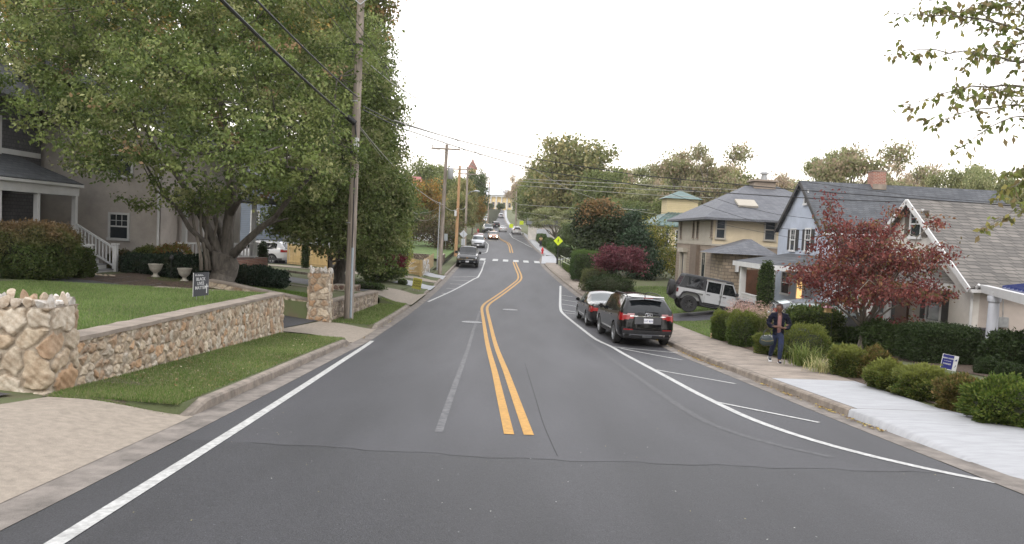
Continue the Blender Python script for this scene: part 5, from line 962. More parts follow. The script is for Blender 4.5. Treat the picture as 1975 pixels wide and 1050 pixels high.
M.build('railing', K['white_trim'], root)
# --- tan house with hip roof
root = empty('house', (0,0,0), label='two storey tan and taupe house with hipped slate grey roof and skylight', cat='house')
X0, X1, Y0, Y1, zb, zm, ze = 12.85, 22.4, 48.0, 58.2, -.1, 3.75, 5.6
M = MB(); M.box(X0,X1,Y0,Y1,zb,zm); M.build('lower_wall', K['siding_brown'], root); M = MB(); M.box(X0+.03,X1-.03,Y0+.03,Y1-.03,zm+.12,ze); M.build('upper_wall', K['butter'], root)
M = MB(); M.box(X0+.0,X0+.029,Y0+.06,Y1-.06,zm+.121,ze-.01); M.build('street_panel', K['siding_tan'], root); M = MB(); M.box(X0-.05,X1+.05,Y0-.05,Y1+.05,zm+.001,zm+.119); M.build('band_board', K['siding_tan'], root)
M = MB(); o = .75; za = 8.15; xa, xb_, ya = 16.4, 18.6, 53.0; zl = ze-.05
c4 = [(X0-o,Y0-o,zl),(X1+o,Y0-o,zl),(X1+o,Y1+o,zl),(X0-o,Y1+o,zl)]; M.add(c4+[(xa,ya,za),(xb_,ya,za)]+[(p[0],p[1],zl-.14) for p in c4], [(0,1,5,4),(1,2,5),(2,3,4,5),(3,0,4),(0,6,7,1),(1,7,8,2),(2,8,9,3),(3,9,6,0),(9,8,7,6)]); M.build('roof', K['shingle_slate'], root)
M = MB(); M.box(16.75,18.25,52.4,53.6,7.9,8.40); M.box(16.6,18.4,52.25,53.75,8.401,8.52); M.build('chimney', K['siding_brown'], root); M = MB(); M.lathe([(.24,8.521),(.24,8.75),(.18,8.77),(.18,8.95),(.3,8.97),(.3,9.08),(.15,9.15)], 18, c=(17.6,53,0)); M.build('chimney_vent', K['galv'], root)
sl = (za-zl)/(ya-Y0+o); q = at(1438,399,49.6); M = MB(); zz = lambda y: zl+(y-Y0+o)*sl; M.poly([(q.x-.65,49.0,zz(49.0)+.03),(q.x+.65,49.0,zz(49.0)+.03),(q.x+.65,50.0,zz(50.0)+.03),(q.x-.65,50.0,zz(50.0)+.03)], (0,-.05,.12)); M.build('skylight', K['siding_tan'], root)
wl = Wall((0,Y0,0), (1,0,0), (0,-1,0)); window(root, wl, at(1390,441,48).x, at(1390,442,48).z, .5, 1.15, frame='siding_tan', bars=0); window(root, wl, at(1485,443,48).x, at(1485,444,48).z, .6, 1.25, frame='siding_tan', bars=0); window(root, wl, at(1410,520,48).x-.2, 1.4, .5, 1.6, frame='siding_tan', bars=0, sash=0)
wl = Wall((X0,0,0), (0,-1,0), (-1,0,0)); yv = lambda px: X0*FPX/(px-CX)
for px, py, w, h in ((1309,442,.35,1.3),(1333,440,.4,1.3),(1341,440,.4,1.3),(1368,440,.3,1.1)): window(root, wl, -yv(px), at(px,py+1,yv(px)).z, w, h, frame='siding_brown', bars=0, sash=0, fw=.06)
window(root, wl, -yv(1356), at(1356,512,yv(1356)).z, .9, 1.7, frame='siding_tan', bars=1, sash=0)
M = MB(); wl.box(M, -yv(1318)-.5, -yv(1318)+.5, -.1, at(1318,490,yv(1318)).z, -.02, .03); M.build('door', K['interior'], root); M = MB(); z_ = at(1318,486,yv(1318)).z; wl.box(M, -yv(1318)-.9, -yv(1318)+.9, z_, z_+.3, .0, .35); wl.box(M, -yv(1318)-.75, -yv(1318)-.55, -.1, z_-.002, .0, .2); wl.box(M, -yv(1318)+.55, -yv(1318)+.75, -.1, z_-.002, .0, .2); M.build('door_surround', K['siding_tan'], root)
M = MB(); wl.box(M, -yv(1341)-.9, -yv(1341)+.9, -.1, zm-.01, .001, .25); M.build('bay_panel', mat('dark_taupe_panel', (.15,.115,.09), .8), root)
M = MB(); a_, b_ = at(1374,489,44.8), at(1503,494,44.8); ap = at(1445,468,46.8); z0 = (a_.z+b_.z)/2; M.add([(a_.x,44.6,z0),(b_.x,44.6,z0),(b_.x,47.99,z0),(a_.x,47.99,z0),(ap.x,46.4,z0+.95),(ap.x,47.99,z0+.95)], [(0,1,4),(1,2,5,4),(3,0,4,5),(0,3,2,1),(2,3,5)]); M.build('entry_roof', K['shingle_slate'], root)
M = MB(); M.box(a_.x+.8,b_.x-.5,45.2,47.98,-.1,z0-.01); M.build('entry_wall', K['stone_base'], root); M = MB(); M.box(a_.x+2.2,a_.x+3.1,45.12,45.199,.3,2.4); M.build('door', K['door_brown'], root)
M = MB(); q = at(1422,517,45.0); M.box(q.x-.09,q.x+.09,44.98,45.19,q.z-.25,q.z+.2); M.build('wall_lamp', K['white_trim'], root)
# --- yellow house with green roof
root = empty('house', (0,0,0), label='yellow house with green metal roof and cupola beyond the tan house', cat='house')
a_ = at(1264,428,78); M = MB(); M.box(a_.x,a_.x+9,78,88,0,a_.z-.3); M.build('wall', K['yellow_siding'], root); zl = a_.z-.3; M = MB(); c4 = [(a_.x-.5,77.5,zl),(a_.x+9.5,77.5,zl),(a_.x+9.5,88.5,zl),(a_.x-.5,88.5,zl)]; M.add(c4+[(a_.x+3,82.5,zl+2.1),(a_.x+6.5,82.5,zl+2.1)]+[(p[0],p[1],zl-.15) for p in c4], [(0,1,5,4),(1,2,5),(2,3,4,5),(3,0,4),(0,6,7,1),(1,7,8,2),(2,8,9,3),(3,9,6,0),(9,8,7,6)])
for k in range(16): f = k/15; x = a_.x-.4+9.8*f; tx = a_.x+3+3.5*f; M.bar((x,77.5,zl+.03),(tx,82.5,zl+2.13), .06, .06)
M.build('roof', K['green_metal'], root); cx = at(1312,405,82).x; M = MB(); M.box(cx-1.7,cx+1.7,81,84,zl+1,zl+3.0); M.build('cupola', K['yellow_siding'], root); M = MB(); zc = zl+3.0; M.add([(cx-2.1,80.6,zc),(cx+2.1,80.6,zc),(cx+2.1,84.4,zc),(cx-2.1,84.4,zc),(cx,82.5,zc+1.0)], [(0,1,4),(1,2,4),(2,3,4),(3,0,4),(0,3,2,1)]); M.build('cupola_roof', K['green_metal'], root)
wl = Wall((0,78,0), (1,0,0), (0,-1,0)); wl3 = Wall((a_.x,0,0), (0,-1,0), (-1,0,0))
for u in (1.1,2.6,5): window(root, wl, a_.x+u, zl-1.4, .7, 1.8, bars=1)
M = MB(); M.box(a_.x-.06,a_.x+.16,77.94,78.1,0,zl-.16); M.build('corner_board', K['white_trim'], root)
# --- left grey house with porch
root = empty('house', (0,0,0), label='dark grey shingled house with white porch steps at far left', cat='house')
zg = at(149,356,28.9).z; zf = at(170,478,28.7).z; zy = 1.6
M = MB(); M.box(-27,-19.6,16,30.6,zy-.2,8.4); M.build('wall', K['shingle_grey'], root); M = MB(); slab(M, [(-18.9,15.5,8.1),(-18.9,31.2,8.1),(-23.3,31.2,11.2),(-23.3,15.5,11.2)], .12); slab(M, [(-27.7,15.5,8.1),(-27.7,31.2,8.1),(-23.302,31.2,11.2),(-23.302,15.5,11.2)], .12); M.build('roof', K['shingle_slate'], root)
M = MB(); slab(M, [(-16.95,17,zg+.02),(-16.95,29.1,zg+.02),(-19.6,29.1,zg+1.0),(-19.6,17,zg+1.0)], .10); M.build('porch_roof', K['shingle_dark'], root)
M = MB(); M.box(-17.05,-16.93,17,29.1,zg-.12,zg-.02); M.box(-17.25,-17.06,17,29.0,zg-.46,zg-.12); M.box(-19.6,-17.26,28.85,29.0,zg-.46,zg-.12); M.box(-19.59,-19.55,17,30.5,zg+1.02,zg+1.22); M.build('porch_fascia', K['white_trim'], root)
for y in (24.6,26.6,28.9):
    M = MB(); M.box(-17.25,-17.09,y-.08,y+.08,zf,zg-.461,.01); M.box(-17.3,-17.04,y-.13,y+.13,zf,zf+.2); M.build('porch_post', K['white_trim'], root)
M = MB(); M.box(-19.6,-17.0,17,29.1,zf-.12,zf); M.build('porch_floor', K['deckgrey'], root); M = MB(); M.box(-19.6,-17.1,17.1,29.0,zy-.1,zf-.121); M.build('porch_base', K['interior'], root)
M = MB(); M.bar((-17.17,17,zf+.9),(-17.17,26.6,zf+.9), .07, .07); M.bar((-17.17,17,zf+.15),(-17.17,26.6,zf+.15), .06, .06)
for k in range(74): M.box(-17.19,-17.15,17.1+k*.13,17.14+k*.13,zf+.15,zf+.88)
M.build('railing', K['white_trim'], root)
wl = Wall((-19.6,0,0), (0,-1,0), (1,0,0)); window(root, wl, -27.6, at(37,268,28.2).z, .95, 1.5); window(root, wl, -24.4, zf+1.5, .8, 1.5, bars=0); M = MB(); wl.box(M, -26.6, -25.6, zf, zf+2.15, 0, .05); M.build('door', K['interior'], root)
n = 5; M = MB()
for k in range(n): z1 = zf-(k+.0)*(zf-zy)/n-.02; M.box(-17.0+k*.3,-16.68+k*.3,27.0,28.7,zy-.1,z1-.04)
M.build('step_riser', K['white_trim'], root); M = MB()
for k in range(n): z1 = zf-(k+.0)*(zf-zy)/n-.02; M.box(-17.02+k*.3,-16.66+k*.3,26.96,28.74,z1-.039,z1)
M.build('step_tread', K['deckgrey'], root)
for y in (26.98, 28.72):
    M = MB(); xa_, xe = -16.98, -15.45; M.bar((xa_,y,zf+.88),(xe,y,zy+.95), .07, .07); M.bar((xa_,y,zf+.2),(xe,y,zy+.25), .06, .06); M.box(xe-.08,xe+.08,y-.08,y+.08,zy-.1,zy+1.1,.01); M.box(xe-.11,xe+.11,y-.11,y+.11,zy+1.1,zy+1.16)
    for k in range(11): f = (k+.5)/11; x = xa_+(xe-xa_)*f; z = zf+.2+(zy+.25-zf-.2)*f; M.box(x-.02,x+.02,y-.02,y+.02,z,z+.68)
    M.build('stair_railing', K['white_trim'], root)
# --- mauve stucco house behind it
root = empty('house', (0,0,0), label='mauve tan stucco house with white trimmed window behind the maple', cat='house')
M = MB(); M.box(-24,-14.8,31.0,40,1.3,7.4); M.build('wall', K['mauve'], root); wl = Wall((0,31.0,0), (1,0,0), (0,-1,0)); q = at(230,437,31); window(root, wl, q.x, q.z, .72, .98, bars=2); window(root, wl, q.x+.1, q.z+2.7, .7, 1.1)
M = MB(); M.tube([(-14.88,30.93,7.2),(-14.88,30.93,1.5)], .05, 8); M.build('downspout', K['white_trim'], root); M = MB(); slab(M, [(-14.2,30.4,7.3),(-14.2,40.6,7.3),(-19.4,40.6,10),(-19.4,30.4,10)], .12); slab(M, [(-24.6,30.4,7.3),(-24.6,40.6,7.3),(-19.402,40.6,10),(-19.402,30.4,10)], .12); M.build('roof', K['shingle_slate'], root)
zr = at(340,467,33.6).z; M = MB(); M.bar((-14.7,32.2,zr),(-12.6,36.5,zr), .07, .07); M.bar((-14.7,32.2,zr-.62),(-12.6,36.5,zr-.62), .06, .06); a_ = Vector((-14.7,32.2,0)); b_ = Vector((-12.6,36.5,0))
for k in range(24): q = a_.lerp(b_, (k+.5)/24); M.box(q.x-.03,q.x+.03,q.y-.03,q.y+.03,zr-.62,zr)
M.build('railing', K['white_trim'], root); M = MB(); M.box(-14.8,-12.6,32.3,38,1.2,zr-.72); M.build('porch_base', K['brick'], root)
for x, y in ((-14.5,32.6),(-12.8,36.4),(-14.2,33.6)):
    M = MB(); M.box(x-.09,x+.09,y-.09,y+.09,zr-.7,zr+2.0); M.build('porch_post', K['white_trim'], root)
M = MB(); M.box(-15,-12.3,32.2,38.5,zr+2.0,zr+2.3); M.build('porch_roof', K['shingle_slate'], root)
# --- slate blue house beyond the drive
root = empty('house', (0,0,0), label='slate blue sided house half hidden behind the maple trunk', cat='house'); K['slatesiding'] = brickmat('slate_blue_siding', (.16,.19,.24), (.17,.2,.25), (.1,.12,.15), 4, .16, .012, noise=.1)
M = MB(); M.box(-36,-20.6,64,72,.0,7.0); M.build('wall', K['slatesiding'], root); wl = Wall((0,64,0), (1,0,0), (0,-1,0))
for px, py in ((432,420),(455,418),(492,428)): q = at(px, py, 64); window(root, wl, q.x, q.z, .6, 1.8, bars=1)
M = MB(); slab(M, [(-20,63.4,6.9),(-20,72.6,6.9),(-28,72.6,10),(-28,63.4,10)], .12); slab(M, [(-36.6,63.4,6.9),(-36.6,72.6,6.9),(-28.002,72.6,10),(-28.002,63.4,10)], .12); M.build('roof', K['shingle_dark'], root)
M = MB(); M.box(-20.59,-17.6,66,71,.3,3.6); M.build('porch', K['white_trim'], root)
# --- far buildings
root = empty('garage', (0,0,0), label='low white garage with dark roof behind the right hedge', cat='garage'); a_ = at(1020,440,135); b_ = at(1068,440,135); z0 = gz(a_.x,135)-1; zt = at(1040,434,135).z
M = MB(); M.box(a_.x,b_.x+2,135,141,z0,zt); M.build('wall', K['cream'], root); M = MB(); slab(M, [(a_.x-.4,134.5,zt),(b_.x+2.4,134.5,zt),(b_.x+2.4,138,zt+1.2),(a_.x-.4,138,zt+1.2)], .12); slab(M, [(a_.x-.4,138.002,zt+1.2),(b_.x+2.4,138.002,zt+1.2),(b_.x+2.4,141.5,zt),(a_.x-.4,141.5,zt)], .12); M.build('roof', K['shingle_slate'], root)
M = MB(); q = at(1048,445,135); M.box(q.x-1.2,q.x+1.2,134.93,134.999,q.z-1.3,q.z+.3); M.build('garage_door', K['bluewhite'], root)
root = empty('courthouse', (0,0,0), label='yellow classical building closing the street at the hilltop', cat='building'); K['court'] = mat('courthouse_yellow', (.72,.56,.30), .9, var=.08)
a_ = at(925,400,350); b_ = at(988,400,350); z0 = rz(350)-1; z1 = at(957,380,350).z; M = MB(); M.box(a_.x,b_.x,350,370,z0,z1); M.build('wall', K['court'], root); M = MB(); M.box(a_.x-.6,b_.x+.6,349,371,z1,z1+.8); M.build('cornice', K['white_trim'], root)
M = MB(); M.add([(a_.x-.8,348.5,z1+.81),(b_.x+.8,348.5,z1+.81),(b_.x+.8,371,z1+.81),(a_.x-.8,371,z1+.81),(a_.x+3,358,z1+4.8),(b_.x-3,358,z1+4.8)], [(0,1,5,4),(1,2,5),(2,3,4,5),(3,0,4),(0,3,2,1)]); M.build('roof', K['bluewhite'], root); wl = Wall((0,350,0), (1,0,0), (0,-1,0)); W_ = b_.x-a_.x
for k in range(6):
    for zz_ in (z0+3.2, z0+7.6):
        if zz_+1.2 < z1: window(root, wl, a_.x+W_*(k+.5)/6, zz_, 1.1, 2.2, bars=1)
for k in range(7): x = a_.x+W_*k/6; M = MB(); M.lathe([(.4,z0),(.34,z0+.5),(.3,z1-.6),(.42,z1-.01)], 12, c=(x,349.4,0)); M.build('column', K['white_trim'], root)
root = empty('church_tower', (0,0,0), label='church tower with red brown conical spire above the left trees', cat='tower'); q = at(911,330,262); z1 = at(911,327,262).z; z2 = at(911,306,262).z; M = MB(); M.lathe([(1.45,z1-12),(1.45,z1-4),(1.6,z1-3.9),(1.45,z1-3.7),(1.4,z1-.3),(1.7,z1)], 8, c=(q.x,q.y,0)); M.build('wall', K['court'], root); M = MB(); M.lathe([(1.9,z1+.001),(1.2,z1+1.5),(.5,z1+2.7),(.05,z2)], 8, c=(q.x,q.y,0)); M.build('spire', mat('red_brown_slate', (.20,.09,.07), .7), root)
M = MB()
for k in range(8): a = math.pi/8+k*math.pi/4; M.obox((q.x+1.36*math.cos(a), q.y+1.36*math.sin(a), z1-2.0), (-.28*math.sin(a), .28*math.cos(a), 0), (.06*math.cos(a), .06*math.sin(a), 0), (0,0,1.0))
M.build('belfry_opening', K['interior'], root)
root = empty('house', (0,0,0), label='house with dark red gable roof showing above trees left of the poles', cat='house'); q = at(793,362,118); z0 = gz(q.x,118); M = MB(); M.box(q.x-5,q.x+1.4,118,127,z0-1,q.z); M.build('wall', K['brick'], root); M = MB(); z2 = at(793,347,118).z; slab(M, [(q.x-5.4,117.4,q.z),(q.x+1.9,117.4,q.z),(q.x+1.0,122,z2+.8),(q.x-5.4,122,z2+.8)], .12); M.build('roof', mat('red_metal_roof', (.24,.06,.05), .5), root)
root = empty('house', (0,0,0), label='small white cottage beyond the white picket fence on the left', cat='house'); q = at(800,436,112); z0 = gz(q.x,112); M = MB(); M.box(q.x-3.2,q.x+.6,112,118,z0-.5,q.z+.6); M.build('wall', K['white_trim'], root); M = MB(); slab(M, [(q.x-3.6,111.5,q.z+.6),(q.x+1,111.5,q.z+.6),(q.x+1,115,q.z+1.6),(q.x-3.6,115,q.z+1.6)], .1); M.build('roof', K['shingle_slate'], root)
# ================================================================== utility poles and wires
def pole(label, px, base_px, Y, top, r, wood, arm=None, lean=0):
    b = at(base_px[0], base_px[1], Y); t = at(top[0], top[1], Y); b.z = gz(b.x, Y)-.2; root = empty('utility_pole', (b.x, Y, b.z), label=label, cat='utility pole'); d = t-b; M = MB(); M.tube([(0,0,0), tuple(d*.5), tuple(d)], [r, r*.86, r*.70], 16); M.build('post', K[wood], root, smooth=40); return root, b, t
p1, b1, t1 = pole('nearest weathered wooden utility pole with black splice case', 672, (672,615), 28.8, (700,-95), .19, 'pole')
P1 = lambda px, py: at(px, py, 28.8)
def rel(v, b): return tuple(Vector(v)-b)
def crossarm(root, b, c, half, wood='pole', braces=True, ins=4, name='crossarm'):
    c = Vector(c)-b; M = MB(); ax = Vector((1, .03, 0)); M.bar(c-ax*half+Vector((0,-.14,0)), c+ax*half+Vector((0,-.14,0)), .11, .12)
    M.build(name, K[wood], root); M = MB()
    if braces:
        for s in (-1, 1): M.bar(c+ax*half*.45*s+Vector((0,-.21,-.05)), c+Vector((0,-.21,-.6)), .03, .02)
        M.build('brace', K['galv'], root)
    for k in range(ins):
        f = -1+2*k/(ins-1); M = MB(); q = c+ax*half*.93*f+Vector((0,-.14,.06)); M.lathe([(.02,0),(.02,.06),(.05,.07),(.03,.10),(.055,.12),(.035,.16),(.03,.2)], 10, c=q); M.build('insulator', K['wire_grey'], root)
crossarm(p1, b1, at(700,-55,28.8), 1.15); M = MB(); q = at(697,12,28.8)-b1
for s in (-1, 1): M.bar(q+Vector((0,-.2,0)), q+Vector((.9*s,-.2,.75)), .05, .03)
M.build('arm_brace', K['galv'], p1)
M = MB(); a_ = P1(668,224)-b1; c_ = P1(688,240)-b1; M.tube([a_+Vector((0,-.28,0)), a_+Vector((.02,-.28,-.0)), c_+Vector((0,-.28,0))], [.10,.115,.105], 12); M.tube([c_+Vector((0,-.28,0)), c_+Vector((.05,-.25,-.5)), P1(684,300)-b1+Vector((0,-.22,0))], .03, 6); M.build('splice_case', K['black_plastic'], p1, smooth=40)
M = MB(); q = P1(690,282)-b1; M.box(q.x-.09,q.x+.08,-.34,-.18,q.z-.28,q.z+.28,.01); M.build('meter_box', K['white_trim'], p1); M = MB(); q = P1(682,290)-b1; M.box(q.x-.06,q.x+.05,-.36,-.17,q.z-.2,q.z+.2,.01); M.build('cable_loop', K['black_plastic'], p1)
M = MB(); M.tube([P1(686,330)-b1+Vector((0,-.16,0)), P1(680,480)-b1+Vector((.02,-.18,0))], .022, 6); M.build('riser_cable', K['black_plastic'], p1); M = MB(); M.tube([P1(681,478)-b1+Vector((.02,-.17,0)), P1(678,612)-b1+Vector((0,-.17,0))], .045, 8); M.build('riser_guard', mat('grey_blue_conduit', (.33,.38,.42), .5), p1)
M = MB(); q = P1(690,90)-b1; M.tube([q+Vector((-.35,-.2,.02)), q+Vector((.3,-.2,-.02))], .03, 6); M.box(q.x-.2,q.x+.22,-.28,-.16,q.z-.05,q.z+.05); M.box(q.x-.25,q.x-.1,-.3,-.1,q.z-.45,q.z-.15,.02); M.build('cable_clamp', K['black_plastic'], p1)
for k, (px, py) in enumerate(((686,196),(680,330),(676,430))):
    M = MB(); q = P1(px, py)-b1; M.lathe([(.19-.008*k,q.z-.02),(.19-.008*k,q.z+.02)], 16, c=(q.x,0,0)); M.build('band', K['galv'], p1)
p2, b2, t2 = pole('pale utility pole with wide crossarm beside the yellow picket fence', 0, (848,527), 59.6, (862,279), .17, 'pole'); crossarm(p2, b2, at(860,288,59.6), 1.15, ins=2); M = MB(); M.tube([at(843,526,59.5)-b2+Vector((0,-.2,.2)), at(849,390,59.5)-b2+Vector((0,-.2,0))], .05, 6); M.build('conduit', K['galv'], p2)
p3, b3, t3 = pole('orange brown utility pole standing behind the black pickup', 0, (879,489), 81.3, (887,320), .18, 'pole_new'); crossarm(p3, b3, at(886,327,81.3), 1.3, ins=3); M = MB(); q = at(879,412,81.3)-b3; M.box(q.x-.12,q.x+.12,-.4,-.18,q.z-.3,q.z+.3,.02); M.build('meter_box', K['white_trim'], p3)
M = MB(); q = at(868,335,59.5)-b2; M.lathe([(.01,-.45),(.2,-.45),(.22,-.4),(.22,.35),(.2,.42),(.01,.44)], 14, c=(q.x+.05,-.35,q.z)); M.build('transformer', K['galv'], p2, smooth=40)
p4, b4, t4 = pole('grey utility pole carrying the cobra head street lamp', 0, (897,474), 97.8, (902,322), .17, 'pole'); crossarm(p4, b4, at(901,336,97.8), 1.2, ins=3); M = MB(); a_ = at(901,376,97.8)-b4; c_ = at(914,369,97.3)-b4; M.tube([a_, a_.lerp(c_, .5)+Vector((0,0,.15)), c_], .035, 6); M.build('lamp_arm', K['galv'], p4); M = MB(); M.tube([c_, c_+Vector((.3,-.1,.02)), c_+Vector((.75,-.15,-.02))], [.06,.15,.08], 8); M.build('lamp_head', K['galv'], p4)
p5, b5, t5 = pole('small far utility pole on the hill by the parked cars', 0, (941,428), 222, (944,350), .2, 'pole'); crossarm(p5, b5, at(944,354,222), 1.2, ins=2, braces=False)
p6, b6, t6 = pole('right side utility pole near the bend among dark trees', 0, (995,445), 168, (996,368), .18, 'pole'); 
def wire(label, pts, r=.012, m='wire', grp='overhead wires', sag=.25, n=14):
    """pts: surveyed points (px, py, Y) or vectors; slack between each pair"""
    P = [p if isinstance(p, Vector) else at(*p) for p in pts]; out = []
    for a, b in zip(P[:-1], P[1:]):
        L = (b-a).length; sg = sag*L/30
        for i in range(n): f = i/n; out.append(a.lerp(b, f)+Vector((0, 0, -4*sg*f*(1-f))))
    out.append(P[-1]); M = MB(); M.tube(out, r, 6); o = M.build('overhead_wire', K[m], None); meta(o, label, 'wire', grp); return o
wire('thick black bundled cable running into the splice case on the near pole', [(60,-380,5.5),(425,-2,14.0),(672,228,28.5)], .038, sag=.15)
wire('pale sheathed cable just below the splice case, continuing down the street', [(688,240,28.6),(760,335,42),(850,398,59.4)], .012, 'wire_grey', sag=.0)
wire('second cable above the splice case crossing the maple', [(250,-300,8),(492,-2,14.5),(690,188,28.6)], .024, sag=.15)
wire('thin twisted service wire reaching the clamp from upper left', [(560,-70,20),(612,2,22.8),(688,88,28.6)], .012)
wire('pair of thin lines crossing behind the pole top, left one', [(620,-60,24),(652,2,25.5),(712,90,29.6),(765,165,38),(838,283,59.6)], .012)
wire('pair of thin lines crossing behind the pole top, right one', [(640,-60,24),(662,2,25.5),(722,90,29.6),(800,205,45),(862,281,59.6)], .012)
wire('level wire running left from the clamp through the maple top', [(-60,76,27.5),(330,96,28),(688,92,28.7)], .010, sag=.0)
wire('lower wire curving from the clamp into the maple leaves', [(380,168,28.4),(560,128,28.6),(688,94,28.8)], .010, sag=.1)
wire('thin wire falling through the sky right of the maple crown', [(765,-40,30),(780,5,31.5),(815,130,40),(850,215,50),(887,282,59.6)], .012, sag=.02)
wire('faint wire just left of the lone sky wire', [(736,60,33),(757,90,35),(800,190,46),(836,283,59.6)], .010, sag=.02)
wire('sagging service wire looping from the near pole toward the yellow house', [(705,118,28.9),(755,160,33),(850,218,42),(930,262,50),(1010,315,58),(1090,362,64),(1190,400,70),(1290,418,76)], .018, 'wire_grey', sag=.02)
wire('dark cable from the near pole crossing the sky to the right roofs, upper', [(700,205,28.9),(760,235,33),(900,275,36),(1040,308,38),(1230,338,36),(1530,366,32),(2050,404,28)], .020, sag=.03)
wire('dark cable from the near pole crossing the sky to the right roofs, lower', [(700,212,28.9),(770,246,33),(900,290,36),(1040,330,38),(1290,365,36),(1600,385,32),(2050,400,29)], .020, sag=.03)
wire('pale wire fanning above the tan house eave', [(760,232,33),(880,270,48),(1000,345,70),(1250,357,66),(1525,372,60)], .022, 'wire_grey', sag=.02)
wire('pale middle wire fanning above the tan house eave', [(885,284,59.6),(1000,350,72),(1250,366,66),(1500,376,60)], .022, 'wire_grey', sag=.02)
wire('pale lower wire fanning above the tan house eave', [(836,285,59.6),(1000,358,72),(1250,376,66),(1460,386,60)], .022, 'wire_grey', sag=.02)
wire('dark wire ending at the tan house corner', [(1200,400,66),(1290,412,60),(1380,418,52),(1505,430,46)], .013, sag=.1)
wire('dark drop wire to the blue gable', [(1290,352,40),(1420,396,39),(1500,414,38),(1583,424,37.6)], .012, sag=.1)
wire('lower drop wire to the blue gable', [(1290,372,41),(1400,410,40),(1500,440,38.5),(1588,447,37.6)], .012, sag=.2)
wire('drop wire touching the blue house eave', [(1380,430,44),(1480,450,39),(1588,470,37.6)], .010, sag=.1)
wire('wire leaving the left poles across the dark trees', [(889,298,81),(1000,395,95),(1130,403,90),(1250,405,80)], .022, 'wire_grey', sag=.02)
wire('lower wire leaving the left poles across the dark trees', [(903,335,98),(1000,408,110),(1110,425,100)], .012, 'wire_grey', sag=.02)
wire('high wire between the second and third poles, left side', [at(838,284,59.6), at(868,325,81.3), at(884,334,97.8), at(936,352,222)], .010, sag=.3)
wire('high wire between the second and third poles, right side', [at(884,284,59.6), at(902,325,81.3), at(917,334,97.8), at(950,353,222)], .010, sag=.3)
wire('telephone bundle hanging between the second and fourth poles', [at(690,240,28.8), at(855,395,59.5), at(884,402,81.2), at(899,398,97.7)], .022, 'wire_grey', sag=.5)
wire('looping slack wires left of the second pole', [at(790,400,66), at(815,410,62), at(855,392,59.5)], .012, 'wire_grey', sag=2.2)
wire('lowest slack loop left of the second pole', [at(795,413,66), at(855,399,59.5)], .010, 'wire_grey', sag=3.5)
wire('wire skirting the right edge of the maple', [(700,120,28.9),(770,240,36),(800,320,44),(850,398,59.4)], .012, sag=.0)
wire('thin horizontal wire over the cream house ridge', [(1560,352,33),(1760,378,31),(2000,398,30)], .010, sag=.02)
# ================================================================== fences, signs, street furniture
def picket(label, pts, h, m, wob=0, grp=None, sp=.11, web=None):
    root = empty('picket_fence', (0,0,0), label=label, cat='fence'); M = MB(); R = MB(); S = MB()
    for a, b in zip(pts[:-1], pts[1:]):
        a, b = Vector((*a, 0)), Vector((*b, 0)); L = (b-a).length; d = (b-a)/L; nn = Vector((d.y, -d.x, 0))
        for k in range(int(L/sp)):
            q = a+d*(k+.5)*sp; z = gz(q.x, q.y)
            M.add([q+d*s*sp*.36+nn*t+Vector((0,0,z+e)) for t in (.03,.05) for s, e in ((-1,.04),(1,.04),(1,h-.07),(0,h),(-1,h-.07))], [(0,1,2,3,4),(9,8,7,6,5)]+[(i, (i+1)%5, (i+1)%5+5, i+5) for i in range(5)])
        for e in (.25, h-.25): R.bar(a+Vector((0,0,gz(a.x,a.y)+e)), b+Vector((0,0,gz(b.x,b.y)+e)), .05, .08)
        n = max(1, round(L/2.2))
        for k in range(n+1): q = a+d*L*k/n; z = gz(q.x, q.y); S.box(q.x-.05,q.x+.05,q.y-.05,q.y+.05,z-.1,z+h+.04)
    M.build('pickets', K[m], root); R.build('rail', K[m], root); S.build('post', K[m], root); return root
K['pine'] = mat('fresh_pine', (.48,.34,.15), .7, var=.2, scale=5, stretch=(1,1,.2)); K['pine_old'] = mat('aged_pine', (.40,.30,.17), .8, var=.25, scale=5, stretch=(1,1,.2))
fa = G(811,531,.42); picket('yellow pine picket fence with cobweb decoration at its street corner', [(fa.x,fa.y),(-9.6,56.4),(-13.5,58.6)], 1.2, 'pine'); picket('aged picket fence section along the street behind the second pole', [(fa.x+.02,fa.y+.3),(-6.95,60.0),(-7.1,66.0)], 1.15, 'pine_old')
picket('taller wooden fence behind the slim pillar and white car', [(-13.6,54.5),(-17.2,56.6)], 1.6, 'pine'); picket('low picket fence seen between trunk and utility pole', [(-13.4,58.7),(-17,60)], 1.3, 'pine')
q = at(838,452,104); picket('white picket fence at the top of the left lawn', [(at(872,452,104).x,104),(at(806,448,104).x,104)], 1.25, 'white_trim', sp=.2)
rs_ = np.random.default_rng(77); M = MB()
for k in range(26):
    x = fa.x-.1-rs_.uniform(0, 2.6); f = (fa.x-x)/2.9; y = fa.y+f*1.9-.12; z = gz(x, y)+rs_.uniform(.3, 1.15); x2 = x-rs_.uniform(.3, 1.2); M.tube([(x,y,z),((x+x2)/2,y+.3,z-rs_.uniform(.02,.25)),(min(x2,x),y+(x-x2)*.6,z+rs_.uniform(-.3,.3))], rs_.uniform(.008,.02), 4)
for k in range(30): y = fa.y+rs_.uniform(.2, 5); x = -6.68; z = gz(x, y)+rs_.uniform(.2, 1.2); M.tube([(x,y,z),(x,y+.2,z-.3),(x+.03,y+.5,z+rs_.uniform(-.5,.2))], rs_.uniform(.01,.025), 4)
meta(M.build('cobweb_decoration', K['white_trim'], None), 'white stretched cobweb decoration on the pine fence corner', 'decoration')
gwall('low dark stone wall below the bright far lawn on the left', (-8.0,70.5), (-12.5,71.5), 1.0, 1.1, 1.42, 1.5, .2, 61, nrm=(0,-1), cap=False, tints=[(.12,.09,.07),(.18,.14,.11)], res=.05)
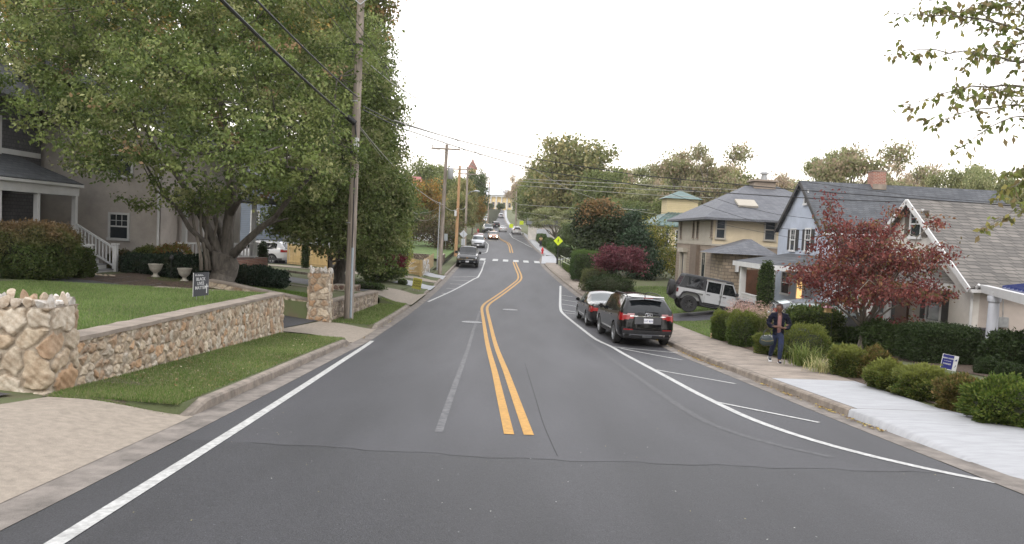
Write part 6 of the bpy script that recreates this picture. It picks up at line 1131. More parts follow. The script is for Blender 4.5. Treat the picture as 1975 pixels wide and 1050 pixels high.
gwall('mossy stone wall stub behind the second utility pole', (-6.6,68.2), (-6.7,73), .55, .75, 1.35, 1.5, .22, 62, nrm=(1,0), cap=False, tints=[(.16,.13,.10),(.22,.17,.13)], res=.05)
quadpatch('bright_lawn', [(-16,72),(-6.8,72),(-6.9,98),(-18,98)], 12, 12, mat('bright_turf', (.11,.165,.05), .95, var=.3, scale=1.5, bump=.6, bscale=40), .25)
def text_obj(name, s, size, m, par, M4, ext=.002, align='CENTER', sx=1.0):
    cu = bpy.data.curves.new(name, 'FONT'); cu.body = s; cu.size = size; cu.extrude = ext; cu.align_x = align; cu.align_y = 'CENTER'; cu.resolution_u = 2; cu.offset = size*.012
    tmp = bpy.data.objects.new(name+'_src', cu); COL.objects.link(tmp); dg = bpy.context.evaluated_depsgraph_get(); me = bpy.data.meshes.new_from_object(tmp.evaluated_get(dg)); bpy.data.objects.remove(tmp); bpy.data.curves.remove(cu)
    me.transform(Matrix.Diagonal((sx,1,1,1))); me.transform(M4); me.name = name; me.materials.clear(); me.materials.append(K[m]); o = bpy.data.objects.new(name, me); COL.objects.link(o); o.parent = par; return o
def face(rx=math.pi/2, off=(0,0,0)): m = Matrix.Rotation(rx, 4, 'X'); m.translation = Vector(off); return m
# each sign is built in its own frame: x right, z up, front face towards -y
K['sign_black'] = mat('black_sign_face', (.045,.048,.055), .6, var=.05); K['sign_navy'] = mat('navy_sign_face', (.015,.02,.16), .5, var=.05); K['sign_yellow'] = mat('yellow_sign_face', (.46,.42,.08), .6, var=.08); K['fluoro'] = mat('fluorescent_yellow_green', (.60,.74,.02), .5, var=.03); K['sign_text_dark'] = mat('dark_lettering', (.05,.045,.02), .6)
b_ = at(387,572,18.8); root = empty('yard_sign', (b_.x, 18.8, gz(b_.x,18.8)), math.radians(76), label='charcoal yard sign with white lettering and a cross on the left lawn', cat='yard sign')
M = MB(); M.tube([(-.16,0,-.1),(-.16,0,.5)], .006, 5); M.tube([(.16,0,-.1),(.16,0,.5)], .006, 5); M.build('stake', K['galv'], root); tl = math.radians(-4); M = MB(); M.box(-.30,.30,-.006,.006,.10,.70); o = M.build('sign_board', K['sign_black'], root)
M = MB(); M.box(-.303,-.301,-.007,.007,.10,.70); M.box(.301,.303,-.007,.007,.1,.7); M.build('board_edge', K['white_trim'], root)
text_obj('lettering', 'We Believe...', .065, 'white_trim', root, face(off=(-.08,-.009,.635))); text_obj('lettering', 'BLACK', .115, 'white_trim', root, face(off=(-.02,-.009,.53))); text_obj('lettering', 'LIVES', .115, 'white_trim', root, face(off=(-.02,-.009,.42))); text_obj('lettering', 'MATTER', .115, 'white_trim', root, face(off=(-.02,-.009,.31)))
M = MB(); M.box(.20,.235,-.01,-.0065,.16,.40); M.box(.15,.285,-.0101,-.0066,.32,.35); M.build('cross_emblem', K['white_trim'], root)
q = at(1828,699,19.3); zq = gz(q.x,19.3); root = empty('yard_sign', (q.x, 19.3, zq), math.radians(6), label='navy and white campaign yard sign poking above the hedge row', cat='yard sign'); root.rotation_euler = (0, math.radians(9), math.radians(6)); hz = q.z-zq
M = MB(); M.box(-.22,.10,-.006,.006,hz-.18,hz+.19); M.build('sign_board', K['sign_navy'], root); M = MB(); M.box(.1001,.23,-.006,.006,hz-.2,hz+.2); M.box(-.23,.10,-.006,.006,hz+.1901,hz+.2); M.box(-.23,-.2201,-.006,.006,hz-.2,hz+.19); M.box(-.2199,.10,-.006,.006,hz-.2,hz-.1801); M.build('sign_border', K['white_trim'], root)
text_obj('lettering', 'REEVES-HARRIS', .042, 'white_trim', root, face(off=(-.06,-.009,hz+.1))) if 0 else text_obj('lettering', 'BIDEN HARRIS', .05, 'white_trim', root, face(off=(-.06,-.009,hz+.10))); text_obj('lettering', 'for our community', .026, 'white_trim', root, face(off=(-.06,-.009,hz+.03))); text_obj('lettering', 'WARNER', .055, 'white_trim', root, face(off=(-.07,-.009,hz-.05)))
M = MB(); M.poly([(.12,-.0065,hz+.06),(.19,-.0065,hz+.06),(.19,-.0065,hz+.12)], (0,-.003,0)); M.poly([(.15,-.0065,hz-.12),(.20,-.0065,hz-.06),(.19,-.0065,hz-.03)], (0,-.003,0)); M.build('emblem', K['sign_navy'], root); M = MB(); M.tube([(-.15,.01,-.2),(-.15,.01,hz)], .006, 5); M.tube([(.15,.01,-.2),(.15,.01,hz)], .006, 5); M.build('stake', K['galv'], root)
q = G(802,558,.3); zq = gz(q.x,q.y); root = empty('yard_sign', (q.x, q.y, zq), math.radians(8), label='yellow yard sign with dark capitals near the left driveway', cat='yard sign'); M = MB(); M.box(-.28,.28,-.006,.006,.12,.78); M.build('sign_board', K['sign_yellow'], root); M = MB(); M.tube([(-.15,0,-.1),(-.15,0,.3)], .006, 5); M.tube([(.15,0,-.1),(.15,0,.3)], .006, 5); M.build('stake', K['galv'], root); root.rotation_euler = (0, math.radians(8), math.radians(-8))
for s, z in (('PLEASE', .60), ('SLOW', .46), ('DOWN', .30)): text_obj('lettering', s, .15, 'sign_text_dark', root, face(off=(0,-.009,z)))
# pedestrian crossing sign
q = G(1076,511,.25); root = empty('crossing_sign', (q.x, 77.2, rz(77.2)+.15), label='fluorescent yellow pedestrian crossing sign on black post', cat='road sign'); M = MB(); M.box(-.035,.035,-.035,.035,-.2,3.0); M.lathe([(.12,0),(.12,.1),(.09,.12),(.09,.85),(.06,.9)], 14); M.build('post', K['black_metal'], root)
hz = at(1077,465,77.2).z-(rz(77.2)+.15); R_ = .49; M = MB(); M.poly([(0,-.05,hz-R_),(R_,-.05,hz),(0,-.05,hz+R_),(-R_,-.05,hz)], (0,.01,0)); M.build('sign_board', K['fluoro'], root)
M = MB(); f = lambda pts: M.poly([(x*.7, -.051, hz+z*.7) for x, z in pts], (0,-.006,0)); M.lathe([(.045,-.006),(.045,.0)], 14, 'y', (0,-.051,hz+.185)); f([(-.05,.17),(.05,.17),(.05,-.02),(-.05,-.02)]); f([(-.05,.16),(-.14,.04),(-.11,.02),(-.03,.1)]); f([(.04,.15),(.13,.04),(.10,.02),(.03,.08)]); f([(.0,0),(.05,0),(.13,-.24),(.08,-.26)]); f([(-.05,0),(.0,0),(-.08,-.26),(-.13,-.25)]); M.build('pedestrian_symbol', K['black_metal'], root)
# sign seen from its back beside the pickup
q = at(894,452,84); root = empty('road_sign', (q.x, 84, rz(84)+.15), label='diamond road sign seen from behind above the black pickup', cat='road sign'); hz = q.z-rz(84)-.15; M = MB(); M.box(-.03,.03,-.03,.03,-.2,hz+.3); M.build('post', K['galv'], root); M = MB(); M.poly([(0,.035,hz-.46),(.46,.035,hz),(0,.035,hz+.46),(-.46,.035,hz)], (0,.008,0)); M.build('sign_board', K['bluewhite'], root); M = MB(); M.box(-.2,.2,.035,.043,hz-1.25,hz-.52); M.build('plate', K['bluewhite'], root)
for px, py, Y, lab, c in ((860,458,86,'narrow road sign on a thin post behind the second utility pole','bluewhite'),(986,436,158,'small fluorescent crossing sign left of the parked white car','fluoro'),(1006,430,158,'small fluorescent crossing sign just above the parked white car','fluoro')):
    q = at(px, py, Y); g0 = gz(q.x, Y); root = empty('road_sign', (q.x, Y, g0), label=lab, cat='road sign'); hz = q.z-g0; M = MB(); M.box(-.03,.03,-.03,.03,-.2,hz+.3); M.build('post', K['galv'], root); M = MB(); w_ = .2 if c == 'bluewhite' else .4; M.box(-w_,w_,-.05,-.035,hz-.4,hz+.4); M.build('sign_board', K[c], root)
# hydrants
K['hyd'] = mat('red_hydrant_paint', (.55,.02,.025), .4, var=.1)
def hydrant(loc, lab, s=1.0):
    root = empty('fire_hydrant', loc, label=lab, cat='fire hydrant', group=None); root.scale = (s,)*3; M = MB(); M.lathe([(.17,0),(.17,.05),(.11,.06),(.11,.5),(.14,.51),(.14,.56),(.12,.58),(.09,.68),(.03,.73),(.03,.78),(.01,.78)], 18); M.build('barrel', K['hyd'], root, smooth=40); M = MB(); M.lathe([(.06,-.2),(.06,.2)], 12, 'x', (0,0,.42)); M.lathe([(.08,-.22),(.08,-.14)], 12, 'y', (0,0,.38)); M.build('outlet', K['hyd'], root, smooth=40)
q = G(1046,489.5,.16); hydrant((q.x,q.y,q.z), 'red fire hydrant on the pale footway past the crossing', 1.05); q = at(922,446,160); hydrant((q.x,160,gz(q.x,160)), 'distant red hydrant on the left bank above the parked cars', 1.2)
# black metal hand railing by the crossing
A = Vector((4.95,76.5,0)); Bv = Vector((6.0,62.5,0)); root = empty('railing', (0,0,0), label='pale green metal railing between footway and clipped hedge', cat='railing'); K['railp'] = mat('pale_green_rail', (.42,.46,.33), .6)
M = MB()
for e in (.95, .5):
    for i in range(8): a, b = A.lerp(Bv, i/8), A.lerp(Bv, (i+1)/8); M.bar((a.x,a.y,rz(a.y)+.2+e), (b.x,b.y,rz(b.y)+.2+e), .05, .05)
M.build('rail', K['railp'], root); M = MB()
for i in range(9): a = A.lerp(Bv, i/8); M.box(a.x-.035,a.x+.035,a.y-.035,a.y+.035,rz(a.y),rz(a.y)+1.18)
M.build('post', K['black_metal'], root)
p = Vector((5.5,71,rz(71)+.1)); shrub('ground_cover_mound', 'trimmed ivy growing through the pale green railing', 'shrub', p, (.8, 10, .55), 5000, .09, MID, 311, box=True)
# hedges along the far right footway
for k, (Y, L, lab) in enumerate(((100,14,'low hedge along the right footway past the crossing'),(116,14,'second low hedge stretch behind the far pedestrian'),(133,16,'third low hedge stretch toward the parked white car'))):
    x = outer(Y)+.9; a = math.atan2(outer(Y+7)-outer(Y-7), 14); r_ = shrub('clipped_hedge', lab, 'hedge', (x, Y, gz(x, Y)-.05), (1.2, L, 1.25), 6000, .16, [(.05,.085,.028),(.07,.11,.035)], 320+k, box=True, rot=-a, lump=.04)
quadpatch('far_lawn', [(6.2,90),(18,90),(14,126),(5.2,126)], 10, 10, mat('mown_turf', (.10,.155,.05), .95, var=.3, scale=1.2), .28)
shrub('clipped_hedge', 'short hedge piece right behind the crossing sign', 'hedge', (6.2,88.6,gz(6.2,88.6)), (1.9,1.2,1.3), 3000, .14, DARK, 330, box=True); shrub('clipped_hedge', 'short hedge piece beside the tall flat topped hedge', 'hedge', (8.6,88.2,gz(8.6,88.2)), (1.6,1.2,1.3), 3000, .14, DARK, 331, box=True); shrub('ball_shrub', 'pale green small bush between two short hedge pieces', 'shrub', (7.4,88.3,gz(7.4,88.3)), (.7,.7,1.0), 1200, .12, LIME, 332)
# urns
def urn(px, py, Y, lab):
    q = at(px, py, Y); root = empty('stone_urn', (q.x, Y, gz(q.x, Y)-.0), label=lab, cat='urn'); M = MB(); M.lathe([(.15,0),(.15,.05),(.09,.09),(.07,.16),(.10,.2),(.19,.28),(.23,.4),(.25,.47),(.27,.48),(.27,.52),(.22,.52),(.2,.44),(.02,.42)], 24); M.build('bowl', mat('cast_stone', (.36,.34,.29), .85, var=.2, scale=6, bump=.4), root, smooth=40); M = MB(); M.lathe([(.01,.0),(.21,.0),(.2,.03),(.01,.05)], 16, c=(0,0,.44)); M.build('potting_soil', K['soil'], root)
urn(300,522,28.1,'left pale stone urn in front of the laurels'); urn(356,523,28.1,'right pale stone urn in front of the laurels')
M = MB(); q = at(330,520,28.3); M.tube([(0,0,-.1),(0,0,.75)], .012, 6); M.lathe([(.06,.75),(.08,.8),(.06,.9),(.01,.95)], 10); o = M.build('garden_lamp', K['black_metal']); o.location = (q.x,28.3,gz(q.x,28.3)); meta(o, 'thin black garden stake lamp between the two urns', 'garden lamp')
for k, (px, py, Y, w_, lab) in enumerate(((90,520,26,2.6,'row of pale edging stones under the big bush'),(170,526,26.5,1.6,'short row of pale edging stones near the porch steps'))):
    q = at(px, py, Y); root = empty('edging_stones', (0,0,0), label=lab, cat='stones'); rs2 = random.Random(k)
    rocks_obj('rocks', [(rock(900+k*20+i, .13, .10, .06, (.45,.38,.3)), (q.x-w_/2+w_*i/9, Y+rs2.uniform(-.1,.1), gz(q.x,Y)+.04), rs2.uniform(0,3)) for i in range(10)], root)
# bird feeder on a hook
q = at(1600,596,26.6); g0 = gz(q.x,26.6); root = empty('shepherd_hook', (q.x, 26.6, g0), label='thin curved shepherd hook holding the bird feeder', cat='garden hook'); hz = at(1604,584,26.6).z-g0; M = MB(); M.tube([(.12,0,-.1),(.12,0,hz)]+[(.03+.09*math.cos(a), 0, hz+.14*math.sin(a)) for a in np.linspace(0, math.pi, 8)]+[(-.06,0,hz-.02)], .009, 6); M.build('rod', K['black_metal'], root)
root = empty('bird_feeder', (q.x-.06, 26.6, g0+hz-.33), label='small wooden bird feeder with pinkish roof hanging from the hook', cat='bird feeder'); M = MB(); M.add([(-.17,-.17,.14),(.17,-.17,.14),(.17,.17,.14),(-.17,.17,.14),(0,0,.24)], [(0,1,4),(1,2,4),(2,3,4),(3,0,4),(0,3,2,1)]); M.tube([(0,0,.23),(0,0,.32)], .006, 5); M.build('roof', mat('pink_feeder_roof', (.45,.22,.24), .6), root); M = MB(); M.box(-.09,.09,-.09,.09,0,.139); M.box(-.13,.13,-.13,.13,-.03,-.001); M.build('body', K['pine'], root)
# red rocking chair
q = at(1700,608,27.9); root = empty('rocking_chair', (q.x, 27.9, .5), math.radians(-20), label='white rocking chair with red cushions on the cream house porch', cat='rocking chair'); M = MB()
for s in (-.27,.27): M.tube([(s,-.45,.08),(s,-.1,.03),(s,.3,.05),(s,.5,.1)], .022, 6); M.box(s-.025,s+.025,-.27,-.22,.04,.62); M.box(s-.025,s+.025,.2,.25,.04,1.1); M.box(s-.05,s+.05,-.3,.25,.62,.65)
M.box(-.27,.27,-.28,.24,.38,.41)
for k in range(6): M.box(-.2+k*.08-.02,-.2+k*.08+.02,.21,.23,.41,1.08)
M.box(-.27,.27,.2,.25,1.05,1.12); M.build('frame', K['white_trim'], root); K['redc'] = mat('red_cushion', (.42,.02,.03), .8, var=.1); M = MB(); M.box(-.24,.24,-.26,.18,.411,.49,.03); M.build('seat_cushion', K['redc'], root); M = MB(); M.box(-.24,.24,.11,.195,.5,1.04,.03); M.build('back_cushion', K['redc'], root)
# trash bin
q = at(1899,672,24.4); root = empty('trash_bin', (q.x, 24.4, gz(q.x,24.4)), label='dark wheeled trash bin behind the round column', cat='trash bin'); M = MB(); M.poly([(-.24,-.24,0),(.24,-.24,0),(.24,.24,0),(-.24,.24,0)], (0,0,.02)); M.add([(-.24,-.24,.02),(.24,-.24,.02),(.24,.24,.02),(-.24,.24,.02),(-.3,-.3,1.0),(.3,-.3,1.0),(.3,.3,1.0),(-.3,.3,1.0)], [(0,1,5,4),(1,2,6,5),(2,3,7,6),(3,0,4,7),(4,5,6,7)]); M.build('body', K['black_plastic'], root); M = MB(); M.box(-.32,.32,-.33,.33,1.001,1.06,.02); M.build('lid', K['black_plastic'], root)
M = MB(); M.box(-.22,.22,-.06,.06,0,.14,.02); o = M.build('low_brick_edge', K['brick']); o.location = (at(1480,0,31).x, 31, gz(12,31)); bpy.data.objects.remove(o)
# wooden edging along the drive behind the maple and a paver path
M = MB(); M.bar((-13.5,43.9,.98),(-9.5,44.5,.62), .12, .14); o = M.build('timber_edging', K['pole']); meta(o, 'long timber edging along the drive behind the maple', 'edging')
# utility marker stub on the lawn
q = G(1372,646,.3); M = MB(); M.lathe([(.035,0),(.035,.22),(.03,.24),(.01,.245)], 10); o = M.build('marker_stub', mat('tan_plastic', (.5,.36,.22), .6)); o.location = (q.x, q.y, gz(q.x,q.y)); meta(o, 'short tan pipe stub in the grass left of the rounded bushes', 'pipe stub')
# ================================================================== vehicles
P_ = interp
def car(name, label, cat, loc, head, S, par=None, group=None):
    """x forward from the rear bumper, y left, z up.  S: dimensions and profiles"""
    L, W_, zb = S['L'], S['W']/2, S.get('zb', .2); top, belt, roofw = P_(S['top']), P_(S['belt']), P_(S.get('roofw', [(0,.74),(L,.74)]))
    wid = P_(S.get('wid', [(0,.93),(.25,.985),(.8,1),(L-1.0,1),(L-.35,.96),(L,.86)])); rx, fx = P_(S['rear']), P_(S['front'])
    step = S.get('step', .06); marks = sorted(set(list(S.get('marks', []))+[0, L])); xs = []
    for a, b in zip(marks[:-1], marks[1:]): n = max(1, round((b-a)/step)); xs += [a+(b-a)*i/n for i in range(n)]
    xs.append(L); nl, ng, nr = S.get('nl', 16), 5, 5; low = P_([(0,.90),(.06,.955),(.3,1.0),(.62,1.0),(.85,.985),(1,.955)])
    def section(x):
        w = W_*wid(x); zt = top(x); zbl = min(belt(x), zt-.012); rw = W_*roofw(x)
        if zt-zbl < .12: rw = max(rw, w*.80)
        pts = [(0, zb), (w*.6, zb)]
        for i in range(nl+1): f = i/nl; pts.append((w*low(f), zb+(zbl-zb)*f))
        ze = max(zbl+.004, zt-min(.07, (zt-zbl)*.35)); wb = w*.955
        for i in range(1, ng+1): f = i/ng; pts.append((wb+(rw-wb)*f**1.12, zbl+(ze-zbl)*f))
        for i in range(1, nr+1): f = i/nr; pts.append((rw*(1-f), ze+(zt-ze)*math.sin(f*math.pi/2)))
        return pts
    secs = [section(x) for x in xs]; n = len(secs[0]); V = []; rows = []
    for x, sc in zip(xs, secs):
        row = []
        for y, z in sc:
            k = rx(z)*max(0, 1-x/.7); k2 = fx(z)*max(0, 1-(L-x)/.7); row.append((x+k-k2, y, z))
        rows.append(row)
    arch = S['arch']; Ra = S['Ra']; za = S.get('za', S['Rw'])
    def inarch(p): return any((p[0]-a)**2+(p[2]-za)**2 < Ra*Ra for a in arch) and p[1] > W_*.55
    faces = []; idx = {}; snapped = {}
    def vid(i, j, s):
        k = (i, j, s if j not in (0, n-1) else 1)
        if k not in idx:
            p = rows[i][j]; q = p
            for a in arch:
                d = math.hypot(p[0]-a, p[2]-za)
                if d < Ra and p[1] > W_*.55 and j >= 2 and d > 1e-6: q = (a+(p[0]-a)*Ra/d, p[1], max(zb, za+(p[2]-za)*Ra/d)) if p[2] > zb+.001 or 1 else p
            idx[k] = len(V); V.append((q[0], q[1]*k[2], q[2]))
        return idx[k]
    G_ = S.get('glass', {}); gside = G_.get('side', []); ws = G_.get('windscreen'); rw_ = G_.get('rear')
    parts = {'body': [], 'windscreen': [], 'rear_window': []}
    for k in range(len(gside)): parts['side_window%d%d' % (k, 1)] = []; parts['side_window%d%d' % (k, -1)] = []
    for i in range(len(xs)-1):
        xm = (xs[i]+xs[i+1])/2
        for j in range(n-1):
            if j >= 2:
                c4 = [rows[i][j], rows[i+1][j], rows[i][j+1], rows[i+1][j+1]]
                if all(inarch(p) for p in c4): continue
            key = 'body'; jg0 = 2+nl; 
            if jg0 <= j < jg0+ng:
                for k, (a, b) in enumerate(gside):
                    if a < xm < b and not (j == jg0+ng-1 and not S.get('fullglass')): key = 'side%d' % k
            if j >= jg0+ng:
                yf = rows[i][j+1][1]/max(.01, W_*roofw(xm))
                if ws and ws[0] < xm < ws[1] and j > jg0+ng-1: key = 'windscreen'
                if rw_ and rw_[0] < xm < rw_[1] and j > jg0+ng-1: key = 'rear_window'
            for s in (1, -1):
                f = (vid(i, j, s), vid(i+1, j, s), vid(i+1, j+1, s), vid(i, j+1, s)); f = f if s < 0 else f[::-1]
                kk = key if not key.startswith('side') or key == 'rear_window' else 'side_window'+key[4:]+str(s); parts[kk].append(f)
    # end caps
    ncol = S.get('ncol', 24); bul = S.get('bulge', .08)
    def cap(i, sgn, bl):
        grid = []
        for j in range(n):
            x, y, z = rows[i][j]; r = []
            for c in range(ncol+1): t = -1+2*c/ncol; r.append((x-sgn*bl*(1-abs(t)**2.6)*min(1, y/(W_*.5)), y*t, z))
            grid.append(r)
        return grid
    base = len(V); caps = {}
    for nm, i, sg in (('r', 0, 1), ('f', len(xs)-1, -1)):
        g = cap(i, sg, bul if nm == 'r' else S.get('bulge_f', .12)); caps[nm] = g; o = len(V)
        for r in g: V += r
        for j in range(1, n-1):
            for c in range(ncol):
                f = (o+j*(ncol+1)+c, o+j*(ncol+1)+c+1, o+(j+1)*(ncol+1)+c+1, o+(j+1)*(ncol+1)+c); f = f[::-1] if nm == 'r' else f
                cz = (g[j][c][2]+g[j+1][c][2])/2; cy = (g[j][c][1]+g[j][c+1][1])/2; key = 'body'
                rg = G_.get('rear_cap')
                if nm == 'r' and rg and rg[0] < cz < rg[1] and abs(cy) < rg[2](cz): key = 'rear_window'
                parts[key].append(f)
    root = empty(name, loc, head, label=label, cat=cat, group=group); pm = S['paint']
    V = np.array(V)
    def sub(nm, fs, m, off=0.0, parent=root, smooth=38):
        if not fs: return None
        us = sorted({v for f in fs for v in f}); mp = {v: k for k, v in enumerate(us)}; me = bpy.data.meshes.new(nm); me.from_pydata([tuple(V[u]) for u in us], [], [[mp[v] for v in f] for f in fs]); me.validate()
        bm = bmesh.new(); bm.from_mesh(me); bmesh.ops.remove_doubles(bm, verts=bm.verts, dist=.0008); bmesh.ops.dissolve_degenerate(bm, edges=bm.edges, dist=.0005); bmesh.ops.recalc_face_normals(bm, faces=bm.faces) if nm == 'body' else None; bm.to_mesh(me); bm.free(); me.update()
        return link(nm, me, m, parent, smooth)
    body = sub('body', parts['body'], pm)
    gm = S.get('glassmat', K['carglass'])
    for k, fs in parts.items():
        if k == 'body': continue
        nm = 'side_window' if k.startswith('side') else k; sub(nm, fs, gm)
    M = MB()
    for a in arch:
        for s in (1, -1):
            vs = []; m_ = 14
            for t in range(m_+1): an = math.pi*(-.12+1.24*t/m_); vs += [(a+Ra*1.0*math.cos(an), s*W_*.985*min(1, wid(a)), za+Ra*math.sin(an)), (a+Ra*math.cos(an), s*(W_-.36), za+Ra*math.sin(an))]
            M.add(vs, [(2*t, 2*t+1, 2*t+3, 2*t+2) for t in range(m_)])
            M.add([(a, s*(W_-.36), za)]+[(a+Ra*math.cos(math.pi*(-.2+1.4*t/12)), s*(W_-.36), za+Ra*math.sin(math.pi*(-.2+1.4*t/12))) for t in range(13)], [(0, t+1, t+2) for t in range(12)])
    M.box(.35, L-.35, -W_+.25, W_-.25, zb-.06, zb+.1); M.build('wheel_well', K['under'], root)
    for a in arch:
        for s in (1, -1): wheel(root, (a, s*(W_-.115+S.get('wo', 0)), S['Rw']), S['Rw'], S.get('tw', .22), s, S.get('rim', 'rim'), S.get('spokes', 5), S.get('rimr', .66))
    root['_L'] = L; return root, V, rows, caps, xs
def wheel(root, c, R, w, s, rim='rim', spokes=5, rr=.66):
    w0 = empty('wheel', (0,0,0)); w0.parent = root; w0.location = c; h = w/2; M = MB(); M.lathe([(R*rr*.98,-h*.9),(R*.9,-h),(R*.985,-h*.8),(R,-h*.4),(R,h*.4),(R*.985,h*.8),(R*.9,h),(R*rr,h*.93),(R*rr*.97,h*.5),(R*rr*.97,-h*.5),(R*rr*.98,-h*.9)], 36, 'y', cap=False); M.build('tyre', K['tyre'], w0, smooth=40)
    M = MB(); e = s*h*.55; M.lathe([(R*rr*.985,-abs(e)*.2),(R*rr*.985,h*.95),(R*rr*.93,h*.95),(R*rr*.9,h*.5)] if s > 0 else [(R*rr*.9,-h*.5),(R*rr*.93,-h*.95),(R*rr*.985,-h*.95),(R*rr*.985,h*.2)], 36, 'y', cap=False)
    for k in range(spokes):
        a = 2*math.pi*k/spokes+.3
        for da in (-.13, .13): M.bar((R*.10*math.cos(a), e*1.1, R*.10*math.sin(a)), (R*rr*.95*math.cos(a+da), e*1.25, R*rr*.95*math.sin(a+da)), .03, .035, (0,1,0))
    M.lathe([(.01,e*1.3),(R*.16,e*1.3),(R*.17,e*.9)] if s > 0 else [(R*.17,e*.9),(R*.16,e*1.3),(.01,e*1.3)], 14, 'y'); M.build('rim', K[rim], w0)
    M = MB(); M.lathe([(.01,s*.0),(R*rr*.95,s*.0),(R*rr*.95,s*.01)], 20, 'y'); M.build('brake_disc', K['under'], w0)
def patch(root, name, grid, cond, m, off, axis=0, sgn=-1, parent=None):
    """a thin lens or badge that follows a grid surface"""
    vs = []; fs = []; nr, nc = len(grid), len(grid[0])
    for j in range(nr-1):
        for c in range(nc-1):
            q = [grid[j][c], grid[j][c+1], grid[j+1][c+1], grid[j+1][c]]; cy = sum(p[1] for p in q)/4; cz = sum(p[2] for p in q)/4; cx = sum(p[0] for p in q)/4
            if cond(cx, cy, cz): k = len(vs); vs += [tuple(p[a]+(sgn*off if a == axis else 0) for a in range(3)) for p in q]; fs.append((k, k+1, k+2, k+3))
    if not fs: return None
    me = bpy.data.meshes.new(name); me.from_pydata(vs, [], fs); bm = bmesh.new(); bm.from_mesh(me); bmesh.ops.remove_doubles(bm, verts=bm.verts, dist=.0005)
    r = bmesh.ops.extrude_face_region(bm, geom=list(bm.faces)); bmesh.ops.translate(bm, verts=[v for v in r['geom'] if isinstance(v, bmesh.types.BMVert)], vec=Vector([(-sgn*(off+.01) if a == axis else 0) for a in range(3)])); bmesh.ops.recalc_face_normals(bm, faces=bm.faces); bm.to_mesh(me); bm.free(); return link(name, me, m, parent or root, 40)
def plate_on(root, x, z, sgn, txt=None, y=0, w=.31, h=.155):
    M = MB(); M.box(min(x, x+sgn*.012), max(x, x+sgn*.012), y-w/2, y+w/2, z-h/2, z+h/2); p = M.build('licence_plate', K['plate'], root)
    if txt: text_obj('lettering', txt, .088, 'plate_text', p, Matrix.Translation((x+sgn*.014, y, z-.01)) @ Matrix.Rotation(math.radians(90)*(-1 if sgn < 0 else 1), 4, 'Z') @ Matrix.Rotation(math.pi/2, 4, 'X'), .001, sx=.8)
K['plate'] = mat('plate_white', (.68,.68,.70), .5, var=.05); K['plate_text'] = mat('plate_blue', (.03,.05,.2), .5)
K['tail'] = mat('tail_lamp_red', (.24,.003,.006), .2, var=.1, coat=1.0); K['tail_clear'] = mat('tail_lamp_pale', (.30,.14,.14), .2, var=.1, coat=1.0); K['head_glass'] = mat('headlamp_glass', (.45,.47,.5), .1, var=.2, coat=1.0); K['lamp_on'] = emitmat('headlamp_lit', (1.0,.86,.62), 14.0)
K['rim_dark'] = mat('dark_wheel_alloy', (.07,.07,.072), .4, metal=.5, var=.1)
K['p_black'] = paint('black_car_paint', (.004,.004,.005), .12); K['p_silver'] = paint('silver_car_paint', (.32,.33,.35), .3, .4); K['p_white'] = paint('white_car_paint', (.48,.48,.49), .25); K['p_grey'] = paint('grey_car_paint', (.085,.09,.10), .22, .3); K['p_orange'] = paint('copper_car_paint', (.30,.12,.05), .25, .2); K['p_dark'] = paint('charcoal_car_paint', (.03,.032,.036), .2, .1); K['p_red'] = paint('wine_car_paint', (.12,.02,.025), .25)
# ---- suv profile
SUV = dict(L=4.9, W=1.90, zb=.30, top=[(0,1.62),(.06,1.66),(.35,1.70),(1.2,1.745),(2.4,1.74),(3.0,1.66),(3.22,1.56),(3.95,1.14),(4.05,1.10),(4.6,1.0),(4.82,.90),(4.9,.8)], belt=[(0,1.20),(.5,1.17),(2.0,1.08),(3.4,1.04),(4.0,1.02),(4.6,.93),(4.9,.74)],
    roofw=[(0,.66),(.3,.70),(1.2,.72),(2.9,.72),(3.3,.74),(4.0,.80),(4.9,.80)], wid=[(0,.90),(.12,.965),(.35,1),(4.0,1),(4.5,.97),(4.78,.90),(4.9,.80)], rear=[(.3,.10),(.5,.02),(.62,.0),(.95,.035),(1.1,.05),(1.25,.09),(1.6,.40),(1.75,.50)], front=[(.3,.10),(.5,.0),(.8,.04),(1.1,.3)],
    arch=[1.0,3.82], Ra=.43, Rw=.375, tw=.235, step=.07, marks=[.35,.62,1.62,1.72,2.62,2.72,3.45,3.22,3.98], glass=dict(side=[(.62,1.62),(1.72,2.62),(2.72,3.45)], windscreen=(3.22,3.98), rear_cap=(1.155,1.59,lambda z: .72-(z-1.15)*.32)), bulge=.10, bulge_f=.16, ncol=48, nl=20)
def heading(Y, side): f = XAR if side > 0 else XAL; return math.atan2(f(Y+3)-f(Y-3), 6)
def road_pose(x, Y, fwd=True, side=1):
    """root transform for a car whose rear bumper centre is at x, Y (driving away), or front bumper (facing us)"""
    return None
def place(root, x, Y, L, yaw, away=True, dz=0, sc=1.0):
    """x,Y: the bumper nearest to the camera; yaw: street heading to the right of straight ahead"""
    d = Vector((math.sin(yaw), math.cos(yaw), 0)); z0 = rz(Y); z1 = rz(Y+L); pit = math.atan2(z1-z0, L)
    o = Vector((x, Y, z0+dz)) if away else Vector((x, Y, z0+dz))+d*L+Vector((0,0,z1-z0)); f = Vector((d.x*math.cos(pit), d.y*math.cos(pit), math.sin(pit)))*(1 if away else -1); up = Vector((0,0,1)); lft = up.cross(f).normalized(); up = f.cross(lft)
    m = Matrix((f, lft, up)).transposed().to_4x4(); m.translation = o; root.matrix_world = m @ Matrix.Scale(sc, 4)
def wheel_tag(root): pass
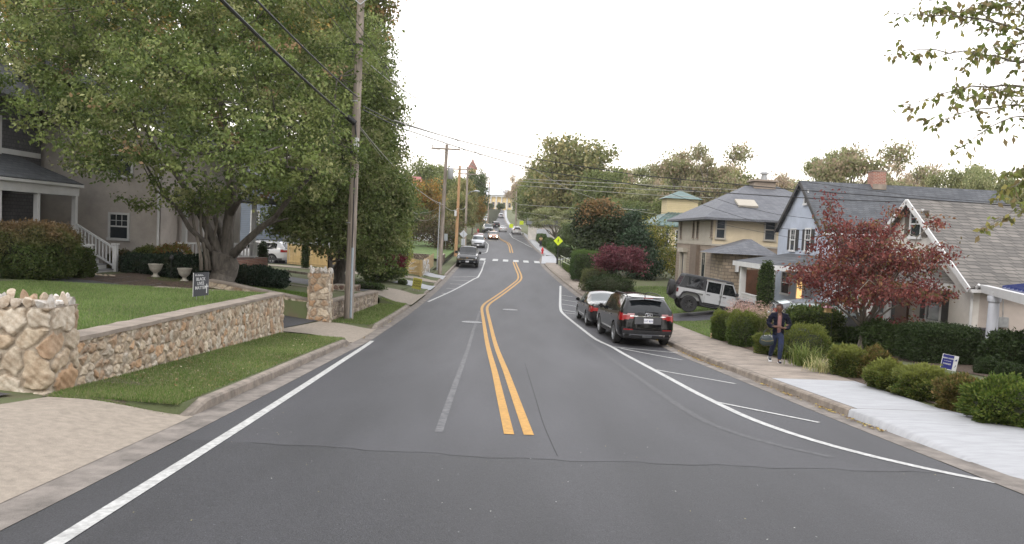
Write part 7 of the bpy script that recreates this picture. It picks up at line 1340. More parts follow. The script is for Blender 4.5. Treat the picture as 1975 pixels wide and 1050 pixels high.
# ---- black suv, nearest car
S = dict(SUV); S['paint'] = K['p_black']; S['ncol'] = 72; S['nl'] = 26; S['step'] = .05; root, V_, rows_, caps_, xs_ = car('parked_car', 'black sport utility vehicle parked at right kerb, rear toward us', 'car', (0,0,0), 0, S)
Rr = caps_['r']; SQ = root
def tl(cx, cy, cz):
    a = abs(cy); t = (a-.42)/.5
    return .90+.04*(1-t)*.6 < cz < 1.13-.03*t+.0 and a > .46 and (cz < 1.13 and cz > .93-.05*t+.05*(1-t)*1.2)
patch(root, 'tail_light', [[p for p in r] for r in Rr], lambda x, y, z: y > 0 and tl(x, y, z) and z < 1.06, K['tail'], .014); patch(root, 'tail_light', Rr, lambda x, y, z: y < 0 and tl(x, y, z) and z < 1.06, K['tail'], .014)
for s in (1, -1): patch(root, 'tail_light_lens', Rr, lambda x, y, z: y*s > 0 and tl(x, y, z) and z >= 1.06, K['tail_clear'], .013)
sg = [[rows_[i][j] for j in range(2, 2+26+1)] for i in range(0, 9)]
for s in (1, -1): patch(root, 'tail_light_side', [[(p[0], p[1]*s, p[2]) for p in r] for r in sg], lambda x, y, z: .90 < z < 1.14 and x < .30-.25*abs(z-1.02), K['tail'], .012, 1, s)
for s in (1, -1): patch(root, 'bumper_reflector', Rr, lambda x, y, z: .50 < abs(y) < .80 and y*s > 0 and .575 < z < .625, K['tail'], .012)
patch(root, 'bumper_cladding', Rr, lambda x, y, z: z < .56, K['black_plastic'], .010)
patch(root, 'skid_plate', Rr, lambda x, y, z: abs(y) < .52 and .405 < z < .435, K['chrome'], .022); patch(root, 'tow_cover', Rr, lambda x, y, z: abs(y) < .16 and .33 < z < .40, K['rim'], .018)
for s in (1, -1): patch(root, 'exhaust_tip', Rr, lambda x, y, z: .56 < y*s < .80 and .37 < z < .44, K['chrome'], .022); patch(root, 'exhaust_opening', Rr, lambda x, y, z: .59 < y*s < .77 and .38 < z < .43, K['under'], .026)
patch(root, 'chrome_strip', Rr, lambda x, y, z: abs(y) < .60 and 1.015 < z < 1.045, K['chrome'], .016)
patch(root, 'number_recess', Rr, lambda x, y, z: abs(y) < .44 and .80 < z < 1.012, mat('dark_grey_plastic', (.05,.05,.055), .4), .006)
plate_on(root, -.118, .90, -1, 'UXT 8079')
M = MB(); ring = [(-.128, .125*math.cos(a), 1.10+.062*math.sin(a)) for a in np.linspace(0, 2*math.pi, 28)]; M.tube(ring, .011, 6, cap=False)
for s in (1, -1): M.tube([(-.128,.05*s+.02*s*0-.012,1.055),(-.128,.052*s+.012,1.145)], .011, 6)
M.tube([(-.128,.055,1.095),(-.128,0,1.10),(-.128,-.055,1.105)], .009, 6); em = M.build('emblem', K['chrome'], root)
M = MB(); M.bar((-.05,.06,1.20),(-.09+.03,-.36,1.185), .03, .02); M.tube([(-.08,.06,1.17),(-.03,.06,1.21)], .03, 8); M.build('wiper', K['black_plastic'], root)
M = MB(); M.poly([(.36,.60,1.675),(.36,-.60,1.675),(.10,-.56,1.645),(.10,.56,1.645)], (0,0,.028)); M.build('spoiler', K['p_black'], root); M = MB(); M.box(.085,.10,-.16,.16,1.647,1.668); M.build('brake_light', K['tail'], root)
M = MB(); M.poly([(.62,-.012,1.71),(.50,-.012,1.72),(.50,-.012,1.80)], (0,.024,0)); M.build('antenna', K['black_plastic'], root)
for s in (1, -1):
    M = MB(); M.tube([(.60,.585*s,1.665),(.80,.59*s,1.715),(1.3,.60*s,1.745),(2.5,.60*s,1.74),(2.9,.59*s,1.67)], .018, 6); M.build('roof_rail', K['black_plastic'], root)
    M = MB(); M.lathe([(.01,0),(.07,.0),(.11,.05),(.115,.12),(.09,.17),(.01,.19)], 14, 'y', (3.38,0,1.12)) if 0 else M.box(3.25,3.45,s*.98-.10,s*.98+.11,1.05,1.21,.05); M.bar((3.33,s*.86,1.08),(3.33,s*.95,1.1), .05, .04); M.build('side_mirror', K['p_black'], root, smooth=40)
    for x in (1.55, 2.6):
        M = MB(); M.box(x,x+.2,s*.955-.012,s*.955+.02,.955,.985,.008); M.build('door_handle', K['chrome'], root)
    M = MB(); M.box(1.5,3.3,s*.95-.015,s*.95+.012,.33,.42,.006); M.build('sill_trim', K['black_plastic'], root)
place(root, 4.86, 25.9, 4.9, -.06, sc=1.05)
# ---- sedan in front of it
SED = dict(L=4.7, W=1.80, zb=.22, top=[(0,1.0),(.06,1.06),(.6,1.10),(.75,1.12),(1.55,1.40),(2.0,1.46),(2.6,1.46),(3.0,1.40),(3.85,1.0),(4.0,.97),(4.5,.85),(4.7,.68)], belt=[(0,.96),(.7,.98),(2.2,.94),(3.9,.90),(4.5,.78),(4.7,.62)], roofw=[(0,.80),(.6,.82),(1.4,.70),(2.9,.70),(3.9,.82),(4.7,.80)],
    wid=[(0,.86),(.15,.93),(.5,.99),(.9,1),(3.8,1),(4.3,.96),(4.6,.86),(4.7,.76)], rear=[(.2,.08),(.45,0),(.9,.02),(1.1,.06)], front=[(.2,.08),(.45,0),(.7,.06),(1,.3)], arch=[1.02,3.76], Ra=.37, Rw=.325, tw=.21, marks=[.72,1.0,1.52,1.12,1.95,2.05,2.95,3.05,3.88,3.4], step=.08,
    glass=dict(side=[(1.12,1.95),(2.05,2.95),(3.05,3.40)], windscreen=(3.0,3.88), rear=(.74,1.52)), bulge=.10, bulge_f=.16, ncol=28)
def lights(root, caps, rear=None, front=None, plate=True, zr=(.72,.88), zf=(.58,.72), yr=(.5,.9), yf=(.48,.86), fm='head_glass', L=4.7, grille=None, txt=None):
    if rear is None: rear = True
    for s in (1, -1):
        patch(root, 'tail_light', caps['r'], lambda x, y, z: yr[0] < y*s < yr[1] and zr[0] < z < zr[1], K['tail'], .012); patch(root, 'headlight', caps['f'], lambda x, y, z: yf[0] < y*s < yf[1] and zf[0] < z < zf[1], K[fm], .012, 0, 1)
    if grille: patch(root, 'grille', caps['f'], lambda x, y, z: abs(y) < grille[2] and grille[0] < z < grille[1], K['black_plastic'], .012, 0, 1)
    if plate: plate_on(root, -.12, .62, -1); plate_on(root, L+.155, .42, 1)
def mirrors(root, x, y, z, m):
    for s in (1, -1): M = MB(); M.box(x-.08,x+.08,s*y-.09,s*y+.09,z-.07,z+.07,.035); M.build('side_mirror', m, root, smooth=40)
S = dict(SED); S['paint'] = K['p_black']; S['glassmat'] = K['clearcar']; S['ncol'] = 40; S['step'] = .06; root, V_, rows_, caps_, _ = car('parked_car', 'black sedan parked ahead of the black sport utility vehicle', 'car', (0,0,0), 0, S); lights(root, caps_); mirrors(root, 3.1, .98, .98, K['p_black'])
sg = [[rows_[i][j] for j in range(2, 2+16+1)] for i in range(0, 8)]
for s in (1, -1):
    patch(root, 'tail_light_side', [[(p[0], p[1]*s, p[2]) for p in r] for r in sg], lambda x, y, z: .70 < z < .90 and x < .38, K['tail'], .012, 1, s)
    for x in (1.75, 2.75): M = MB(); M.box(x,x+.18,s*.905-.012,s*.905+.018,.80,.83,.008); M.build('door_handle', K['chrome'], root)
place(root, 4.36, 31.9, 4.7, -.05, sc=1.03)
# ---- copies and kin further up: prototypes
def simple(name, label, S0, p, x, Y, away, yaw, gm=None, **kw):
    S = dict(S0); S['paint'] = K[p]; S['glassmat'] = gm or K['carglass']; S['ncol'] = 26; S['step'] = .12; S['nl'] = 12
    root, V_, rows_, caps_, _ = car(name, label, kw.pop('cat', 'car'), (0,0,0), 0, S, group=kw.pop('group', None)); lights(root, caps_, L=S['L'], **kw); mirrors(root, S['L']*.68, S['W']/2+.06, S.get('mz', 1.0), K[p]); place(root, x, Y, S['L'], yaw, away); return root
GRP = 'cars along the street uphill'
suvk = dict(zr=(.95,1.12), zf=(.72,.90), yf=(.5,.9))
# pickup truck facing us
TRK = dict(L=5.8, W=2.04, zb=.42, top=[(0,1.28),(.05,1.30),(1.75,1.30),(1.80,1.32),(1.85,1.75),(2.05,1.90),(3.2,1.92),(3.45,1.86),(4.15,1.32),(4.3,1.29),(5.5,1.19),(5.8,1.05)], belt=[(0,1.24),(1.8,1.26),(4.2,1.22),(5.5,1.12),(5.8,.98)], roofw=[(0,.9),(1.8,.86),(2.0,.72),(3.3,.72),(4.2,.84),(5.8,.85)], wid=[(0,.97),(.1,1),(5.3,1),(5.65,.97),(5.8,.92)], rear=[(.4,.0),(1.3,0)], front=[(.4,.12),(.6,.0),(1.0,.02),(1.3,.1)], arch=[1.2,4.8], Ra=.50, Rw=.42, tw=.27, step=.09, marks=[1.8,1.95,2.55,2.65,3.75,3.45,4.15], glass=dict(side=[(1.95,2.55),(2.65,3.75)], windscreen=(3.45,4.15)), bulge=.02, bulge_f=.10, ncol=40, nl=18, mz=1.3)
S = dict(TRK); S['paint'] = K['p_black']; root, V_, rows_, caps_, _ = car('pickup_truck', 'black pickup truck facing us, parked at left kerb below the crosswalk', 'truck', (0,0,0), 0, S); Fc = caps_['f']
patch(root, 'grille', Fc, lambda x, y, z: abs(y) < .74 and .82 < z < 1.08, K['black_plastic'], .02, 0, 1); patch(root, 'grille_bar', Fc, lambda x, y, z: abs(y) < .92 and .765 < z < .82, K['chrome'], .03, 0, 1); patch(root, 'grille_bar_upper', Fc, lambda x, y, z: abs(y) < .74 and .945 < z < .98, K['rim'], .03, 0, 1)
for s in (1, -1): patch(root, 'headlight', Fc, lambda x, y, z: .72 < y*s < .96 and .87 < z < 1.06, K['head_glass'], .02, 0, 1); patch(root, 'fog_light', Fc, lambda x, y, z: .60 < y*s < .76 and .52 < z < .60, K['head_glass'], .02, 0, 1)
patch(root, 'bumper', Fc, lambda x, y, z: abs(y) < .97 and .50 < z < .72, K['p_dark'], .012, 0, 1); plate_on(root, 5.925, .60, 1); M = MB(); M.poly([(5.945,-.13,.94),(5.945,-.06,.985),(5.945,.06,.985),(5.945,.13,.94),(5.945,.06,.90),(5.945,-.06,.90)], (.012,0,0)); M.build('emblem', K['pole_new'], root)
for s in (1, -1): M = MB(); M.box(3.75,3.93,s*1.15-.12,s*1.15+.12,1.2,1.45,.03); M.bar((3.84,s*1.0,1.25),(3.84,s*1.1,1.28), .05, .04); M.build('side_mirror', K['black_plastic'], root)
for s in (1, -1): patch(root, 'tail_light', caps_['r'], lambda x, y, z: .85 < y*s < 1.0 and .9 < z < 1.2, K['tail'], .012)
place(root, -4.0-.25, 69.3, 5.8, -.035, False)
simple('parked_car', 'silver sport utility vehicle facing us behind the black pickup', SUV, 'p_silver', -4.90, 102.6, False, -.05, gm=K['clearcar'], group=GRP, grille=(.55,.70,.5), **suvk)
simple('parked_car', 'dark car just visible above the silver vehicle behind the pickup', SUV, 'p_red', -5.15, 109.5, False, -.06, gm=K['clearcar'], group=GRP, **suvk)
o_ = simple('moving_car', 'copper car with both headlights glowing, driving toward us', SED, 'p_orange', -3.55, 130.5, False, -.07, gm=K['clearcar'], group=GRP, fm='lamp_on', zf=(.52,.72), yf=(.46,.82))
simple('pickup_truck', 'grey and black pickup facing us behind the car with lit headlights', TRK, 'p_grey', -5.6, 164, False, -.13, gm=K['clearcar'], group=GRP, zf=(.8,1.0), yf=(.6,.95), cat='truck', grille=(.7,1.0,.6))
simple('parked_car', 'white sport utility vehicle parked at right kerb, near the far hedge', SUV, 'p_white', .66, 161, True, -.03, group=GRP, **suvk)
simple('parked_car', 'silver car directly ahead of the white vehicle at the right bend', SED, 'p_silver', .35, 168.5, True, -.03, group=GRP)
simple('moving_car', 'small white car with red tail lamps driving away at the dip', SED, 'p_white', -2.55, 177, True, -.10, group=GRP)
simple('moving_car', 'dark boxy car turning beyond the small white car', SUV, 'p_dark', -4.85, 205, True, -.25, group=GRP, **suvk)
simple('parked_car', 'white car facing us high on the left side of the hill', SED, 'p_white', -9.9, 243, False, -.1, gm=K['clearcar'], group=GRP)
simple('parked_car', 'second car uphill on the left, behind the white one', SUV, 'p_silver', -10.3, 262, False, -.1, gm=K['clearcar'], group=GRP, **suvk)
simple('parked_car', 'silver van parked highest at the right kerb', SUV, 'p_silver', -5.1, 275, True, -.05, group=GRP, **suvk)
q = at(989, 434, 190); 
r = simple('parked_car', 'silver car parked off street behind the right far footway', SED, 'p_silver', at(993,434,185).x, 185, False, .2, gm=K['clearcar'], group=GRP)
r = simple('moving_car', 'farthest car with pale headlights at the hilltop on the left', SED, 'p_white', -12.6, 300, False, -.05, gm=K['clearcar'], group=GRP, fm='lamp_on')
# ---- white suv on the left drive, seen from its side and rear
S = dict(SUV); S['paint'] = K['p_white']; S['top'] = [(0,1.62),(.06,1.68),(.35,1.73),(1.2,1.78),(2.4,1.77),(3.0,1.69),(3.22,1.6),(3.95,1.16),(4.05,1.12),(4.6,1.02),(4.82,.92),(4.9,.8)]; S['L'] = 4.9; root, V_, rows_, caps_, _ = car('parked_car', 'white sport utility vehicle on the left drive behind the maple trunk', 'car', (0,0,0), 0, S); lights(root, caps_, L=4.9, **suvk)
sg = [[rows_[i][j] for j in range(2, 2+20+1)] for i in range(0, 6)]
for s in (1, -1): patch(root, 'tail_light_side', [[(p[0], p[1]*s, p[2]) for p in r] for r in sg], lambda x, y, z: .92 < z < 1.13 and x < .3, K['tail'], .012, 1, s); M = MB(); M.tube([(.55,.60*s,1.73),(.62,.61*s,1.79),(1.2,.62*s,1.825),(2.6,.62*s,1.82),(3.0,.61*s,1.74)], .02, 6); M.build('roof_rail', K['black_plastic'], root)
M = MB(); M.box(.15,4.7,-.962,-.955,.30,.46); M.box(.15,4.7,.955,.962,.3,.46); M.build('sill_trim', K['black_plastic'], root)
q = at(553,500,57); gzq = gz(-18, 57)+.05; f = Vector((-1, .12, 0)).normalized(); l_ = Vector((0,0,1)).cross(f); m_ = Matrix((f, l_, Vector((0,0,1)))).transposed().to_4x4(); m_.translation = Vector((q.x, 57.6, at(515,508,57).z-.02)); root.matrix_world = m_
M = MB(); M.box(-21,-10,55.2,61,at(515,508,57).z-.5,at(515,508,57).z-.04); o = M.build('parking_pad', K['drive']); meta(o, kind='structure')
# ---- grey hatchback in the blue house's drive
S = dict(SED); S['paint'] = K['p_grey']; S['glassmat'] = mat('glass_painted_reflection', (.35,.40,.40), .08); S['top'] = [(0,1.12),(.06,1.16),(.5,1.28),(1.2,1.43),(2.0,1.49),(2.7,1.46),(3.2,1.32),(4.0,.98),(4.2,.94),(4.55,.82),(4.7,.68)]; S['belt'] = [(0,.98),(.7,.97),(2.2,.92),(3.9,.88),(4.5,.78),(4.7,.62)]; S['marks'] = [.35,1.0,1.08,1.95,2.05,2.95,3.05,3.6,3.2,4.05]; S['glass'] = dict(side=[(.5,.98),(1.08,1.95),(2.05,2.95),(3.05,3.6)], windscreen=(3.2,4.05), rear=(.12,.5)); S['step'] = .08  # pale base colour of the glass stands in for its reflections
root, V_, rows_, caps_, _ = car('parked_car', 'dark grey hatchback parked behind the leafy bush and the person', 'car', (0,0,0), 0, S); lights(root, caps_); mirrors(root, 3.15, .98, .95, K['p_grey'])
a_ = at(1490,590,32.4); f = Vector((1, -.10, -.07)).normalized(); up = Vector((.07,0,1)).normalized(); l_ = up.cross(f).normalized(); up = f.cross(l_); m_ = Matrix((f, l_, up)).transposed().to_4x4(); tz = at(1560,574,32.2).z; m_.translation = Vector((a_.x, 32.6, tz-1.42)); root.matrix_world = m_
# ---- off road car with soft top in the tan house's drive
K['jsilver'] = paint('silver_flat_paint', (.42,.425,.44), .35, .15); K['softtop'] = mat('black_canvas', (.03,.031,.034), .85, var=.2, scale=6, bump=.3)
b0 = at(1325, 602, 36.8); root = empty('off_road_car', (0,0,0), label='silver off road car with black soft top, nose down in the tan house drive', cat='car'); J = root
Wj = .93; M = MB()
M.box(0.15,4.05,-Wj+.12,Wj-.12,.62,1.16,.03); M.build('tub', K['jsilver'], root)
for s in (1, -1):
    y0, y1 = (Wj-.12, Wj-.02) if s > 0 else (-Wj+.02, -Wj+.12); M = MB(); M.box(.12,.42,y0,y1,.72,1.18,.0); M.poly([(.42,y0,1.02),(1.42,y0,1.02),(1.42,y0,1.18),(.42,y0,1.18)], (0,y1-y0,0)); M.box(1.42,1.5,y0,y1,.60,1.18,.0); M.build('rear_quarter', K['jsilver'], root)
    M = MB(); M.box(3.0,3.55,y0,y1,.78,1.16,.02); M.build('front_quarter', K['jsilver'], root)
def jdoor(x0, x1, s, nm='door'):
    y = s*(Wj-.015); M = MB(); a = .035; z0 = .60 if x0 > 2 else .62; zt = 1.74; sl = .32 if x1 > 2.8 else 0
    pts_out = [(x0,z0),(x1,z0),(x1,1.18),(x1-sl,zt),(x0,zt)]; M.poly([(x, y-s*.03, z) for x, z in [(x0+.01,z0),(x1-.01,z0),(x1-.01,1.15),(x0+.01,1.15)]], (0,s*.05,0))
    for p, q in (((x0+a,1.15),(x0+a,zt)), ((x0,zt-a),(x1-sl,zt-a)), ((x1-a,1.15),(x1-sl-a,zt))): M.bar((p[0], y-s*.02, p[1]), (q[0], y-s*.02, q[1]), .05, .07, (0,1,0)) if 0 else M.bar((p[0], y, p[1]), (q[0], y, q[1]), .05, .075, (0,1,0))
    d = M.build(nm, K['jsilver'], root); M = MB(); M.poly([(x0+.07, y-s*.012, 1.152), (x1-.07, y-s*.012, 1.152), (x1-sl-.07, y-s*.012, zt-.07), (x0+.07, y-s*.012, zt-.07)], (0,-s*.008,0)); M.build('window', K['carglass'], d)
    M = MB(); M.box(x0+.08,x0+.26,y-.01*s if s > 0 else y-.035,y+.035 if s > 0 else y+.01,1.01,1.05,.006); M.build('handle', K['black_plastic'], d)
    M = MB()
    for z in (.80, 1.06): M.box(x1-.06,x1+.06,min(y,y+s*.04),max(y,y+s*.04),z-.03,z+.03)
    M.build('hinge', K['rim'], d)
for s in (1, -1): jdoor(1.5, 2.28, s); jdoor(2.3, 3.12, s)
M = MB(); M.add([(.20,-.84,1.18),(.20,.84,1.18),(1.5,.86,1.18),(1.5,-.86,1.18),(.42,-.72,1.80),(.42,.72,1.80),(1.5,.74,1.84),(1.5,-.74,1.84)], [(0,1,5,4),(2,3,7,6),(1,2,6,5),(3,0,4,7),(4,5,6,7)]); M.add([(.40,-.76,1.78),(.40,.76,1.78),(2.85,.76,1.78),(2.85,-.76,1.78),(.5,-.68,1.87),(.5,.68,1.87),(2.75,.70,1.86),(2.75,-.70,1.86)], [(0,1,5,4),(1,2,6,5),(2,3,7,6),(3,0,4,7),(4,5,6,7),(0,3,2,1)]); M.build('soft_top', K['softtop'], root)
for s in (1, -1):
    M = MB(); M.poly([(.52,s*.852,1.27),(1.36,s*.868,1.27),(1.36,s*.79,1.72),(.62,s*.79,1.72)], (0,s*.012,0)); M.build('side_window', K['carglass'], root)
M = MB(); M.poly([(.235,-.62,1.26),(.235,.62,1.26),(.40,.58,1.72),(.40,-.58,1.72)], (-.012,0,0)); M.build('rear_window', K['clearcar'], root)
M = MB(); M.add([(3.02,-.80,1.16),(3.02,.80,1.16),(2.76,.70,1.80),(2.76,-.70,1.80),(3.10,-.80,1.16),(3.10,.80,1.16),(2.84,.70,1.80),(2.84,-.70,1.80)], [(4,5,6,7),(0,3,2,1),(0,4,7,3),(1,2,6,5)]); M.build('windscreen', K['carglass'], root)
M = MB(); M.add([(3.06,-.74,.9),(3.06,.74,.9),(3.06,.76,1.17),(3.06,-.76,1.17),(4.15,-.56,.85),(4.15,.56,.85),(4.15,.58,1.10),(4.15,-.58,1.10)], [(0,3,2,1),(4,5,6,7),(0,1,5,4),(2,3,7,6),(1,2,6,5),(3,0,4,7)]); M.build('bonnet', K['jsilver'], root); M = MB(); M.box(4.05,4.18,-.62,.62,.62,1.12,.03); M.build('grille', K['jsilver'], root)
for s in (1, -1):
    M = MB(); M.lathe([(.01,0),(.10,0),(.11,.03)], 16, 'x', (4.18,s*.47,.97)); M.build('headlight', K['head_glass'], root)
    for a, r_ in ((.80,.50),(3.52,.50)):
        M = MB(); vs = []; m_ = 10; an_ = [(-.58,.62),(-.42,.95),(-.22,1.04),(.22,1.04),(.42,.95),(.62,.60)] if a < 2 else [(-.60,.58),(-.42,.95),(-.2,1.06),(.35,1.06),(.6,.92),(.66,.8)]
        for dx, z in an_: vs += [(a+dx, s*(Wj-.04), z), (a+dx, s*(Wj+.14), z-.015), (a+dx*.9, s*(Wj+.14), z-.07), (a+dx*.9, s*(Wj-.04), z-.06)]
        n_ = len(an_); M.add(vs, [(4*t+j, 4*t+(j+1)%4, 4*t+4+(j+1)%4, 4*t+4+j) for t in range(n_-1) for j in range(4)]+[(0,1,2,3), (4*n_-4,4*n_-3,4*n_-2,4*n_-1)]); M.build('fender_flare', K['black_plastic'], root)
    M = MB(); M.tube([(1.3,s*.95,.50),(1.6,s*1.02,.44),(2.1,s*1.02,.44),(2.25,s*.95,.52),(2.4,s*1.02,.44),(2.9,s*1.02,.44),(3.1,s*.95,.52)], .03, 8); M.box(1.3,3.1,s*.9-.04,s*.9+.04,.5,.58); M.build('side_step', K['black_plastic'], root)
    M = MB(); M.box(.10,.20,s*.83-.09,s*.83+.09,.90,1.14,.02); M.build('tail_light', mat('smoked_tail_lamp', (.10,.01,.015), .2, coat=1), root); M = MB(); M.box(2.95,3.10,s*1.06-.10,s*1.06+.10,1.16,1.36,.04); M.bar((3.0,s*.86,1.2),(3.02,s*1.0,1.24), .04, .04); M.build('side_mirror', K['black_plastic'], root)
    for a in (.80, 3.52): wheel(root, (a, s*(Wj-.02), .42), .42, .30, s, 'rim_dark', 8, .52)
M = MB(); M.box(-.02,.16,-.86,.86,.52,.74,.04); M.build('rear_bumper', K['black_plastic'], root); M = MB(); M.box(.3,3.9,-.6,.6,.36,.62); M.build('chassis', K['under'], root)
w0 = empty('spare_wheel', (0,0,0)); w0.parent = root; w0.location = (-.06,.05,1.05); w0.rotation_euler = (0,0,math.pi/2); M = MB(); M.lathe([(.2,-.13),(.36,-.15),(.405,-.12),(.41,-.06),(.41,.06),(.405,.12),(.36,.15),(.2,.13),(.2,-.13)], 32, 'y', cap=False); M.build('tyre', K['tyre'], w0, smooth=40); M = MB(); M.lathe([(.01,.10),(.2,.10),(.22,.12),(.23,.0)], 24, 'y'); M.build('rim', K['rim_dark'], w0)
f = Vector((1, -.07, -.125)).normalized(); up = Vector((.125, 0, 1)).normalized(); l_ = up.cross(f).normalized(); up = f.cross(l_); m_ = Matrix((f, l_, up)).transposed().to_4x4(); m_.translation = b0-f*.80+l_*(.93)+Vector((0,0,.0)); root.matrix_world = m_
# ================================================================== people
def skin_mesh(name, chains, m, parent, sub=2, root_first=True):
    """chains: lists of (point, radius[, radius2]); the first points of later chains may be (index) of an earlier vertex"""
    vs = []; es = []; rad = []
    for ch in chains:
        prev = None
        for it in ch:
            if isinstance(it, int): prev = it; continue
            p, r = it[0], it[1]; vs.append(Vector(p)); rad.append((r, it[2] if len(it) > 2 else r)); k = len(vs)-1
            if prev is not None: es.append((prev, k))
            prev = k
    me = bpy.data.meshes.new(name); me.from_pydata([v[:] for v in vs], es, []); o = bpy.data.objects.new(name, me); COL.objects.link(o)
    md = o.modifiers.new('skin', 'SKIN'); me.skin_vertices or None
    for i, r in enumerate(rad): me.skin_vertices[0].data[i].radius = r
    me.skin_vertices[0].data[0].use_root = True; md.use_smooth_shade = True; md.branch_smoothing = .5
    s = o.modifiers.new('sub', 'SUBSURF'); s.levels = sub; s.render_levels = sub
    dg = bpy.context.evaluated_depsgraph_get(); dg.update(); nm = bpy.data.meshes.new_from_object(o.evaluated_get(dg)); bpy.data.objects.remove(o); nm.name = name; nm.materials.clear(); nm.materials.append(m); nm.polygons.foreach_set('use_smooth', [True]*len(nm.polygons))
    q = bpy.data.objects.new(name, nm); COL.objects.link(q)
    if parent: q.parent = parent
    return q
K['skin'] = mat('brown_skin', (.10,.045,.028), .55, var=.1, scale=12); K['hair'] = mat('dark_cropped_hair', (.03,.015,.014), .9, var=.3, scale=60, bump=.8, bscale=120); K['puffer'] = mat('navy_quilted_fabric', (.006,.007,.014), .6, var=.4, scale=10, bump=.6, bscale=14); K['pinkshirt'] = mat('dusty_pink_cloth', (.20,.10,.095), .85, var=.15, scale=9); K['puffer'] = mat('navy_quilted_cloth', (.006,.007,.016), .7, var=.4, scale=10, bump=.6, bscale=14, spec=.12)
K['jeans'] = mat('dark_blue_denim', (.010,.018,.055), .85, var=.35, scale=14, bump=.2); K['shoe'] = mat('dark_navy_canvas', (.015,.015,.03), .8); K['bagm'] = mat('dark_green_leather', (.018,.030,.032), .4, var=.3, scale=5); K['tancoat'] = mat('tan_vest_cloth', (.42,.30,.15), .85, var=.15)
# frame of the figure: x to its left as we look (its right hand side), y away from us, z up; it walks toward us looking to our left
pq = G(1497, 700.5, .16); root = empty('person', (pq.x, pq.y, pq.z-.0), math.radians(-8), label='person in navy puffer jacket, pink shirt and jeans walking on the right footway', cat='person'); PR_ = root
hip = .93; SH = 1.42
# far leg (our left) is swinging behind, near leg (our right) planted
body = [[((0,0,hip),.10,.085),((0,0,1.08),.125,.095),((0,.0,1.25),.145,.10),((0,0,1.38),.12,.085),((0,.0,1.46),.06),((-.01,-.01,1.50),.062),((-.02,-.03,1.575),.092,.10),((-.025,-.03,1.65),.098,.108),((-.025,-.02,1.715),.055)],
        [3, ((-.17,0,SH),.062),((-.27,.03,1.16),.050),((-.20,-.17,1.07),.042),((-.075,-.27,1.09),.034)], [3, ((.17,0,SH),.062),((.27,.03,1.16),.050),((.19,-.17,1.05),.042),((.06,-.28,1.06),.034)],
        [0, ((-.09,.02,.86),.08),((-.10,.10,.50),.055),((-.12,.32,.16),.045),((-.12,.34,.10),.045),((-.13,.24,.045),.04)], [0, ((.09,-.02,.86),.08),((.07,-.12,.49),.055),((.06,-.10,.10),.045),((.06,-.12,.05),.045),((.06,-.24,.04),.035)]]
skin_mesh('body', body, K['skin'], root)
# face: nose, eyes, mouth, ears; the head is turned to our left
hd = Vector((-.022,-.03,1.605)); yaw = math.radians(50); Rz = Matrix.Rotation(-yaw, 3, 'Z')
def fp(x, y, z): return hd+Rz@Vector((x, y, z))
M = MB(); M.tube([fp(0,-.075,.03), fp(0,-.105,-.005), fp(0,-.085,-.02)], [.008,.017,.012], 8); M.tube([fp(-.022,-.088,-.05), fp(0,-.096,-.05), fp(.022,-.088,-.05)], [.005,.010,.005], 6)
for s in (1, -1): M.lathe([(.004,-.012),(.026,-.006),(.03,.004),(.01,.01)], 10, 'x', fp(s*.082,.005,.0))
M.build('face', K['skin'], root, smooth=True); M = MB()
for s in (1, -1): M.lathe([(.002,-.012),(.011,-.004),(.011,.004),(.002,.012)], 8, 'y', fp(s*.03,-.082,.028))
M.build('eyes', mat('eye_dark', (.05,.04,.035), .2), root)
bm = bmesh.new(); bmesh.ops.create_icosphere(bm, subdivisions=4, radius=1); kill = []
for v in bm.verts:
    c = v.co.copy(); k = 1+.03*math.sin(c.x*23)*math.sin(c.y*19)*math.sin(c.z*21); v.co = fp(c.x*.093*k, c.y*.108*k+.012, c.z*.115*k+.028)
    loc = Rz.transposed()@(v.co-hd)
    if loc.y < -.045 and loc.z < .075: kill.append(v)
    elif loc.z < -.045: kill.append(v)
bmesh.ops.delete(bm, geom=kill, context='VERTS'); me = bpy.data.meshes.new('hair'); bm.to_mesh(me); bm.free(); link('hair', me, K['hair'], root, True)
# jacket: two fronts left open over the shirt, quilted
jk = [[((0,.0,.75),.172,.135),((0,.01,.95),.185,.14),((0,.01,1.05),.165,.13),((0,.01,1.22),.18,.135),((0,.01,1.38),.165,.12),((0,.02,1.49),.10,.085)], [4, ((-.19,0,1.41),.085),((-.25,.02,1.28),.088),((-.295,.03,1.15),.082),((-.25,-.08,1.08),.074),((-.18,-.17,1.07),.06),((-.13,-.215,1.075),.048)], [4, ((.19,0,1.41),.085),((.25,.02,1.28),.088),((.295,.03,1.15),.082),((.25,-.08,1.06),.074),((.17,-.18,1.045),.06),((.12,-.225,1.05),.048)]]
j = skin_mesh('jacket', jk, K['puffer'], root, 3)
for v in j.data.vertices:
    c = v.co; k = math.sin(c.z*62+.6*math.sin(c.x*9)); n_ = Vector((c.x, c.y-.01, 0)); 
    if n_.length > 1e-4: v.co = c+n_.normalized()*.009*k
    if abs(v.co.x) < .055 and v.co.y < -.05 and v.co.z > .8: v.co.y += .075        # open front
M = MB(); sh = [(-.062,-.108,.98),(.05,-.112,.98),(.052,-.118,1.15),(.055,-.112,1.32),(.04,-.075,1.44),(-.045,-.075,1.44),(-.06,-.112,1.32),(-.062,-.118,1.15)]
sp = skin_mesh('shirt', [[((-.005,-.030,.86),.075,.09),((-.005,-.034,1.05),.072,.092),((-.005,-.036,1.2),.074,.094),((-.005,-.03,1.34),.066,.082),((-.005,-.015,1.42),.056,.062)]], K['pinkshirt'], root)
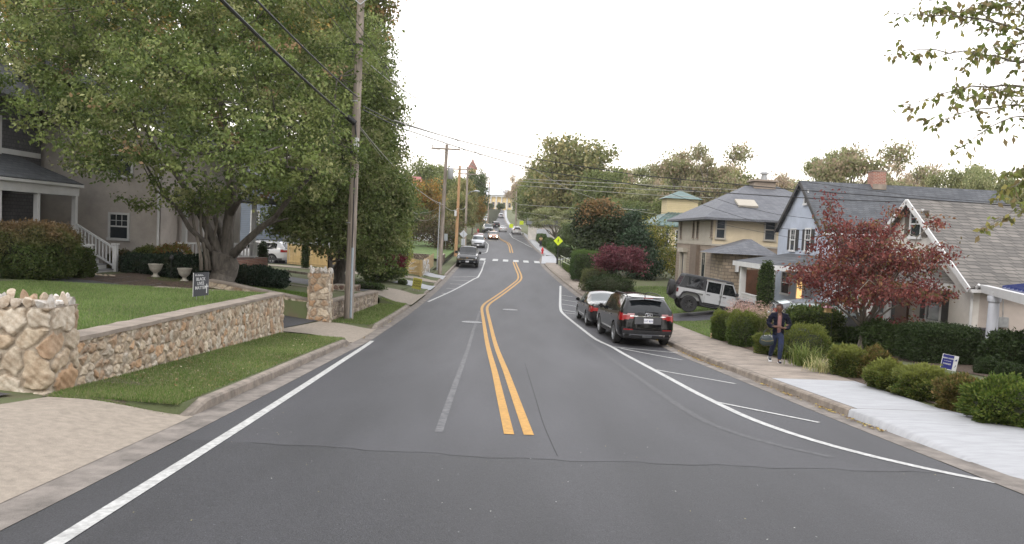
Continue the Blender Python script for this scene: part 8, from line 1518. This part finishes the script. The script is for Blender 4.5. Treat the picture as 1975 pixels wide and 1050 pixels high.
skin_mesh('jeans', [[((0,.005,.98),.14,.12),((0,.005,.88),.14,.12),], [1, ((-.085,.03,.78),.108),((-.10,.10,.50),.088),((-.118,.29,.20),.062),((-.12,.32,.145),.058)], [1, ((.085,-.02,.78),.108),((.07,-.11,.50),.088),((.062,-.10,.18),.062),((.06,-.095,.11),.06)]], K['jeans'], root)
def shoe(par, a, b, m_, sole):
    skin_mesh('shoe', [[(a,.045),((Vector(a)+Vector(b))/2+Vector((0,0,.0)),.045,.040),(b,.036,.03)]], m_, par, 2)
    M = MB(); d = Vector(b)-Vector(a); l = d.length; d.normalize(); sd = d.cross(Vector((0,0,1))).normalized(); up = sd.cross(d); c = (Vector(a)+Vector(b))/2-up*.042; M.obox(c, d*(l/2+.05), sd*.042, up*.014); M.build('shoe_sole', K[sole], par)
    M = MB(); p = Vector(a).lerp(Vector(b), .75)+up*.03
    for k in range(4): M.bar(Vector(a).lerp(Vector(b), .35+.15*k)+up*(.042-.005*k)-sd*.02, Vector(a).lerp(Vector(b), .35+.15*k)+up*(.042-.005*k)+sd*.02, .01, .008)
    M.build('shoe_lace', K['white_trim'], par)
shoe(root, (.06,-.09,.062), (.065,-.26,.055), K['shoe'], 'white_trim'); shoe(root, (-.125,.35,.12), (-.13,.21,.055), K['shoe'], 'white_trim')
# hands, clasped in front: palm, four curled fingers and a thumb each
def hand(par, wrist, cen, side):
    w = Vector(wrist); c = Vector(cen); d = (c-w).normalized(); up = Vector((0,0,1)); s = d.cross(up).normalized()*side; ch = [[(w,.024),(w.lerp(c,.5),.03,.022),(c,.036,.022)]]
    k = 2
    for i in range(4):
        b = c+up*(.026-.0175*i)+d*.012; L = (.030,.034,.032,.026)[i]; ch.append([k, (b+d*.012,.010), (b+d*L,.009), (b+d*(L+.012)-s*.016,.0085), (b+d*(L*.8)-s*.034,.0075)])
    ch.append([1, (w.lerp(c,.6)+up*.028,.011), (w.lerp(c,.9)+up*.046-s*.008,.010), (c+up*.05+d*.012-s*.02,.009)]); return ch
skin_mesh('hand', hand(root, (-.085,-.26,1.085), (-.025,-.285,1.085), 1), K['skin'], root, 1); skin_mesh('hand', hand(root, (.07,-.275,1.055), (.012,-.30,1.065), -1), K['skin'], root, 1)
# bag on the forearm
b_ = root.matrix_world.translation; bag = empty('handbag', tuple(Vector(root.location)+Vector((-.36,-.10,.66))), math.radians(-8), label='dark green soft handbag hanging from the walking person\'s forearm', cat='bag')
bm = bmesh.new(); bmesh.ops.create_uvsphere(bm, u_segments=28, v_segments=18, radius=1)
for v in bm.verts:
    c = v.co; t = (c.z+1)/2; w = .215*(1-.28*t**1.6); q = Vector((math.copysign(abs(c.x)**.7, c.x)*w, math.copysign(abs(c.y)**.8, c.y)*.09*(1-.3*t), math.copysign(abs(c.z)**.75, c.z)*.15)); q.z += .012*math.sin(c.x*7); v.co = q
me = bpy.data.meshes.new('bag_body'); bm.to_mesh(me); bm.free(); link('bag_body', me, K['bagm'], bag, True); M = MB()
for y in (-.05, .05): M.tube([(-.11,y,.10),(-.08,y*.8,.24),(.0,y*.5,.335),(.08,y*.8,.26),(.12,y,.10)], .008, 6)
M.build('handle', K['black_plastic'], bag); M = MB(); M.tube([(-.17,-.085,.02),(-.05,-.098,-.01),(.08,-.098,.0),(.18,-.08,.03)], .004, 5); M.build('zip', mat('brass_zip', (.4,.3,.12), .4, metal=.6), bag)
M = MB(); r_ = random.Random(4)
for k in range(5): M.poly([(-.10+k*.05+r_.uniform(-.01,.01),-.02,.09),(-.05+k*.05,-.02,.09),(-.06+k*.05,-.01,.15+r_.uniform(0,.04)),(-.09+k*.05,-.01,.14)], (0,.02,0))
M.build('tissue', K['white_trim'], bag)
# the far pedestrian
q = G(1042.5, 477, .17); far = empty('person', tuple(q), 0, label='distant person in tan top and dark trousers on the far right footway', cat='person')
skin_mesh('body', [[((0,0,.93),.12,.1),((0,0,1.1),.12,.09),((0,0,1.3),.15,.1),((0,0,1.42),.09),((0,0,1.5),.055),((0,0,1.6),.085),((0,0,1.7),.07)], [2, ((-.2,0,1.38),.06),((-.26,.02,1.12),.05),((-.24,-.08,.88),.04)], [2, ((.2,0,1.38),.06),((.26,.02,1.12),.05),((.25,-.05,.88),.04)], [0, ((-.08,0,.8),.09),((-.09,.02,.45),.06),((-.09,.1,.08),.045),((-.09,-.02,.04),.04)], [0, ((.08,0,.8),.09),((.08,-.08,.45),.06),((.07,-.1,.08),.045),((.07,-.22,.04),.04)]], K['skin'], far, 1)
skin_mesh('vest', [[((0,0,.98),.16,.13),((0,0,1.15),.165,.13),((0,0,1.3),.18,.13),((0,0,1.42),.12,.1)], [2, ((-.2,0,1.36),.075),((-.265,.02,1.14),.065)], [2, ((.2,0,1.36),.075),((.265,.02,1.14),.065)]], K['tancoat'], far, 1)
skin_mesh('trousers', [[((0,0,.95),.14,.12),((0,0,.85),.13,.11)], [1, ((-.09,0,.75),.10),((-.09,.02,.45),.08),((-.09,.09,.12),.07)], [1, ((.09,0,.75),.10),((.08,-.08,.45),.08),((.07,-.1,.12),.07)]], K['shoe'], far, 1)
M = MB(); M.lathe([(.02,1.62),(.095,1.64),(.1,1.7),(.07,1.77),(.01,1.79)], 14); M.build('hair', K['hair'], far, smooth=True)
bag2 = empty('handbag', tuple(q+Vector((-.3,-.05,.75))), 0, label='dark bag at the side of the distant person', cat='bag'); M = MB(); M.box(-.1,.1,-.07,.07,-.16,.16,.04); M.build('bag_body', K['black_plastic'], bag2); M = MB(); M.tube([(-.06,0,.14),(0,0,.34),(.06,0,.14)], .012, 6); M.build('handle', K['black_plastic'], bag2)
# ================================================================== the evening air
m = bpy.data.materials.new('haze'); m.use_nodes = True; t = m.node_tree; t.nodes.clear(); vo = t.nodes.new('ShaderNodeVolumePrincipled'); vo.inputs['Color'].default_value = (1.0, .96, .90, 1); vo.inputs['Density'].default_value = .00022; vo.inputs['Anisotropy'].default_value = .2
oo = t.nodes.new('ShaderNodeOutputMaterial'); t.links.new(vo.outputs[0], oo.inputs['Volume'])
M = MB(); M.box(-720, 720, -420, 1520, -3, 40); o = M.build('haze', m); meta(o, 'thin pale evening haze over the whole street', 'haze', kind='stuff')
print('objects', len(bpy.data.objects), 'tris~', sum(len(o.data.polygons) for o in bpy.data.objects if o.type=='MESH'))
